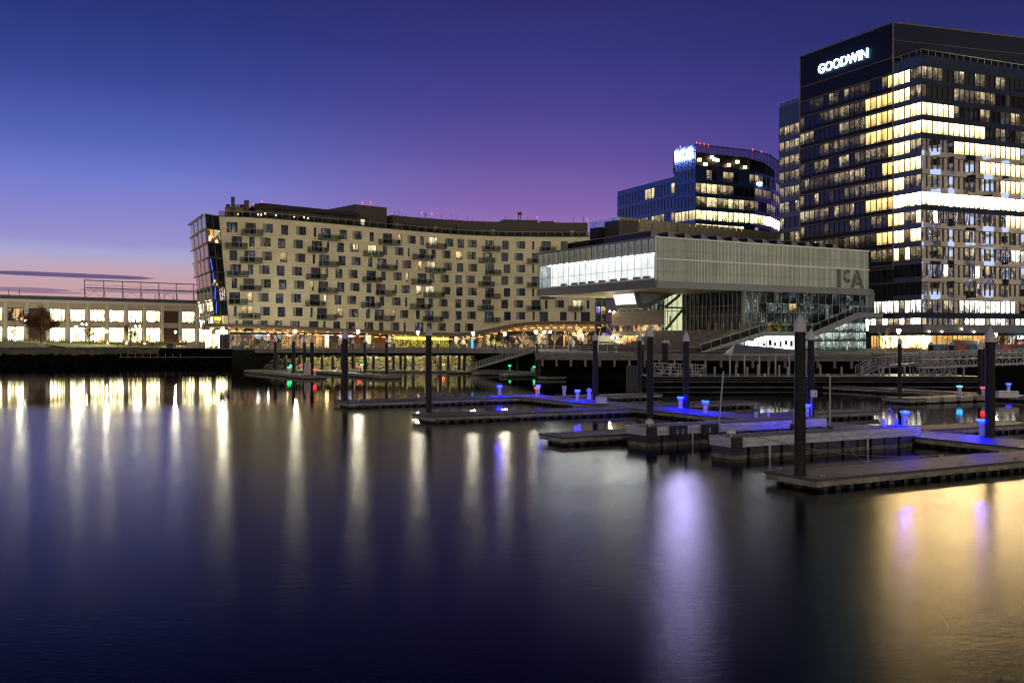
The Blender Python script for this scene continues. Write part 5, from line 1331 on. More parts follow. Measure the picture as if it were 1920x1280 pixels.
# --- bronze glass block between the apartments and the museum
K0, K1, K2 = (X(1106, 275), 275), (X(1161.6, 262), 262), (X(1461, 300), 300)
kb = thing('bronze_glass_block', 'low bronze mirror glass block just above the museum roof', 'office block', (K1[0], K1[1], GZ))
fa = Face(K0, K1); fc = Face(K1, K2); q = MB()
for f, z0, z1, n_ in ((fa, 19., 38.3, 7), (fc, 22., 38.3, 27)):
    cw = f.len / n_
    for i in range(n_):
        zz_ = z1 + .5
        while zz_ > z0:
            h_ = 2.4; tl = R.uniform(-.10, .10); tl2 = R.uniform(-.10, .10)
            q.poly([f.p(i * cw + .06, zz_ - h_ + .08, tl), f.p((i + 1) * cw - .06, zz_ - h_ + .08, tl2), f.p((i + 1) * cw - .06, zz_, tl2 * .2), f.p(i * cw + .06, zz_, tl * .2)], 0 if f is fc else 2); zz_ -= h_
    q.hexa(hx(f, 0, f.len, -6, -.2, z0, z1 - .3), 1)
q.prism([(K1[0], K1[1] + 1, GZ), (K2[0], K2[1] + 1, GZ), (K2[0], 318, GZ), (K1[0], 318, GZ)], (0, 0, 25), 1)
q.build('wall', [M['g_bronze'], M['frame_dark'], M['g_half']], kb)
# --- far brick building in the gap and the white pavilion below it
fb_ = thing('brick_building', 'pink brick building with small lit windows seen in the gap beside the museum', 'building', (X(1140, 330), 330, GZ))
D_ = 330; q = MB(); q.box(X(1095, D_), X(1175, D_), D_, D_ + 15, GZ, 24.5, 0); q.box(X(1095, D_), X(1175, D_), D_ - .6, D_ + 1, 8.5, 10.7, 1); q.box(X(1095, D_), X(1175, D_), D_ - .3, D_ + 1, 13.0, 14.2, 1)
q.bar((X(1143.5, D_), D_ - 1.2, GZ), (X(1143.5, D_), D_ - 1.2, 18), 1.0, 1.0, 1)
for z0, z1, mi in ((16.6, 17.8, 2), (18.6, 20.6, 3), (10.8, 12.8, 4), (4.8, 8.2, 3)):
    for k in range(14):
        x0 = X(1100 + k * 5.2, D_); 
        if R.random() < .8: q.poly([(x0, D_ - .05, z0), (x0 + .62, D_ - .05, z0), (x0 + .62, D_ - .05, z1), (x0, D_ - .05, z1)], mi)
q.build('wall', [M['brick'], M['pale_conc'], M['hall_lit'], M['h_dark2'], M['r_cool']], fb_)
pv = thing('pavilion', 'white stepped pavilion with a purple lit upper room in the gap by the museum', 'pavilion', (X(1140, 200), 200, GZ)); D_ = 200
q = MB()
for x0, x1, z0, z1, dd in ((1123, 1157, GZ, 5.55, 0), (1124, 1157, 6.0, 6.9, .3), (1125, 1151, 6.9, 7.15, .1)): q.box(X(x0, D_), X(x1, D_), D_ + dd, D_ + 6, z0, z1)
q.build('tier', M['pale_conc'], pv)
q = MB(); q.box(X(1124, D_), X(1156, D_), D_ + .6, D_ + 6, 5.55, 6.0); q.build('window_band', M['frame_dark'], pv)
q = MB(); q.prism([(X(1130, D_), D_ + .4, 6.95), (X(1149.5, D_), D_ + .4, 6.95), (X(1151.5, D_), D_ + .4, 7.8), (X(1134, D_), D_ + .4, 7.8)], (0, 4, 0)); q.build('purple_room', M['purple'], pv)
q = MB()
for a_, c_ in (((1122, 644), (1126, 614)), ((1126, 614), (1140, 608.5)), ((1137, 611), (1147, 622)), ((1147, 622), (1152, 632))): q.bar(P(*a_, 199), P(*c_, 199), .12)
q.build('mast_frame', M['steel'], pv)
# ------------------------------------------------------------------ cantilevered waterfront museum
mus = thing('museum', 'cantilevered waterfront museum with a glowing white gallery over wooden steps', 'museum', (C0[0], C0[1], 4.2))
UL, VL = 50.3, 36.0
ZB, ZF, ZM, ZTOP = 14.62, 15.75, 19.3, 22.9
box = MB()
# channel glass front with its rails
def ICh(u0, u1, v0, v1, z0, z1): return [IC(u0, v0, z0), IC(u1, v0, z0), IC(u1, v1, z0), IC(u0, v1, z0), IC(u0, v0, z1), IC(u1, v0, z1), IC(u1, v1, z1), IC(u0, v1, z1)]
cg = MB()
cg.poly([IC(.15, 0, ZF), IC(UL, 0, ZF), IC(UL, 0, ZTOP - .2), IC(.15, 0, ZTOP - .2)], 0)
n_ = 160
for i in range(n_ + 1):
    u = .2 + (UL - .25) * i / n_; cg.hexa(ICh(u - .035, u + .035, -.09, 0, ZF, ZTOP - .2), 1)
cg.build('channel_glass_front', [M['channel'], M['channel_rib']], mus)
q = MB(); q.hexa(ICh(0, UL + .1, -.22, 0, ZM - .1, ZM + .12)); q.hexa(ICh(-.1, UL + .1, -.25, .5, ZTOP - .22, ZTOP)); q.hexa(ICh(0, .16, -.12, .1, ZF, ZTOP - .2)); q.build('rail', M['white_rail'], mus)
q = MB(); q.hexa(ICh(.6, UL - .1, .4, VL - .5, ZTOP - .5, ZTOP - .05)); q.hexa(ICh(UL - .5, UL, .1, VL, ZF, ZTOP - .2)); q.hexa(ICh(.2, UL, VL - .3, VL, ZF, ZTOP - .2)); q.hexa(ICh(3.2, UL - .5, .3, .6, ZF, ZTOP - .3)); q.build('roof', M['roof_grey'], mus)
# sawtooth skylights
for i in range(13):
    u0 = 1.6 + i * 3.55; q = MB()
    q.prism([IC(u0, 3.0, ZTOP - .1), IC(u0 + 3.2, 3.0, ZTOP - .1), IC(u0, 3.0, ZTOP + 1.35)], Vector(IC(0, 26, 0)) - Vector(IC(0, 0, 0)), 0)
    q.poly([IC(u0 - .02, 3.05, ZTOP), IC(u0 - .02, 28, ZTOP), IC(u0 - .02, 28, ZTOP + 1.25), IC(u0 - .02, 3.05, ZTOP + 1.25)], 1)
    q.build('skylight', [M['grey_metal'], M['g_dark']], mus)
# gallery end: glazing, white hall behind it
gal = MB()
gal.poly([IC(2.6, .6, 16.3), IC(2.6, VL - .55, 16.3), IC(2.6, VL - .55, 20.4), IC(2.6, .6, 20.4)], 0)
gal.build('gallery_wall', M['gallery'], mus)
q = MB(); q.hexa(ICh(.25, 2.6, .5, VL - .5, 15.75, 16.3), 1); q.hexa(ICh(.25, 2.9, .5, VL - .5, 20.4, ZTOP - .3), 0); q.hexa(ICh(.25, 2.6, .15, .5, 15.75, ZTOP - .3), 0)
q.build('gallery_lining', [M['fin_grey'], M['gallery_floor']], mus)
for v in range(2, 35, 2):
    l_ = MB(); l_.hexa(ICh(1.4, 1.9, v, v + .5, 20.32, 20.38)); l_.build('gallery_light', M['e_gallery'], mus)
for i in range(9):
    v = 2.5 + 3.1 * i + R.random(); b_ = MB(); b_.hexa(ICh(1.0, 1.5, v, v + 1.5, 16.3, 16.75)); b_.build('gallery_bench', M['frame_dark'], mus)
q = MB(); nv = 20
q.poly([IC(0, 0, 16.0), IC(0, VL, 16.0), IC(0, VL, ZTOP - .2), IC(0, 0, ZTOP - .2)], 1)
for i in range(nv + 1):
    v = VL * i / nv; q.bar(IC(-.03, v, 15.8), IC(-.03, v, ZTOP - .2), .07, .07, 0)
    if i < nv:
        q.bar(IC(-.12, v + .9, 20.7), IC(-.12, v + .9, 21.9), .10, .10, 0); q.poly([IC(.10, v + .08, 20.42), IC(.10, v + VL / nv - .08, 20.42), IC(.10, v + VL / nv - .08, ZTOP - .25), IC(.10, v + .08, ZTOP - .25)], 2)
for z_ in (17.9, 20.4): q.bar(IC(-.03, 0, z_), IC(-.03, VL, z_), .05, .05, 0)
q.hexa(ICh(-.15, .3, -.1, VL + .1, ZTOP - .22, ZTOP), 0)
q.build('gallery_glazing', [M['mullion_grey'], M['clear_glass'], M['frosted']], mus)
# fascia ribbon round the box and soffit
q = MB(); q.hexa(ICh(-.15, .35, -.15, VL + .15, ZB, ZF), 0); q.hexa(ICh(.35, UL + .9, -.15, .35, ZB, ZF), 1); q.hexa(ICh(UL, UL + .9, .35, VL, ZB, ZF), 1)
q.hexa(ICh(-.1, .4, -.1, VL + .1, ZF, 16.0), 0)
q.build('fascia', [M['grey_metal_dark'], M['grey_metal']], mus)
q = MB(); q.poly([IC(.3, .3, ZB + .04), IC(UL, .3, ZB + .04), IC(UL, VL, ZB + .04), IC(.3, VL, ZB + .04)]); q.build('soffit', M['soffit'], mus)
# stair ribbon: landing, long flights and the rounded return at the far end
rb = MB(); v0, v1 = -2.6, .25
path_top = [(7.2, 4.3), (21.2, 7.75), (33.2, 7.75), (44.2, 11.25), (UL + .9, 11.25)]
path_bot = [(8.6, 4.3), (21.8, 6.95), (34.0, 6.95), (45.0, 10.35), (UL + .9, 10.35)]
for i in range(4):
    (a, za), (c, zc) = path_top[i], path_top[i + 1]; (e, ze), (g_, zg) = path_bot[i], path_bot[i + 1]
    pts = [(e, ze), (g_, zg), (c, zc), (a, za)]
    rb.prism([IC(u, v0, z) for u, z in pts], Vector(IC(0, .25, 0)) - Vector(IC(0, 0, 0)), 0)
    rb.prism([IC(u, v1 - .25, z) for u, z in pts], Vector(IC(0, .25, 0)) - Vector(IC(0, 0, 0)), 0)
    n_s = 20 if i in (0, 2) else 1
    for k in range(n_s):
        ua, ub_ = a + (c - a) * k / n_s, a + (c - a) * (k + 1) / n_s; zk = za + (zc - za) * k / n_s - .12
        rb.hexa(ICh(ua, ub_ + .05, v0 + .2, v1 - .2, zk - .25, zk + (.02 if n_s == 1 else (zc - za) / n_s * .9)), 1)
rb.hexa(ICh(UL + .45, UL + .9, -.15, 2.2, 10.35, ZF), 0)
for k in range(5):   # rounded corners of the return
    a0, a1 = math.pi / 2 * k / 5, math.pi / 2 * (k + 1) / 5
    for zc, sg in ((ZF - .9, 1), (11.25, -1)):
        o_ = [(UL + .9 + .55 * math.sin(a), zc + sg * .9 * math.cos(a)) for a in (a0, a1)]; i_ = [(UL + .75 + .1 * math.sin(a), zc + sg * .25 * math.cos(a)) for a in (a0, a1)]
        rb.prism([IC(u, -.15, z) for u, z in (o_[0], o_[1], i_[1], i_[0])], Vector(IC(0, 1.5, 0)) - Vector(IC(0, 0, 0)), 0)
rb.hexa(ICh(UL + 1.0, UL + 1.45, -.15, 1.3, 11.25, ZF - .9), 0)
rb.build('stair_ribbon', [M['grey_metal'], M['dark_metal']], mus)
hr = MB()
def zt_path(u):
    for (a, za), (c, zc) in zip(path_top[:-1], path_top[1:]):
        if u <= c: return za + (zc - za) * (u - a) / (c - a)
    return path_top[-1][1]
u = 7.6
while u < UL + .6:
    lean = .35 if (u < 21 or 33 < u < 44) else 0
    hr.bar(IC(u, v0 - .03, zt_path(u) - .5), IC(u - lean, v0 - .12, zt_path(u) + 1.15), .09, .09); u += 2.1
us = [7.2, 21, 33.2, 44, UL + .7]
for a, c in zip(us[:-1], us[1:]):
    hr.bar(IC(a - .3, v0 - .12, zt_path(a) + 1.15), IC(c - (.3 if c in (33.2, 44) else 0), v0 - .12, zt_path(c) + 1.15), .07, .07)
    hr.poly([IC(a, v0 - .06, zt_path(a) + .05), IC(c, v0 - .06, zt_path(c) + .05), IC(c, v0 - .06, zt_path(c) + 1.0), IC(a, v0 - .06, zt_path(a) + 1.0)], 1)
for a, c in ((7.5, 21), (9, 21)): hr.bar(IC(a, 3.2 if a > 8 else .1, zt_path(a) + .9), IC(c, 3.2 if a > 8 else .1, zt_path(c) + .9), .05, .05)
hr.build('stair_railing', [M['rail'], M['rail_glass']], mus)
# dark glass front under the box
fg = MB(); keys = ['foyer_dark', 'foyer_mid', 'g_dark', 'lobby_green', 'lobby_white', 'h_warm', 'strip_dim']
us = 19.5; nn = 17
for i in range(nn):
    ua, ub_ = us + (UL - us) * i / nn, us + (UL - us) * (i + 1) / nn
    def zlow(u): return 7.7 if u < 33.2 else min(11.2, 7.7 + (u - 33.2) * .318)
    zs = [7.6, 9.3, 11.0, 12.7, ZB]
    for za, zc in zip(zs[:-1], zs[1:]):
        r = R.random(); mi = 0 if r < .55 else 1 if r < .85 else 2
        if zc < 10 and i in (3, 4): mi = 6
        if 11 <= za < 12 and i in (5, 6): mi = 5 if i == 6 else 1
        fg.poly([IC(ua, .6, za), IC(ub_, .6, za), IC(ub_, .6, zc), IC(ua, .6, zc)], mi)
    # ground storey
    if ub_ < 35: fg.poly([IC(ua, .6, 4.3), IC(ub_, .6, 4.3), IC(ub_, .6, 7.0), IC(ua, .6, 7.0)], 4)
    else:
        for za, zc in ((4.3, 6.0), (6.0, 7.6)): fg.poly([IC(ua, .6, za), IC(ub_, .6, za), IC(ub_, .6, zc), IC(ua, .6, zc)], 3)
        if ua > 38: fg.poly([IC(ua, .55, 7.6), IC(ub_, .55, 7.6), IC(ub_, .55, min(zlow(ub_) - .9, 9.4)), IC(ua, .55, max(7.61, min(zlow(ua) - .9, 9.4)))], 3)
    fg.bar(IC(ua, .5, 4.3), IC(ua, .5, ZB), .09, .12, 7)
for z_ in (6.0, 9.3, 11.0, 12.7): fg.bar(IC(us, .52, z_), IC(UL, .52, z_), .05, .06, 7)
for k in range(9): fg.hexa(ICh(21.5 + k * 1.3, 21.9 + k * 1.3 + R.random() * .3, .45, .5, 5.0 + R.random() * .6, 5.6 + R.random() * .9), 8) if k not in (0, 1) else None
fg.poly([IC(UL, .6, 4.3), IC(UL, 12, 4.3), IC(UL, 12, ZB), IC(UL, .6, ZB)], 3)
fg.hexa(ICh(us - .15, us + .35, .3, .8, 4.3, ZB), 7)
fg.build('glass_front', [M[k] for k in keys] + [M['mullion_grey'], M['frame_dark']], mus)
# theatre wall facing the water, stair tower, cedar box
th = MB()
for i in range(14):
    va, vb = .8 + 15.6 * i / 14, .8 + 15.6 * (i + 1) / 14
    for za, zc in ((7.9, 10.6), (10.6, 12.2), (12.2, ZB)): th.poly([IC(us, va, za), IC(us, vb, za), IC(us, vb, zc), IC(us, va, zc)], 0)
    th.bar(IC(us - .12, va, 7.9), IC(us - .12, va, ZB), .12, .16, 1)
for z_ in (10.6, 12.2): th.bar(IC(us - .08, .8, z_), IC(us - .08, 16.4, z_), .06, .08, 1)
th.build('theatre_glazing', [M['theatre'], M['mullion_grey']], mus)
st = MB(); st.poly([IC(15.3, 16.6, 8.0), IC(us, 16.6, 8.0), IC(us, 16.6, ZB), IC(15.3, 16.6, ZB)], 0)
for u in (15.3, 15.9, 16.9, 18.1, 19.4): st.bar(IC(u, 16.4, 8.0), IC(u, 16.4, ZB), .12, .12, 1)
for z_ in (11.6, 12.2): st.bar(IC(15.3, 16.42, z_), IC(us, 16.42, z_), .12 if z_ < 12 else .35, .1 if z_ < 12 else .3, 1)
st.bar(IC(15.4, 16.5, 8.1), IC(us, 16.5, 11.9), .25, .45, 1); st.bar(IC(15.4, 16.5, 12.3), IC(us - .6, 16.5, ZB), .25, .45, 1)
st.hexa(ICh(16.4, 16.7, 16.45, 16.5, 8.6, 10.7), 2)
st.build('stair_tower', [M['stair_glow'], M['mullion_grey'], M['frame_dark']], mus)
cd = MB(); ux = 15.3
cd.hexa(ICh(ux, ux + .5, 16.6, 33, 9.1, 11.8), 0); cd.hexa(ICh(ux, ux + .5, 16.6, 33, 7.1, 8.0), 0)
cd.prism([IC(ux, 33, 7.1), IC(ux + .6, 33.5, 7.1), IC(ux + 3, 33.6, 7.1), IC(ux + 3, 33, 7.1)], (0, 0, 4.7), 0)
cd.build('cedar_box', M['wood'], mus)
for z0, z1, du, key in ((8.0, 9.1, .1, 'shop'), (11.8, ZB, .2, 'foyer_mid'), (4.3, 7.1, .3, 'lobby_amber')):
    wd = MB()
    for i in range(11):
        va, vb = 16.7 + 16 * i / 11, 16.7 + 16 * (i + 1) / 11
        wd.poly([IC(ux + du, va, z0), IC(ux + du, vb, z0), IC(ux + du, vb, z1), IC(ux + du, va, z1)], 2 if key == 'lobby_amber' and i in (0, 9, 10) else 0)
        wd.bar(IC(ux + du, va, z0), IC(ux + du, va, z1), .09, .09, 1)
    wd.build('window_band', [M[key], M['mullion'], M['foyer_dark']], mus)
for v_, z_, r_ in ((32.4, 6.7, .20), (33.2, 11.95, .12), (24., 6.9, .10), (18., 6.9, .10)):
    q = MB(); q.ball(Vector(IC(ux - .35, v_, z_)), r_, 8); q.build('wall_lamp', M['e_wall_lamp'], mus)
cb = MB(); cb.hexa(ICh(ux + 1.2, UL - 1, 17.2, 33.5, 4.3, ZB - .1)); cb.hexa(ICh(us + 1.0, UL - .8, 1.6, 17.2, 4.3, ZB - .1)); cb.build('inner_core', M['frame_dark'], mus)
# hanging wedge with the lit slanted screen
wg = MB()
sec = [(6.4, ZB), (7.1, 11.95), (8.7, 11.75), (15.5, ZB)]
wg.prism([IC(u, 13.7, z) for u, z in sec], Vector(IC(0, 6.6, 0)) - Vector(IC(0, 0, 0)), 0)
wg.poly([IC(7.3, 13.65, 14.55), IC(13.2, 13.65, 14.55), IC(8.9, 13.65, 12.75), IC(8.0, 13.65, 12.75)], 1)
wo = wg.build('hanging_wedge', [M['grey_metal_dark'], M['grey_metal']], mus)
sr = MB(); sr.poly([IC(6.32, 14.0, ZB - .15), IC(6.32, 20.1, ZB - .15), IC(6.98, 20.1, 12.45), IC(6.98, 14.0, 12.45)]); sr.build('lit_screen', M['screen'], wo)
# wooden grandstand steps
gsn = MB(); NS = 12
for k in range(NS):
    u0 = 2.0 + 13.3 * k / NS; z0 = 4.25 + 3.7 * k / NS; z1 = 4.25 + 3.7 * (k + 1) / NS
    gsn.hexa(ICh(u0, 19.4 if k > 5 else 16, -2.2 if k > 1 else -1, 16.4 if k < 8 else 18, z0, z1), 0)
    gsn.hexa(ICh(u0 - .04, u0 + .3, -2.2 if k > 1 else -1, 16.4, z1 - .07, z1 + .01), 1)
gsn.build('grandstand', [M['wood_grey'], M['wood']], mus)
for i in range(4):
    q = MB(); v = 1.5 + i * 3.6; q.bar(IC(4.5, v, 5.2), IC(3.9, v, 6.3), .08); q.bar(IC(11, v, 7.0), IC(10.4, v, 8.1), .08); q.build('stair_post', M['rail'], mus)
for i in range(5):
    q = MB(); q.bar(IC(19.0, .8 + i * 2.0, 7.9), IC(19.0, .8 + i * 2.0, 9.3), .1); q.build('terrace_post', M['rail'], mus)
q = MB(); q.poly([IC(9.5, -.9, 4.35), IC(14.0, -.9, 4.35), IC(14.0, -.9, 5.5), IC(9.5, -.9, 4.6)]); q.poly([IC(14.2, -.9, 4.4), IC(18.5, -.9, 4.4), IC(18.5, -.9, 6.5), IC(14.2, -.9, 5.4)], 1)
q.build('window_under_stair', [M['lobby_amber'], M['lobby_green']], mus)
# the three stencil letters on the channel glass
def MU(px):
    k = (px - 960) / FPX; return (k * C0[1] - C0[0]) / (.863 - k * .505)
lt = MB()
def letter(pts): lt.prism([IC(u, -.14, z) for u, z in pts], Vector(IC(0, -.04, 0)) - Vector(IC(0, 0, 0)))
zt_, zb_ = ZM - .15, ZF + .05; hh = zt_ - zb_
i0, i1 = MU(1568), MU(1575.2); letter([(i0, zb_), (i1, zb_), (i1, zt_), (i0, zt_)])
cx, cz, ro, ri = MU(1588), zt_ - 1.18, 1.15, .52; sx = (MU(1594) - MU(1578)) / 2 / 1.0
for sg in (1, -1):
    for k in range(9):
        a0, a1 = math.radians(48 + k * 14.2), math.radians(48 + (k + 1) * 14.2)
        letter([(cx + sx * math.cos(a) * r, cz + sg * (math.sin(a) * r * ro + .07)) for a, r in ((a0, 1.), (a1, 1.), (a1, ri / ro), (a0, ri / ro))])
b0, b1, t0, t1 = MU(1592.5), MU(1619), MU(1602.5), MU(1608.5)
def ax(f): return b0 + (b1 - b0) * f
letter([(ax(0), zb_), (ax(.25), zb_), (ax(.50), zb_ + hh * .52), (ax(.37), zb_ + hh * .80)])
letter([(t0, zt_), (t1, zt_), (ax(1), zb_), (ax(.75), zb_), (ax(.60), zb_ + hh * .42)])
letter([(ax(.42), zb_ + hh * .16), (ax(.66), zb_ + hh * .16), (ax(.62), zb_ + hh * .34), (ax(.48), zb_ + hh * .34)])
lt.build('wall_letters', M['letter_grey'], mus)

# ------------------------------------------------------------------ museum boardwalk
A_, B_ = Vector((X(1004, 153), 153, 0)), Vector((X(1636, 138.5), 138.5, 0)); bd = (B_ - A_).normalized(); bn = Vector((bd.y, -bd.x, 0)); BL = (B_ - A_).length
def BW_(s, z, out=0.): 
    p = A_ + bd * s + bn * out; return (p.x, p.y, z)
bwk = thing('boardwalk', 'pale edged boardwalk on short concrete posts in front of the museum', 'boardwalk', BW_(0, 0))
q = MB(); q.hexa([BW_(0, 3.75, -14), BW_(BL, 3.75, -14), BW_(BL, 3.75, 0), BW_(0, 3.75, 0), BW_(0, 4.22, -14), BW_(BL, 4.22, -14), BW_(BL, 4.22, 0), BW_(0, 4.22, 0)]); q.hexa([BW_(0, 3.2, -.6), BW_(BL, 3.2, -.6), BW_(BL, 3.2, -.2), BW_(0, 3.2, -.2), BW_(0, 3.75, -.6), BW_(BL, 3.75, -.6), BW_(BL, 3.75, -.2), BW_(0, 3.75, -.2)])
q.build('deck', M['concrete'], bwk)
s = 1.
while s < BL:
    q = MB(); q.bar(BW_(s, 2.2, -.4), BW_(s, 3.25, -.4), .35, .35); q.build('support_post', M['concrete'], bwk); s += 2.25
q = MB(); q.hexa([BW_(0, -1, -8), BW_(BL, -1, -8), BW_(BL, -1, -5.5), BW_(0, -1, -5.5), BW_(0, 3.7, -8), BW_(BL, 3.7, -8), BW_(BL, 3.7, -5.5), BW_(0, 3.7, -5.5)]); q.build('back_wall', M['concrete_dark'], bwk)
q = MB()
s = 0.
while s < 13.: q.bar(BW_(s, 4.2, -.2), BW_(s, 5.3, -.2), .06); s += 1.4
for z_ in (4.6, 4.95, 5.3): q.bar(BW_(0, z_, -.2), BW_(13, z_, -.2), .04)
q.build('railing', M['rail'], bwk)
# terrace edge on the right and banner fence
tq = MB(); tq.box(X(1630, 146), 150, 144.5, 152, 3.9, 4.36); o = tq.build('terrace_slab', M['concrete']); tag(o, 'concrete terrace slab before the amber lit tower lobby', 'terrace')
for i, (px, w_, lb) in enumerate(((1708, 2.6, 'long dark planter before the amber lobby windows'), (1672, 1.6, 'short dark planter beside the bare golden tree'))):
    t = thing('planter_box', lb, 'planter', (X(px, 150), 150, 4.36)); q = MB(); x0 = X(px, 150); q.box(x0 - w_ / 2, x0 + w_ / 2, 149.7, 150.3, 4.36, 4.95); q.build('box', M['terr_wood'], t)
    q = MB(); q.box(x0 - w_ / 2 - .05, x0 + w_ / 2 + .05, 149.65, 150.35, 4.95, 5.02); q.build('rim', M['frame_dark'], t)
fn = thing('banner_fence', 'fence hung with blue and red printed banners at the right edge', 'fence', (X(1750, 148), 148, 4.36)); q = MB()
D_ = 148
for i in range(14):
    x0 = X(1748, D_) + i * 2.1; q.bar((x0, D_ + .08, 4.3), (x0, D_ + .08, 5.75), .08)
q.build('fence_frame', M['frame_dark'], fn)
segs = [(1749, 1772, 0), (1772, 1793, 0), (1793, 1815, 1), (1815, 1832, 0), (1866, 1876, 0), (1876, 1903, 1), (1903, 1935, 0), (1935, 1960, 1)]
for a, c, k in segs:
    q = MB(); x0, x1 = X(a, D_), X(c, D_); q.box(x0, x1 - .04, D_ - .03, D_ + .03, 4.55, 5.55)
    n_l = 3
    for j in range(n_l):
        zz_ = 5.3 - j * .22; q.poly([(x0 + .35, D_ - .035, zz_ - .05), (x0 + .35 + (x1 - x0) * (.6 - .12 * j), D_ - .035, zz_ - .05), (x0 + .35 + (x1 - x0) * (.6 - .12 * j), D_ - .035, zz_), (x0 + .35, D_ - .035, zz_)], 1)
    q.build('banner', [M['banner_red' if k else 'banner_blue'], M['banner_pale']], fn)
t = thing('container', 'dark brown site container behind the banner fence', 'container', (X(1815, 152), 152, 4.36)); q = MB(); q.box(X(1798, 152), X(1832, 152), 151.5, 154, 4.36, 6.15)
for i in range(10): q.box(X(1798, 152) + .1 + i * .27, X(1798, 152) + .2 + i * .27, 151.44, 151.5, 4.45, 6.05)
q.build('body', M['brown_clad'], t); q = MB(); q.box(X(1797, 152), X(1833, 152), 151.4, 154.1, 6.15, 6.25); q.build('roof', M['slab'], t)
t = thing('orange_car', 'orange car parked behind the banner fence at the right edge', 'car', (X(1915, 155), 155, 4.36)); q = MB(); x0 = X(1905, 155)
q.prism([(x0, 154.5, 4.7), (x0 + 4.2, 154.5, 4.7), (x0 + 4.2, 154.5, 5.3), (x0 + 3.4, 154.5, 5.4), (x0 + 2.9, 154.5, 5.95), (x0 + 1.0, 154.5, 5.95), (x0 + .4, 154.5, 5.4), (x0, 154.5, 5.2)], (0, 1.7, 0)); q.build('body', M['orange'], t)
for dx_ in (.8, 3.3):
    q = MB(); q.tube((x0 + dx_, 154.45, 4.7), (x0 + dx_, 154.7, 4.7), .34, 14); q.build('wheel', M['black_rubber'], t)
q = MB(); q.prism([(x0 + .6, 154.48, 5.42), (x0 + 3.1, 154.48, 5.42), (x0 + 2.75, 154.48, 5.85), (x0 + 1.1, 154.48, 5.85)], (0, -.01, 0)); q.build('window', M['g_dark'], t)
# ------------------------------------------------------------------ marina floats
def dbox(mb, a0, a1, b0, b1, z0, z1, m_=0): mb.box(a0, a1, b0, b1, z0, z1, m_, DK)
def deck_uv(a, b): return (a, b)
def finger(label, a0, a1, b0, b1, cat='floating dock', name='finger_dock', z=.5, along='a', group='floating docks of the marina', joint=2.4, bumper=False):
    t = thing(name, label, cat, DK(a0, b0, 0), 0, group)
    d = MB(); d.poly([DK(a0, b0, z), DK(a1, b0, z), DK(a1, b1, z), DK(a0, b1, z)], 0, [(a0, b0), (a1, b0), (a1, b1), (a0, b1)] if along == 'a' else [(b0, a0), (b0, a1), (b1, a1), (b1, a0)])
    d.poly([DK(a0, b0, z - .06), DK(a1, b0, z - .06), DK(a1, b1, z - .06), DK(a0, b1, z - .06)], 1)
    d.build('deck', [M['deck_boards'], M['float']], t)
    f = MB(); th = .32
    for (p0, p1, q0, q1) in ((a0, a1, b0 - .06, b0), (a0, a1, b1, b1 + .06), (a0 - .06, a0, b0 - .06, b1 + .06), (a1, a1 + .06, b0 - .06, b1 + .06)): dbox(f, p0, p1, q0, q1, z - th, z - .03)
    f.build('fascia', M['fascia'], t)
    e = MB()
    for (p0, p1, q0, q1) in ((a0 - .12, a1 + .12, b0 - .12, b0 - .06), (a0 - .12, a1 + .12, b1 + .06, b1 + .12), (a0 - .12, a0 - .06, b0 - .12, b1 + .12), (a1 + .06, a1 + .12, b0 - .12, b1 + .12)): dbox(e, p0, p1, q0, q1, z - .09, z + .02)
    e.build('rub_rail', M['dark_metal'], t)
    g_ = MB(); L = (a1 - a0) if along == 'a' else (b1 - b0); n_ = max(1, int(L / joint))
    dbox(g_, a0 + .5, a1 - .4, b0 + .45, b1 - .45, -.5, z - .1, 0)
    for i in range(int(L / .78)):
        s = .35 + i * .78 + (.12 if i % 3 == 0 else 0); w_ = .30 if i % 2 else .22
        if along == 'a':
            for q0 in (b0 + .02, b1 - .24): dbox(g_, a0 + s, a0 + s + w_, q0, q0 + .22, -.4, z - th + .02, 0)
        else:
            for q0 in (a0 + .02, a1 - .24): dbox(g_, q0, q0 + .22, b0 + s, b0 + s + w_, -.4, z - th + .02, 0)
    g_.build('float', M['float'], t)
    return t
finger('nearest finger dock, weathered boards with a tall pile through its end', 0.28, 18.45, 0, 2.72)
finger('low finger dock jutting left from behind the black fendered wave barrier', .6, 18.45, 19.7, 22.3)
finger('finger dock whose left end holds the pile in front of the long lamp reflections', .3, 18.45, 37.7, 41.0)
finger('finger dock with the row of gulls on its back edge', .7, 18.45, 56.6, 60.6)
finger('short finger dock pointing right behind the white dock box', 22.6, 34.4, 55.0, 57.6)
finger('short finger dock pointing right behind the two blue pedestals', 22.6, 34.0, 40.2, 42.8)
finger('short finger dock pointing right behind the hoop ladder', 22.6, 33.8, 26.2, 28.7)
finger('short finger dock pointing right beside the large blue pedestal pile', 22.6, 34.0, 12.8, 15.2)
finger('main walkway dock running back between the fingers, washed in blue light', 18.5, 22.5, -8., 61., along='b', name='main_walkway_dock')
finger('separate finger dock with pale bumper blocks at the right', 49.6, 62.9, 36.2, 39.4)
finger('far right walkway dock carrying the white locker', 63.0, 66.5, 18., 60., along='b', name='main_walkway_dock')
finger('far left angled float with the grey cabinet at its end', 17.7, 21.4, 126., 165., along='b')
finger('far angled float right of the one with the grey cabinet', 28.3, 31.9, 120., 157., along='b')
finger('far walkway dock below the foot of the pier gangway', 57.6, 61.5, 101., 146., along='b', name='main_walkway_dock')
for i, (b_, lb) in enumerate(((139., 'farthest stub float off the far green lit walkway'), (128., 'second farthest stub float off the far green lit walkway'), (117.5, 'second nearest stub float off the far green lit walkway'), (104.5, 'nearest stub float off the far green lit walkway'))):
    finger(lb, 49.8, 57.5, b_, b_ + 2.6)
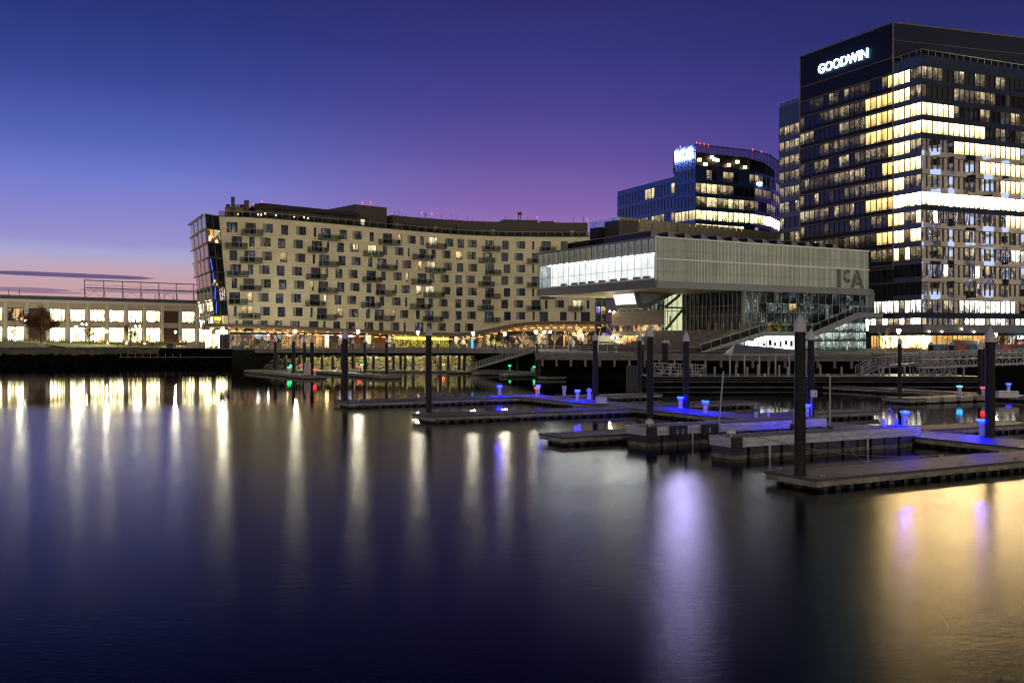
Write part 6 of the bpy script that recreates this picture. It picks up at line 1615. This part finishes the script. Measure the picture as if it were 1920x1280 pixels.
t = thing('far_walkway_dock', 'long pale float lying along the foot of the lit rocks', 'floating dock', (-50, 194, 0), 0, 'floating docks of the marina')
q = MB(); q.box(-52, -4.5, 193.2, 196, .3, .5); q.build('deck', M['deck_boards'], t); q = MB(); q.box(-52, -4.5, 193.1, 193.2, .1, .46); q.build('fascia', M['fascia'], t)
q = MB()
for i in range(30): q.box(-51.5 + i * 1.56, -50.9 + i * 1.56, 193.2, 195.8, -.4, .1)
q.build('float', M['float'], t)
q = MB()
for i in range(4): dbox(q, 51.8 + i * 2.5, 53.6 + i * 2.5, 36.0, 36.2, .1, .52)
tag(q.build('bumper_blocks', M['white_metal']), 'row of four pale bumper blocks on the right finger dock', 'bumper')

# high aluminium wave barriers
def barrier(label, a0, a1, b0, b1, zt, gate=()):
    t = thing('wave_barrier', label, 'floating barrier', DK(a0, b0, 0), 0, 'aluminium wave barriers')
    d = MB(); d.poly([DK(a0, b0, zt), DK(a1, b0, zt), DK(a1, b1, zt), DK(a0, b1, zt)], 0, [(a0, b0), (a1, b0), (a1, b1), (a0, b1)]); d.build('deck', M['deck_boards'], t)
    f = MB()
    for k, (z0, z1, o_) in enumerate(((zt - .22, zt + .01, .05), (zt - .48, zt - .235, .03))):
        s = a0
        while s < a1 - .1:
            e = min(s + 3.05, a1); dbox(f, s, e - .02, b0 - o_, b0, z0, z1); dbox(f, s, e - .02, b1, b1 + o_, z0, z1); s = e
        dbox(f, a0 - o_, a0, b0 - o_, b1 + o_, z0, z1); dbox(f, a1, a1 + o_, b0 - o_, b1 + o_, z0, z1)
    f.build('fascia_planks', M['alu'], t)
    p = MB(); dbox(p, a0 + .15, a1 - .1, b0 + .28, b1 - .28, -.6, zt - .5, 2); s = a0 + .05; i = 0
    while s < a1 - .6:
        w_ = .98 if i % 4 else .86
        dbox(p, s, s + w_, b0 + .04, b1 - .04, .21, zt - .49, 0); dbox(p, s, s + w_, b0 + .035, b1 - .035, -.4, .21, 1); s += w_ + (.10 if i % 2 else .22); i += 1
    p.build('pontoon', [M['pontoon'], M['growth'], M['float']], t)
    for s in gate:
        q = MB(); dbox(q, s, s + .12, b0 - .10, b0 - .02, -.5, zt - .47); q.build('guide_post', M['alu'], t)
    return t
barrier('nearer aluminium wave barrier with stained pontoons and a slack mooring line', 4.6, 18.45, 9.8, 11.6, 1.1, (6.9, 14.1))
barrier('farther aluminium wave barrier with black fender panels at its left end', 4.5, 18.45, 16.9, 19.0, 1.1, (7.6,))
for i, (a_, w_, b_, lb) in enumerate(((4.32, .62, 16.75, 'black corner fender on the left end of the farther barrier'), (6.0, 1.15, 16.78, 'black slotted fender panel in the middle of the farther barrier'), (8.3, 1.15, 16.78, 'black slotted fender panel under the right white buoy cap'), (4.36, .6, 9.64, 'black corner fender on the left end of the nearer barrier'))):
    t = thing('fender_panel', lb, 'fender', DK(a_, b_, .5), 0, 'black fenders on the barriers'); q = MB()
    dbox(q, a_, a_ + w_, b_ - .12, b_ + .08, .42, 1.16); 
    for k in range(4): dbox(q, a_ + .04, a_ + w_ - .04, b_ - .15, b_ - .12, .48 + k * .17, .56 + k * .17)
    q.build('pad', M['black_rubber'], t)
    if w_ > 1:
        for gx in ((.32, .72) if i == 1 else (.40,)):
            q = MB()
            for k in range(3): q.hexa([DK(a_ + gx, b_ - .16, .66 + k * .10), DK(a_ + gx + .16, b_ - .16, .69 + k * .10), DK(a_ + gx + .16, b_ - .15, .69 + k * .10), DK(a_ + gx, b_ - .15, .66 + k * .10), DK(a_ + gx, b_ - .16, .71 + k * .10), DK(a_ + gx + .16, b_ - .16, .74 + k * .10), DK(a_ + gx + .16, b_ - .15, .74 + k * .10), DK(a_ + gx, b_ - .15, .71 + k * .10)])
            q.build('pale_mark', M['alu'], t)
for i, (a_, b_, lb) in enumerate(((4.65, 16.95, 'round pale buoy cap on the black fender, left end of the farther barrier'), (4.62, 10.0, 'round pale buoy cap on the corner of the nearer barrier'))):
    t = thing('buoy_cap', lb, 'buoy', DK(a_, b_, 1.1), 0, 'pale buoy caps on the barriers'); q = MB()
    q.lathe([(.05, .0), (.05, .1), (.16, .10), (.235, .17), (.25, .25), (.22, .33), (.14, .40), (.05, .43), (.04, .47)], DK(a_, b_, 1.16), 16); q.build('cap', M['white_fibre'], t, smooth=True)
for i in range(5):
    q = MB(); q.ball(Vector(DK(6.5 + i * 2.5, 16.83, 1.05)), .02, 6); tag(q.build('reflector_stud', M['e_tiny']), ORD[i] + ' tiny white reflector from the left on the farther barrier', 'reflector', 'reflector studs on the farther barrier')

# piles
def pile(px, ytop, ybase, wpx, label, zbase=.5, name='mooring_pile', d=None, flat=False):
    d = d or FPX * (EYE - zbase) / (ybase - 640)
    x0 = X(px, d); r = max(.2, wpx / FPX * d / 2); zt = Z(ytop, d)
    t = thing(name, label, 'mooring pile', (x0, d, 0), 0, 'capped mooring piles')
    hc = (1.9 if not flat else .9) * r; lip = 1.25 * r if not flat else .2 * r
    s = MB(); s.lathe([(r, -1.5), (r, .9), (r, zt - hc - lip)], (x0, d, 0), 18); s.build('shaft', M['pile_black'], t, smooth=True)
    c = MB(); rc = r * 1.09; c.lathe([(rc, zt - hc - lip - .02), (rc, zt - hc), (rc * .98, zt - hc + .03), (.03, zt)], (x0, d, 0), 18); c.build('cap', M['cap_white'], t, smooth=True)
    b = MB(); b.lathe([(r * 1.12, zbase + .01), (r * 1.22, zbase + .03), (r * 1.22, zbase + .07), (r * 1.1, zbase + .09)], (x0, d, 0), 14); b.build('pile_collar', M['frame_dark'], t)
    return t
pile(1500, 588, 890, 21, 'tallest nearest black pile standing through the nearest finger dock')
pile(1856.5, 612, 820, 18, 'thick black pile beside the large blue pedestal at the right')
pile(1219, 611, 791, 12.5, 'black pile rising behind the left end of the farther barrier')
pile(1286.5, 621, 764, 11.5, 'black pile between the two blue pedestals on the walkway')
pile(1520.5, 616, 779, 13, 'black pile carrying the white electric box, just right of the nearest pile')
pile(804, 611, 773, 11, 'black pile at the left end of the finger dock with long lamp reflections')
pile(647, 617, 750, 11, 'black pile at the left end of the gull dock, before the shop sign')
pile(1116, 623, 745, 9.5, 'black pile beside the white dock box and the peaked pedestal')
pile(1199, 625, 735, 8.5, 'slim black pile left of the tall one, before the museum steps')
pile(1204.5, 637, 715, 5, 'thin pale sleeved pile half hidden behind another before the museum steps')
pile(1687, 632, 744, 7.5, 'brown black pile in front of the amber lobby')
pile(1838, 640, 738, 9, 'dark pile just left of the thick right hand pile')
pile(1846, 641, 728, 7, 'partly hidden dark pile behind the thick right hand pile')
for px, w_, lb in ((1247, 11.5, 'stout flat capped pile in front of the museum steps'), (1745.5, 10, 'stout flat capped pile left of the red banner'), (1784, 10, 'stout flat capped pile between the blue and red banners')):
    pile(px, 636 if px < 1300 else 641, 720, w_, lb, 0., 'ferry_pile', 129 if px < 1300 else 134, True)
for i, (px, yt, yb, w_, lb) in enumerate(((516, 631, 693.8, 6, 'leftmost far pile, on the angled float below the canopy'), (550.4, 630.5, 698.7, 6.2, 'far pile behind the green pedestals'), (570.8, 632.4, 692.5, 5.5, 'far pile behind the grey cabinet'), (585, 630, 702, 7.4, 'far pile with two pale bands beside the grey cabinet'), (641, 636, 692.5, 5, 'far pile half hidden behind the gull dock pile'), (661.5, 635, 692.2, 5.4, 'far pile just right of the gull dock pile'), (683.8, 634, 698, 4.6, 'far pile right of the red and green pedestal pair'), (724.6, 633.4, 700, 5, 'far pile between the red brown wall and the yellow bar'), (738, 635.4, 692.3, 5.2, 'far pile beside the green pedestal under the yellow bar'), (821.4, 637.4, 692.3, 4.6, 'far pile just left of a red pedestal, right of the tall dock end pile'), (929, 638.6, 691.8, 4.2, 'far pile in front of the pier gangway'), (970.7, 638, 693.8, 4, 'far green tinted pile right of the pier gangway'), (1006.8, 636.4, 702.5, 5, 'far pile beside the second green pedestal and its box'), (1070, 638, 699, 4.6, 'far green tinted pile beyond the box and pedestal'))):
    pile(px, yt, yb, w_, lb)

# power pedestals
def pedestal_proto(name, label, lamp, cap='white_fibre', peaked=False, lit=True):
    t = thing(name, label, 'power pedestal', (0, 0, -60), 0, 'power pedestals on the docks'); z = -60
    q = MB(); q.prism([(-.15, -.15, z), (.15, -.15, z), (.15, .15, z), (-.15, .15, z)], (0, 0, .62)); q.box(-.17, .17, -.17, .17, z, z + .05); q.box(.02, .10, -.16, -.15, z + .22, z + .32, 1); q.box(.151, .157, -.06, .06, z + .3, z + .4, 1)
    q.build('body', [M['white_fibre'], M['frame_dark']], t)
    h = MB(); h.hexa([(-.15, -.15, z + .62), (.15, -.15, z + .62), (.15, .15, z + .62), (-.15, .15, z + .62), (-.21, -.2, z + .76), (.21, -.2, z + .76), (.21, .2, z + .76), (-.21, .2, z + .76)])
    h.box(-.2, .2, -.19, .19, z + .76, z + .88)
    for sx in (-1, 1): h.tube((sx * .12, -.19, z + .77), (sx * .17, -.27, z + .72), .045, 8); h.box(sx * .21 - .03, sx * .21 + .03, -.1, .1, z + .7, z + .85)
    h.build('socket_head', M['white_fibre'], t)
    if lit:
        r = MB(); r.hexa([(-.20, -.19, z + .88), (.20, -.19, z + .88), (.20, .19, z + .88), (-.20, .19, z + .88), (-.26, -.25, z + .95), (.26, -.25, z + .95), (.26, .25, z + .95), (-.26, .25, z + .95)]); r.build('lamp_lens', M[lamp], t)
    c = MB()
    if peaked: c.prism([(-.25, -.24, z + .90), (.25, -.24, z + .90), (0, -.24, z + 1.06)], (0, .48, 0))
    else: c.hexa([(-.27, -.26, z + .952), (.27, -.26, z + .952), (.27, .26, z + .952), (-.27, .26, z + .952), (-.2, -.19, z + 1.0), (.2, -.19, z + 1.0), (.2, .19, z + 1.0), (-.2, .19, z + 1.0)])
    c.build('lid', M[cap], t)
    return t
protos = {}
def pedestal(px, yb, colr, label, z=.5, s=1.0):
    d = FPX * (EYE - z) / (yb - 640); loc = Vector((X(px, d), d, z))
    if colr not in protos:
        protos[colr] = pedestal_proto('power_pedestal', label, {'blue': 'e_blue', 'cyan': 'e_cyan', 'green': 'e_green', 'red': 'e_redlamp', 'off': 'e_blue', 'peak': 'e_blue'}[colr], peaked=colr == 'peak', lit=colr not in ('off', 'peak'))
        # bring the geometry to local coordinates
    r = dup(protos[colr], loc, R.uniform(-.15, .15), label, s * .93)
    return r
for px, yb, cl, lb, z, s in ((936.8, 739.7, 'blue', 'blue lamp pedestal at the back of the gull dock', .5, 1.05), (1009.4, 738.5, 'blue', 'blue lamp pedestal just behind a red one on the walkway', .5, 1.05), (1007, 743.3, 'red', 'red lamp pedestal in front of a blue one on the walkway', .5, 1.05),
    (1058, 741, 'off', 'unlit white pedestal between the red lamp and the peaked pedestal', .5, 1.05), (1082.7, 750.6, 'blue', 'blue lamp pedestal nearest the peaked pedestal', .5, 1.1), (1104.7, 748, 'peak', 'white pedestal with a small peaked cap beside a black pile', .5, 1.1), (1275.8, 765, 'blue', 'left of the pair of blue lamp pedestals on the middle walkway', .5, 1.05), (1322.6, 774, 'blue', 'right of the pair of blue lamp pedestals on the middle walkway', .5, 1.05), (1512.3, 781, 'blue', 'blue lamp pedestal squeezed between the nearest pile and the boxed pile', .5, 1.0),
    (1696.8, 798, 'blue', 'blue lamp pedestal with a hoop ladder beside it, on the nearer barrier', 1.1, .95), (1843.7, 819, 'blue', 'largest blue lamp pedestal, against the thick right hand pile', .5, 1.12), (1798.9, 739, 'cyan', 'pale blue lamp pedestal on the right finger with bumper blocks', .5, 1.0), (1843.5, 741.7, 'red', 'red lamp pedestal left of the thick right hand pile', .5, 1.0), (1891, 733, 'blue', 'blue lamp pedestal behind the white locker at the right edge', .5, .95),
    (542, 698, 'green', 'nearer of two overlapping green lamp pedestals on the left float', .5, 1.1), (545.5, 694.5, 'green', 'farther of two overlapping green lamp pedestals on the left float', .5, 1.1), (563, 692, 'red', 'red lamp pedestal left of the grey cabinet', .5, 1.0), (590.2, 703.7, 'red', 'red lamp pedestal right of the grey cabinet', .5, 1.1), (672.7, 696.4, 'red', 'red lamp pedestal of the close red and green pair', .5, 1.1), (678.5, 691.6, 'green', 'green lamp pedestal of the close red and green pair', .5, 1.1), (744.4, 690.6, 'green', 'green lamp pedestal below the yellow bar windows', .5, 1.1), (831, 692, 'red', 'red lamp pedestal right of the tall dock end pile', .5, 1.1),
    (955.8, 693.8, 'green', 'green lamp pedestal nearest the pier gangway', .5, 1.05), (1002, 696.5, 'green', 'green lamp pedestal beside the left white dock locker', .5, 1.05), (1057.9, 699, 'green', 'green lamp pedestal beside the right white dock locker', .5, 1.05), (1099.5, 702, 'green', 'green lamp pedestal at the end of the far walkway', .5, 1.05), (1105.8, 702.5, 'red', 'red lamp pedestal at the end of the far walkway, washed green', .5, 1.05)):
    pedestal(px, yb, cl, lb, z, s)
for p in protos.values():   # the first of each kind were only patterns for the copies
    for ch in list(p.children):
        for g_ in list(ch.children): bpy.data.objects.remove(g_)
        bpy.data.objects.remove(ch)
    bpy.data.objects.remove(p)
def locker(px0, px1, y0, y1, label, mt='white_fibre', z=.5, name='dock_locker'):
    d = FPX * (EYE - z) / (y1 - 640); x0, x1 = X(px0, d), X(px1, d); h = (y1 - y0) / FPX * d
    t = thing(name, label, 'dock locker', (x0, d, z), 0, 'lockers on the docks'); q = MB(); q.box(x0 + .04, x1 - .04, d - .02, d + .65, z, z + h - .07); q.box(x0 + .1, x1 - .1, d - .03, d - .02, z + .1, z + h - .2); q.build('body', M[mt], t)
    q = MB(); q.hexa([(x0, d - .08, z + h - .08), (x1, d - .08, z + h - .08), (x1, d + .7, z + h - .08), (x0, d + .7, z + h - .08), (x0 + .1, d + .05, z + h + .02), (x1 - .1, d + .05, z + h + .02), (x1 - .1, d + .6, z + h + .02), (x0 + .1, d + .6, z + h + .02)]); q.build('lid', M[mt], t)
locker(1117, 1139, 744, 756, 'white dock locker beside the pile on the blue lit walkway')
locker(995, 1003, 689, 696, 'small white dock locker beside the second green pedestal')
locker(1040, 1053.5, 691.5, 699, 'wide white dock locker beside the third green pedestal')
locker(1872, 1911, 733, 745, 'wide white locker with a blue lamp behind it at the right edge')
locker(569.5, 581.5, 681, 703, 'tall grey cabinet at the end of the far left float', 'cabinet_grey', .5, 'cabinet')

# mooring cleats
def cleat_proto():
    t = thing('mooring_cleat', 'x', 'cleat', (0, 0, -70), 0, 'mooring cleats on the docks'); z = -70; q = MB()
    for s in (-.07, .07): q.bar((s, 0, z), (s, 0, z + .10), .05)
    q.bar((-.19, 0, z + .13), (-.06, 0, z + .10), .05); q.bar((-.06, 0, z + .10), (.06, 0, z + .10), .055); q.bar((.06, 0, z + .10), (.19, 0, z + .13), .05); q.box(-.12, .12, -.05, .05, z, z + .02)
    q.build('horn', M['steel'], t); return t
cp_ = cleat_proto(); ang = math.atan2(.48, .877)
def cleats(dock, items, z=.5):
    for i, (a, b_) in enumerate(items):
        global first_cleat
        loc = Vector(DK(a, b_, z)); lb = 'steel cleat on %s, %s from its left end' % (dock, ORD[i])
        dup(cp_, loc, ang, lb, .85)
cleats('the front edge of the nearest finger dock', [(.9, .25), (5.4, .25), (9.4, .25), (13.2, .25), (16.4, .25)])
cleats('the back edge of the nearest finger dock', [(.9, 2.7), (6.2, 2.7), (11.2, 2.7), (15.6, 2.7)])
cleats('the low dock behind the farther barrier', [(1.6, 21.9), (4.0, 19.9), (1.7, 19.9)])
cleats('the deck of the nearer barrier', [(6.0, 10.1), (12.0, 10.1), (15.5, 11.2)], 1.1)
cleats('the deck of the farther barrier', [(6.1, 17.3), (9.6, 17.4), (14.6, 18.6)], 1.1)
cleats('the finger dock with the long lamp reflections', [(6.0, 40.6), (9., 37.95), (14.5, 40.5), (16.8, 38.0)])
cleats('the gull dock', [(1.1, 60.0), (14.5, 56.9), (8, 56.9)])
cleats('the short dock behind the hoop ladder', [(25, 28.3), (30, 28.3)])
cleats('the short dock beside the large blue pedestal', [(27, 14.8), (31, 14.8)])
cleats('the walkway by the large blue pedestal', [(20.6, 4.0), (21.5, 8.0), (19.0, 5.8), (20.8, 10.4)])
for ch in list(cp_.children): bpy.data.objects.remove(ch)
bpy.data.objects.remove(cp_)

# gulls resting along the back edge of their dock
def gull(loc, head, label, sc_=1.):
    t = MB(); n_ = 8
    prof = [(-.27, .155, .008, .012), (-.20, .16, .035, .03), (-.12, .155, .062, .065), (-.03, .15, .075, .085), (.06, .155, .072, .085), (.12, .18, .055, .065), (.155, .215, .036, .040), (.175, .25, .038, .040), (.20, .268, .036, .034), (.228, .262, .016, .014), (.275, .252, .004, .004)]
    rings = []
    for x, z, ry, rz_ in prof: rings.append([Vector((x * head, ry * math.cos(2 * math.pi * k / n_), z + rz_ * math.sin(2 * math.pi * k / n_))) * sc_ + Vector(loc) for k in range(n_)])
    for i in range(len(rings) - 1):
        for k in range(n_): t.poly([rings[i][k], rings[i][(k + 1) % n_], rings[i + 1][(k + 1) % n_], rings[i + 1][k]], 0)
    for y in (-.025, .025): t.tube(Vector(loc) + Vector((0, y, 0)), Vector(loc) + Vector((0, y, .10)) * sc_, .006, 5)
    o = t.build('gull', M['feather'], smooth=True); tag(o, label, 'gull', 'gulls resting on the dock')
for i, (px, hd_) in enumerate(((739, 1), (747.5, -1), (766, -1), (776, 1), (792.5, -1), (809, 1), (816.5, -1), (827, 1))):
    k = (px - 960) / FPX; a = 0
    # point of the dock's back edge seen near this gull
    b_ = 60.2; a = (k * (39.65 + .877 * b_) - 11.9 + .48 * b_) / (.877 - k * .48)
    gull(DK(a, b_, .5), hd_, ORD[i] + ' resting gull from the left on the back edge of the gull dock', 1.5 if i % 3 else 1.35)

# white poles, ladders, electric box, slack lines
for i, (p0, z0, p1, z1, lb) in enumerate((((9.5, 16.75), .5, None, 0, 'leftmost white leaning pole, on the farther barrier'), ((15.55, 16.8), .75, None, 0, 'white leaning pole just left of the nearest pile'), ((16.2, 16.8), .75, None, 0, 'upright white pole almost hidden by the nearest pile'), ((13.3, 11.65), 1.1, None, 0, 'upright white pole behind the nearer barrier'))):
    b = Vector(DK(p0[0], p0[1], z0)); lean = (.32, 0, 0) if i == 0 else (.28, 0, 0) if i == 1 else (0, 0, 0); tp = b + Vector(lean) + Vector((0, 0, {0: 3.75, 1: 3.5, 2: 3.4, 3: 3.0}[i]))
    t = thing('white_pole', lb, 'pole', b, 0, 'white poles on the barriers'); q = MB(); q.tube(b, tp, .055, 8, 0, .05); q.build('shaft', M['white_metal'], t); q = MB(); q.tube(b - Vector((0, 0, .12)), b + Vector((0, 0, .12)), .17, 8); q.build('foot', M['black_rubber'], t)
def ladder(a, b_, z, label, h=1.0, w_=.55):
    p = Vector(DK(a, b_, z)); d = Vector(DK(1, 0, 0)) - Vector(DK(0, 0, 0)); t = thing('hoop_ladder', label, 'ladder', p, 0, 'hoop ladders on the docks'); q = MB()
    for s in (0, w_):
        c = p + d * s; q.tube(c, c + Vector((0, 0, h * .85)), .03, 6)
    l, r = p + Vector((0, 0, h * .85)), p + d * w_ + Vector((0, 0, h * .85)); pts = [l, l + d * .06 + Vector((0, 0, h * .12)), l + d * .17 + Vector((0, 0, h * .18)), r - d * .05 + Vector((0, 0, h * .02)), r]
    for u_, v_ in zip(pts[:-1], pts[1:]): q.tube(u_, v_, .03, 6)
    q.build('hoop', M['steel'], t)
    for k, s in enumerate((-.35, w_ + .3)):
        q = MB(); c = p + d * s; q.prism([c, c + d * .22, c + d * .22 + Vector((0, 0, .34)), c + Vector((0, 0, .46))], (0, .18, 0)); q.build('step_block', M['alu'], t)
ladder(20.9, 25.7, .5, 'steel hoop ladder right of the boxed pile', 1.05)
ladder(17.4, 11.2, 1.1, 'steel hoop ladder beside the blue pedestal on the nearer barrier', 1.0, .42)
t = thing('electric_box', 'white electric box on a thin post in front of the boxed pile', 'electric box', DK(19.5, 24.4, .5)); d = FPX * 5.5 / (781 - 640); q = MB(); c = Vector((X(1521.5, d), d, .5)); q.bar(c, c + Vector((0, 0, 1.55)), .07); q.build('post', M['white_metal'], t)
q = MB(); q.box(c.x - .05, c.x + .38, d - .15, d + .1, 1.95, 2.45); q.box(c.x + .2, c.x + .26, d - .16, d - .15, 2.1, 2.25, 1); q.build('case', [M['white_fibre'], M['frame_dark']], t)
def line(pts, sag, label):
    t = MB()
    for p, q_ in zip(pts[:-1], pts[1:]):
        p, q_ = Vector(p), Vector(q_); prev = p
        for i in range(1, 13):
            f = i / 12; c = p.lerp(q_, f) - Vector((0, 0, sag * 4 * f * (1 - f))); t.tube(prev, c, .018, 5, cap=False); prev = c
    tag(t.build('mooring_line', M['rope']), label, 'rope', 'slack mooring lines')
line([DK(6.0, 10.0, 1.2), DK(11.3, 2.75, .6)], .45, 'long slack mooring line from the nearer barrier to the far cleat of the nearest dock')
line([DK(12.0, 9.7, 1.2), DK(6.2, 2.75, .6)], .35, 'short slack mooring line from the middle of the nearer barrier')
line([DK(4.7, 17.1, 1.2), DK(9.4, 16.7, .95)], .12, 'thin dark line draped along the farther barrier past its fenders')

# black ferry float with bollard posts, shelter, gangways
fb2 = thing('ferry_float', 'long low black ferry landing float in front of the boardwalk', 'landing float', (37, 124, 0)); q = MB(); YF = 124.
q.box(17, 58.2, YF, YF + 9, -.5, 1.55, 0); 
for z0, z1 in ((.25, .36), (.95, 1.03), (1.25, 1.31)): q.box(17, 58.2, YF - .1, YF, z0, z1, 1)
q.box(16.9, 58.3, YF - .12, YF + 9, 1.55, 1.66, 1)
q.build('hull', [M['concrete_dark'], M['float_edge']], fb2)
px_list = [1256, 1298, 1340, 1380, 1401, 1421, 1441, 1461, 1477, 1538, 1578, 1617, 1655, 1696, 1733, 1770, 1807]
for i, px in enumerate(px_list):
    x0 = X(px, YF + .6); h = 1.05 if i % 2 == 0 or i > 9 else 1.3
    t = thing('bollard_post', ORD[i] + ' grey bollard post from the left along the black ferry float', 'bollard', (x0, YF + .6, 1.66), 0, 'bollard posts on the ferry float')
    q = MB(); q.lathe([(.14, 1.66), (.14, 1.66 + h)], (x0, YF + .6, 0), 10); q.build('post', M['panel_grey'], t)
    q = MB(); q.lathe([(.15, 1.66 + h), (.10, 1.74 + h), (.03, 1.8 + h)], (x0, YF + .6, 0), 10); q.build('cap', M['cap_white'], t)
for i, px in enumerate((1270.5, 1313, 1384, 1434, 1552, 1667, 1779)):
    x0 = X(px, YF + .3); q = MB(); q.lathe([(.11, 1.66), (.11, 1.9), (.15, 1.93), (.15, 2.0)], (x0, YF + .3, 0), 8)
    tag(q.build('yellow_cleat', M['yellow']), ORD[i] + ' small yellow bitt from the left on the ferry float edge', 'bitt', 'yellow bitts on the ferry float')
sh = thing('ferry_shelter', 'metal roofed ferry shelter on slim posts in front of the museum lobby', 'shelter', (28, 127, 1.66)); q = MB(); Y0, Y1 = 125.5, 131.
x0, x1 = 27.8, 38.6
e0, e1, f0, f1 = Vector((x0, Y0, 4.4)), Vector((x1, Y0, 4.3)), Vector((x0, Y1, 4.4)), Vector((x1, Y1, 4.3)); r0, r1 = Vector((x0 + .9, 128.2, 5.65)), Vector((x1, 128.2, 4.75))
for k in range(6):
    a, c = k / 6, (k + 1) / 6
    q.poly([e0.lerp(e1, a), e0.lerp(e1, c), r0.lerp(r1, c), r0.lerp(r1, a)]); q.poly([f0.lerp(f1, c), f0.lerp(f1, a), r0.lerp(r1, a), r0.lerp(r1, c)]); q.bar(e0.lerp(e1, a), r0.lerp(r1, a), .07)
q.poly([e0, f0, r0], 0)
q.build('roof', M['shelter_metal'], sh)
for px in (1368.5, 1396, 1424, 1454, 1480, 1511):
    q = MB(); xx = X(px, Y0 + .1); q.bar((xx, Y0 + .1, 1.66), (xx, Y0 + .1, 4.38), .17); q.build('post', M['white_metal'], sh)
q = MB(); q.bar((x0, Y0, 4.36), (x1, Y0, 4.28), .16, .22); q.bar((x0, Y0, 4.36), (x0, Y1, 4.36), .16, .22); q.build('eave_beam', M['panel_grey'], sh)
def truss(name, label, p0, p1, h, depth, nb, lower=0., dense=True):
    t = thing(name, label, 'gangway', p0, 0); q = MB(); p0, p1 = Vector(p0), Vector(p1)
    for off in (0, depth):
        o_ = Vector((0, off, 0))
        for zz_ in ((0, h * .33, h * .66, h) if dense else (0, h)): q.bar(p0 + o_ + Vector((0, 0, zz_)), p1 + o_ + Vector((0, 0, zz_)), .09 if zz_ in (0, h) else .04)
        for i in range(nb + 1):
            a = p0.lerp(p1, i / nb) + o_; q.bar(a, a + Vector((0, 0, h)), .08)
            if i < nb:
                c = p0.lerp(p1, (i + 1) / nb) + o_
                if i % 2: q.bar(a, c + Vector((0, 0, h)), .07)
                else: q.bar(a + Vector((0, 0, h)), c, .07)
                if lower:
                    q.bar(a - Vector((0, 0, lower)), a, .08); q.bar(a - Vector((0, 0, lower)) if i % 2 else a, c if i % 2 else c - Vector((0, 0, lower)), .07)
        if lower: q.bar(p0 + o_ - Vector((0, 0, lower)), p1 + o_ - Vector((0, 0, lower * .7)), .12, .2)
    q.build('truss', M['white_metal'], t); q = MB(); q.hexa([p0 + Vector((0, 0, -.1)), p1 + Vector((0, 0, -.1)), p1 + Vector((0, depth, -.1)), p0 + Vector((0, depth, -.1)), p0 + Vector((0, 0, .06)), p1 + Vector((0, 0, .06)), p1 + Vector((0, depth, .06)), p0 + Vector((0, depth, .06))]); q.build('walkway', M['grey_metal'], t)
    return t
truss('boarding_ramp', 'low pale truss ramp lying behind the two stout piles on the ferry float', (18.2, 127, 2.0), (24.6, 126.2, 1.75), 1.25, 1.4, 6)
truss('truss_gangway', 'long pale truss gangway leaving the picture at the right', (X(1730, 122), 122, 3.75), (X(1990, 122), 124, 4.1), 1.0, 1.8, 18, 1.0, False)
rs = thing('access_ramp', 'pale metal access ramp with stairs and railings on the ferry float', 'ramp', (X(1645, 127), 127, 1.66)); q = MB(); lg = MB(); Dr = 127.
def rp_(px, z, o=0): return Vector((X(px, Dr), Dr + o, z))
segs_ = [(1614, 1.75), (1647, 2.85), (1740, 3.35), (1795, 3.4)]
for o_ in (0, 2.0):
    for (a, za), (c, zc) in zip(segs_[:-1], segs_[1:]):
        n_ = max(2, int((c - a) / 13))
        for zz_ in (.4, .75, 1.1): q.bar(rp_(a, za + zz_, o_), rp_(c, zc + zz_, o_), .08 if zz_ > 1 else .05)
        for i in range(n_ + 1): q.bar(rp_(a + (c - a) * i / n_, za + (zc - za) * i / n_, o_), rp_(a + (c - a) * i / n_, za + (zc - za) * i / n_ + 1.1, o_), .07)
        for i in range(n_ * 5): q.bar(rp_(a + (c - a) * i / n_ / 5, za + (zc - za) * i / n_ / 5, o_), rp_(a + (c - a) * i / n_ / 5, za + (zc - za) * i / n_ / 5 + 1.1, o_), .022)
        lg.hexa([rp_(a, za - .3, o_), rp_(c, zc - .3, o_), rp_(c, zc - .3, o_ + .15), rp_(a, za - .3, o_ + .15), rp_(a, za, o_), rp_(c, zc, o_), rp_(c, zc, o_ + .15), rp_(a, za, o_ + .15)])
    for px in (1648, 1668, 1706, 1724, 1741, 1765, 1782, 1792): z_ = 2.6 if px < 1660 else 2.9; lg.bar(rp_(px, 1.66, o_), rp_(px, z_ + .4, o_), .14)
    for a, c in ((1741, 1765), (1765, 1782), (1724, 1741), (1648, 1660), (1782, 1792)): lg.bar(rp_(a, 1.7, o_), rp_(c, 3.1, o_), .08); lg.bar(rp_(c, 1.7, o_), rp_(a, 3.1, o_), .08)
for (a, za), (c, zc) in zip(segs_[:-1], segs_[1:]): lg.hexa([rp_(a, za - .12), rp_(c, zc - .12), rp_(c, zc - .12, 2), rp_(a, za - .12, 2), rp_(a, za), rp_(c, zc), rp_(c, zc, 2), rp_(a, za, 2)])
q.build('railing', M['white_metal'], rs); lg.build('ramp_frame', M['steel'], rs)
# timber dolphins left of the ferry float
for i, px in enumerate((1176, 1180, 1184, 1189, 1194)):
    d = 121; q = MB(); q.bar((X(px, d), d, -1), (X(px, d), d, 3.1), .26); tag(q.build('timber_pile', M['black_rubber']), ORD[i] + ' dark square timber from the left in the cluster beside the ferry float', 'timber pile', 'dark timbers beside the ferry float')
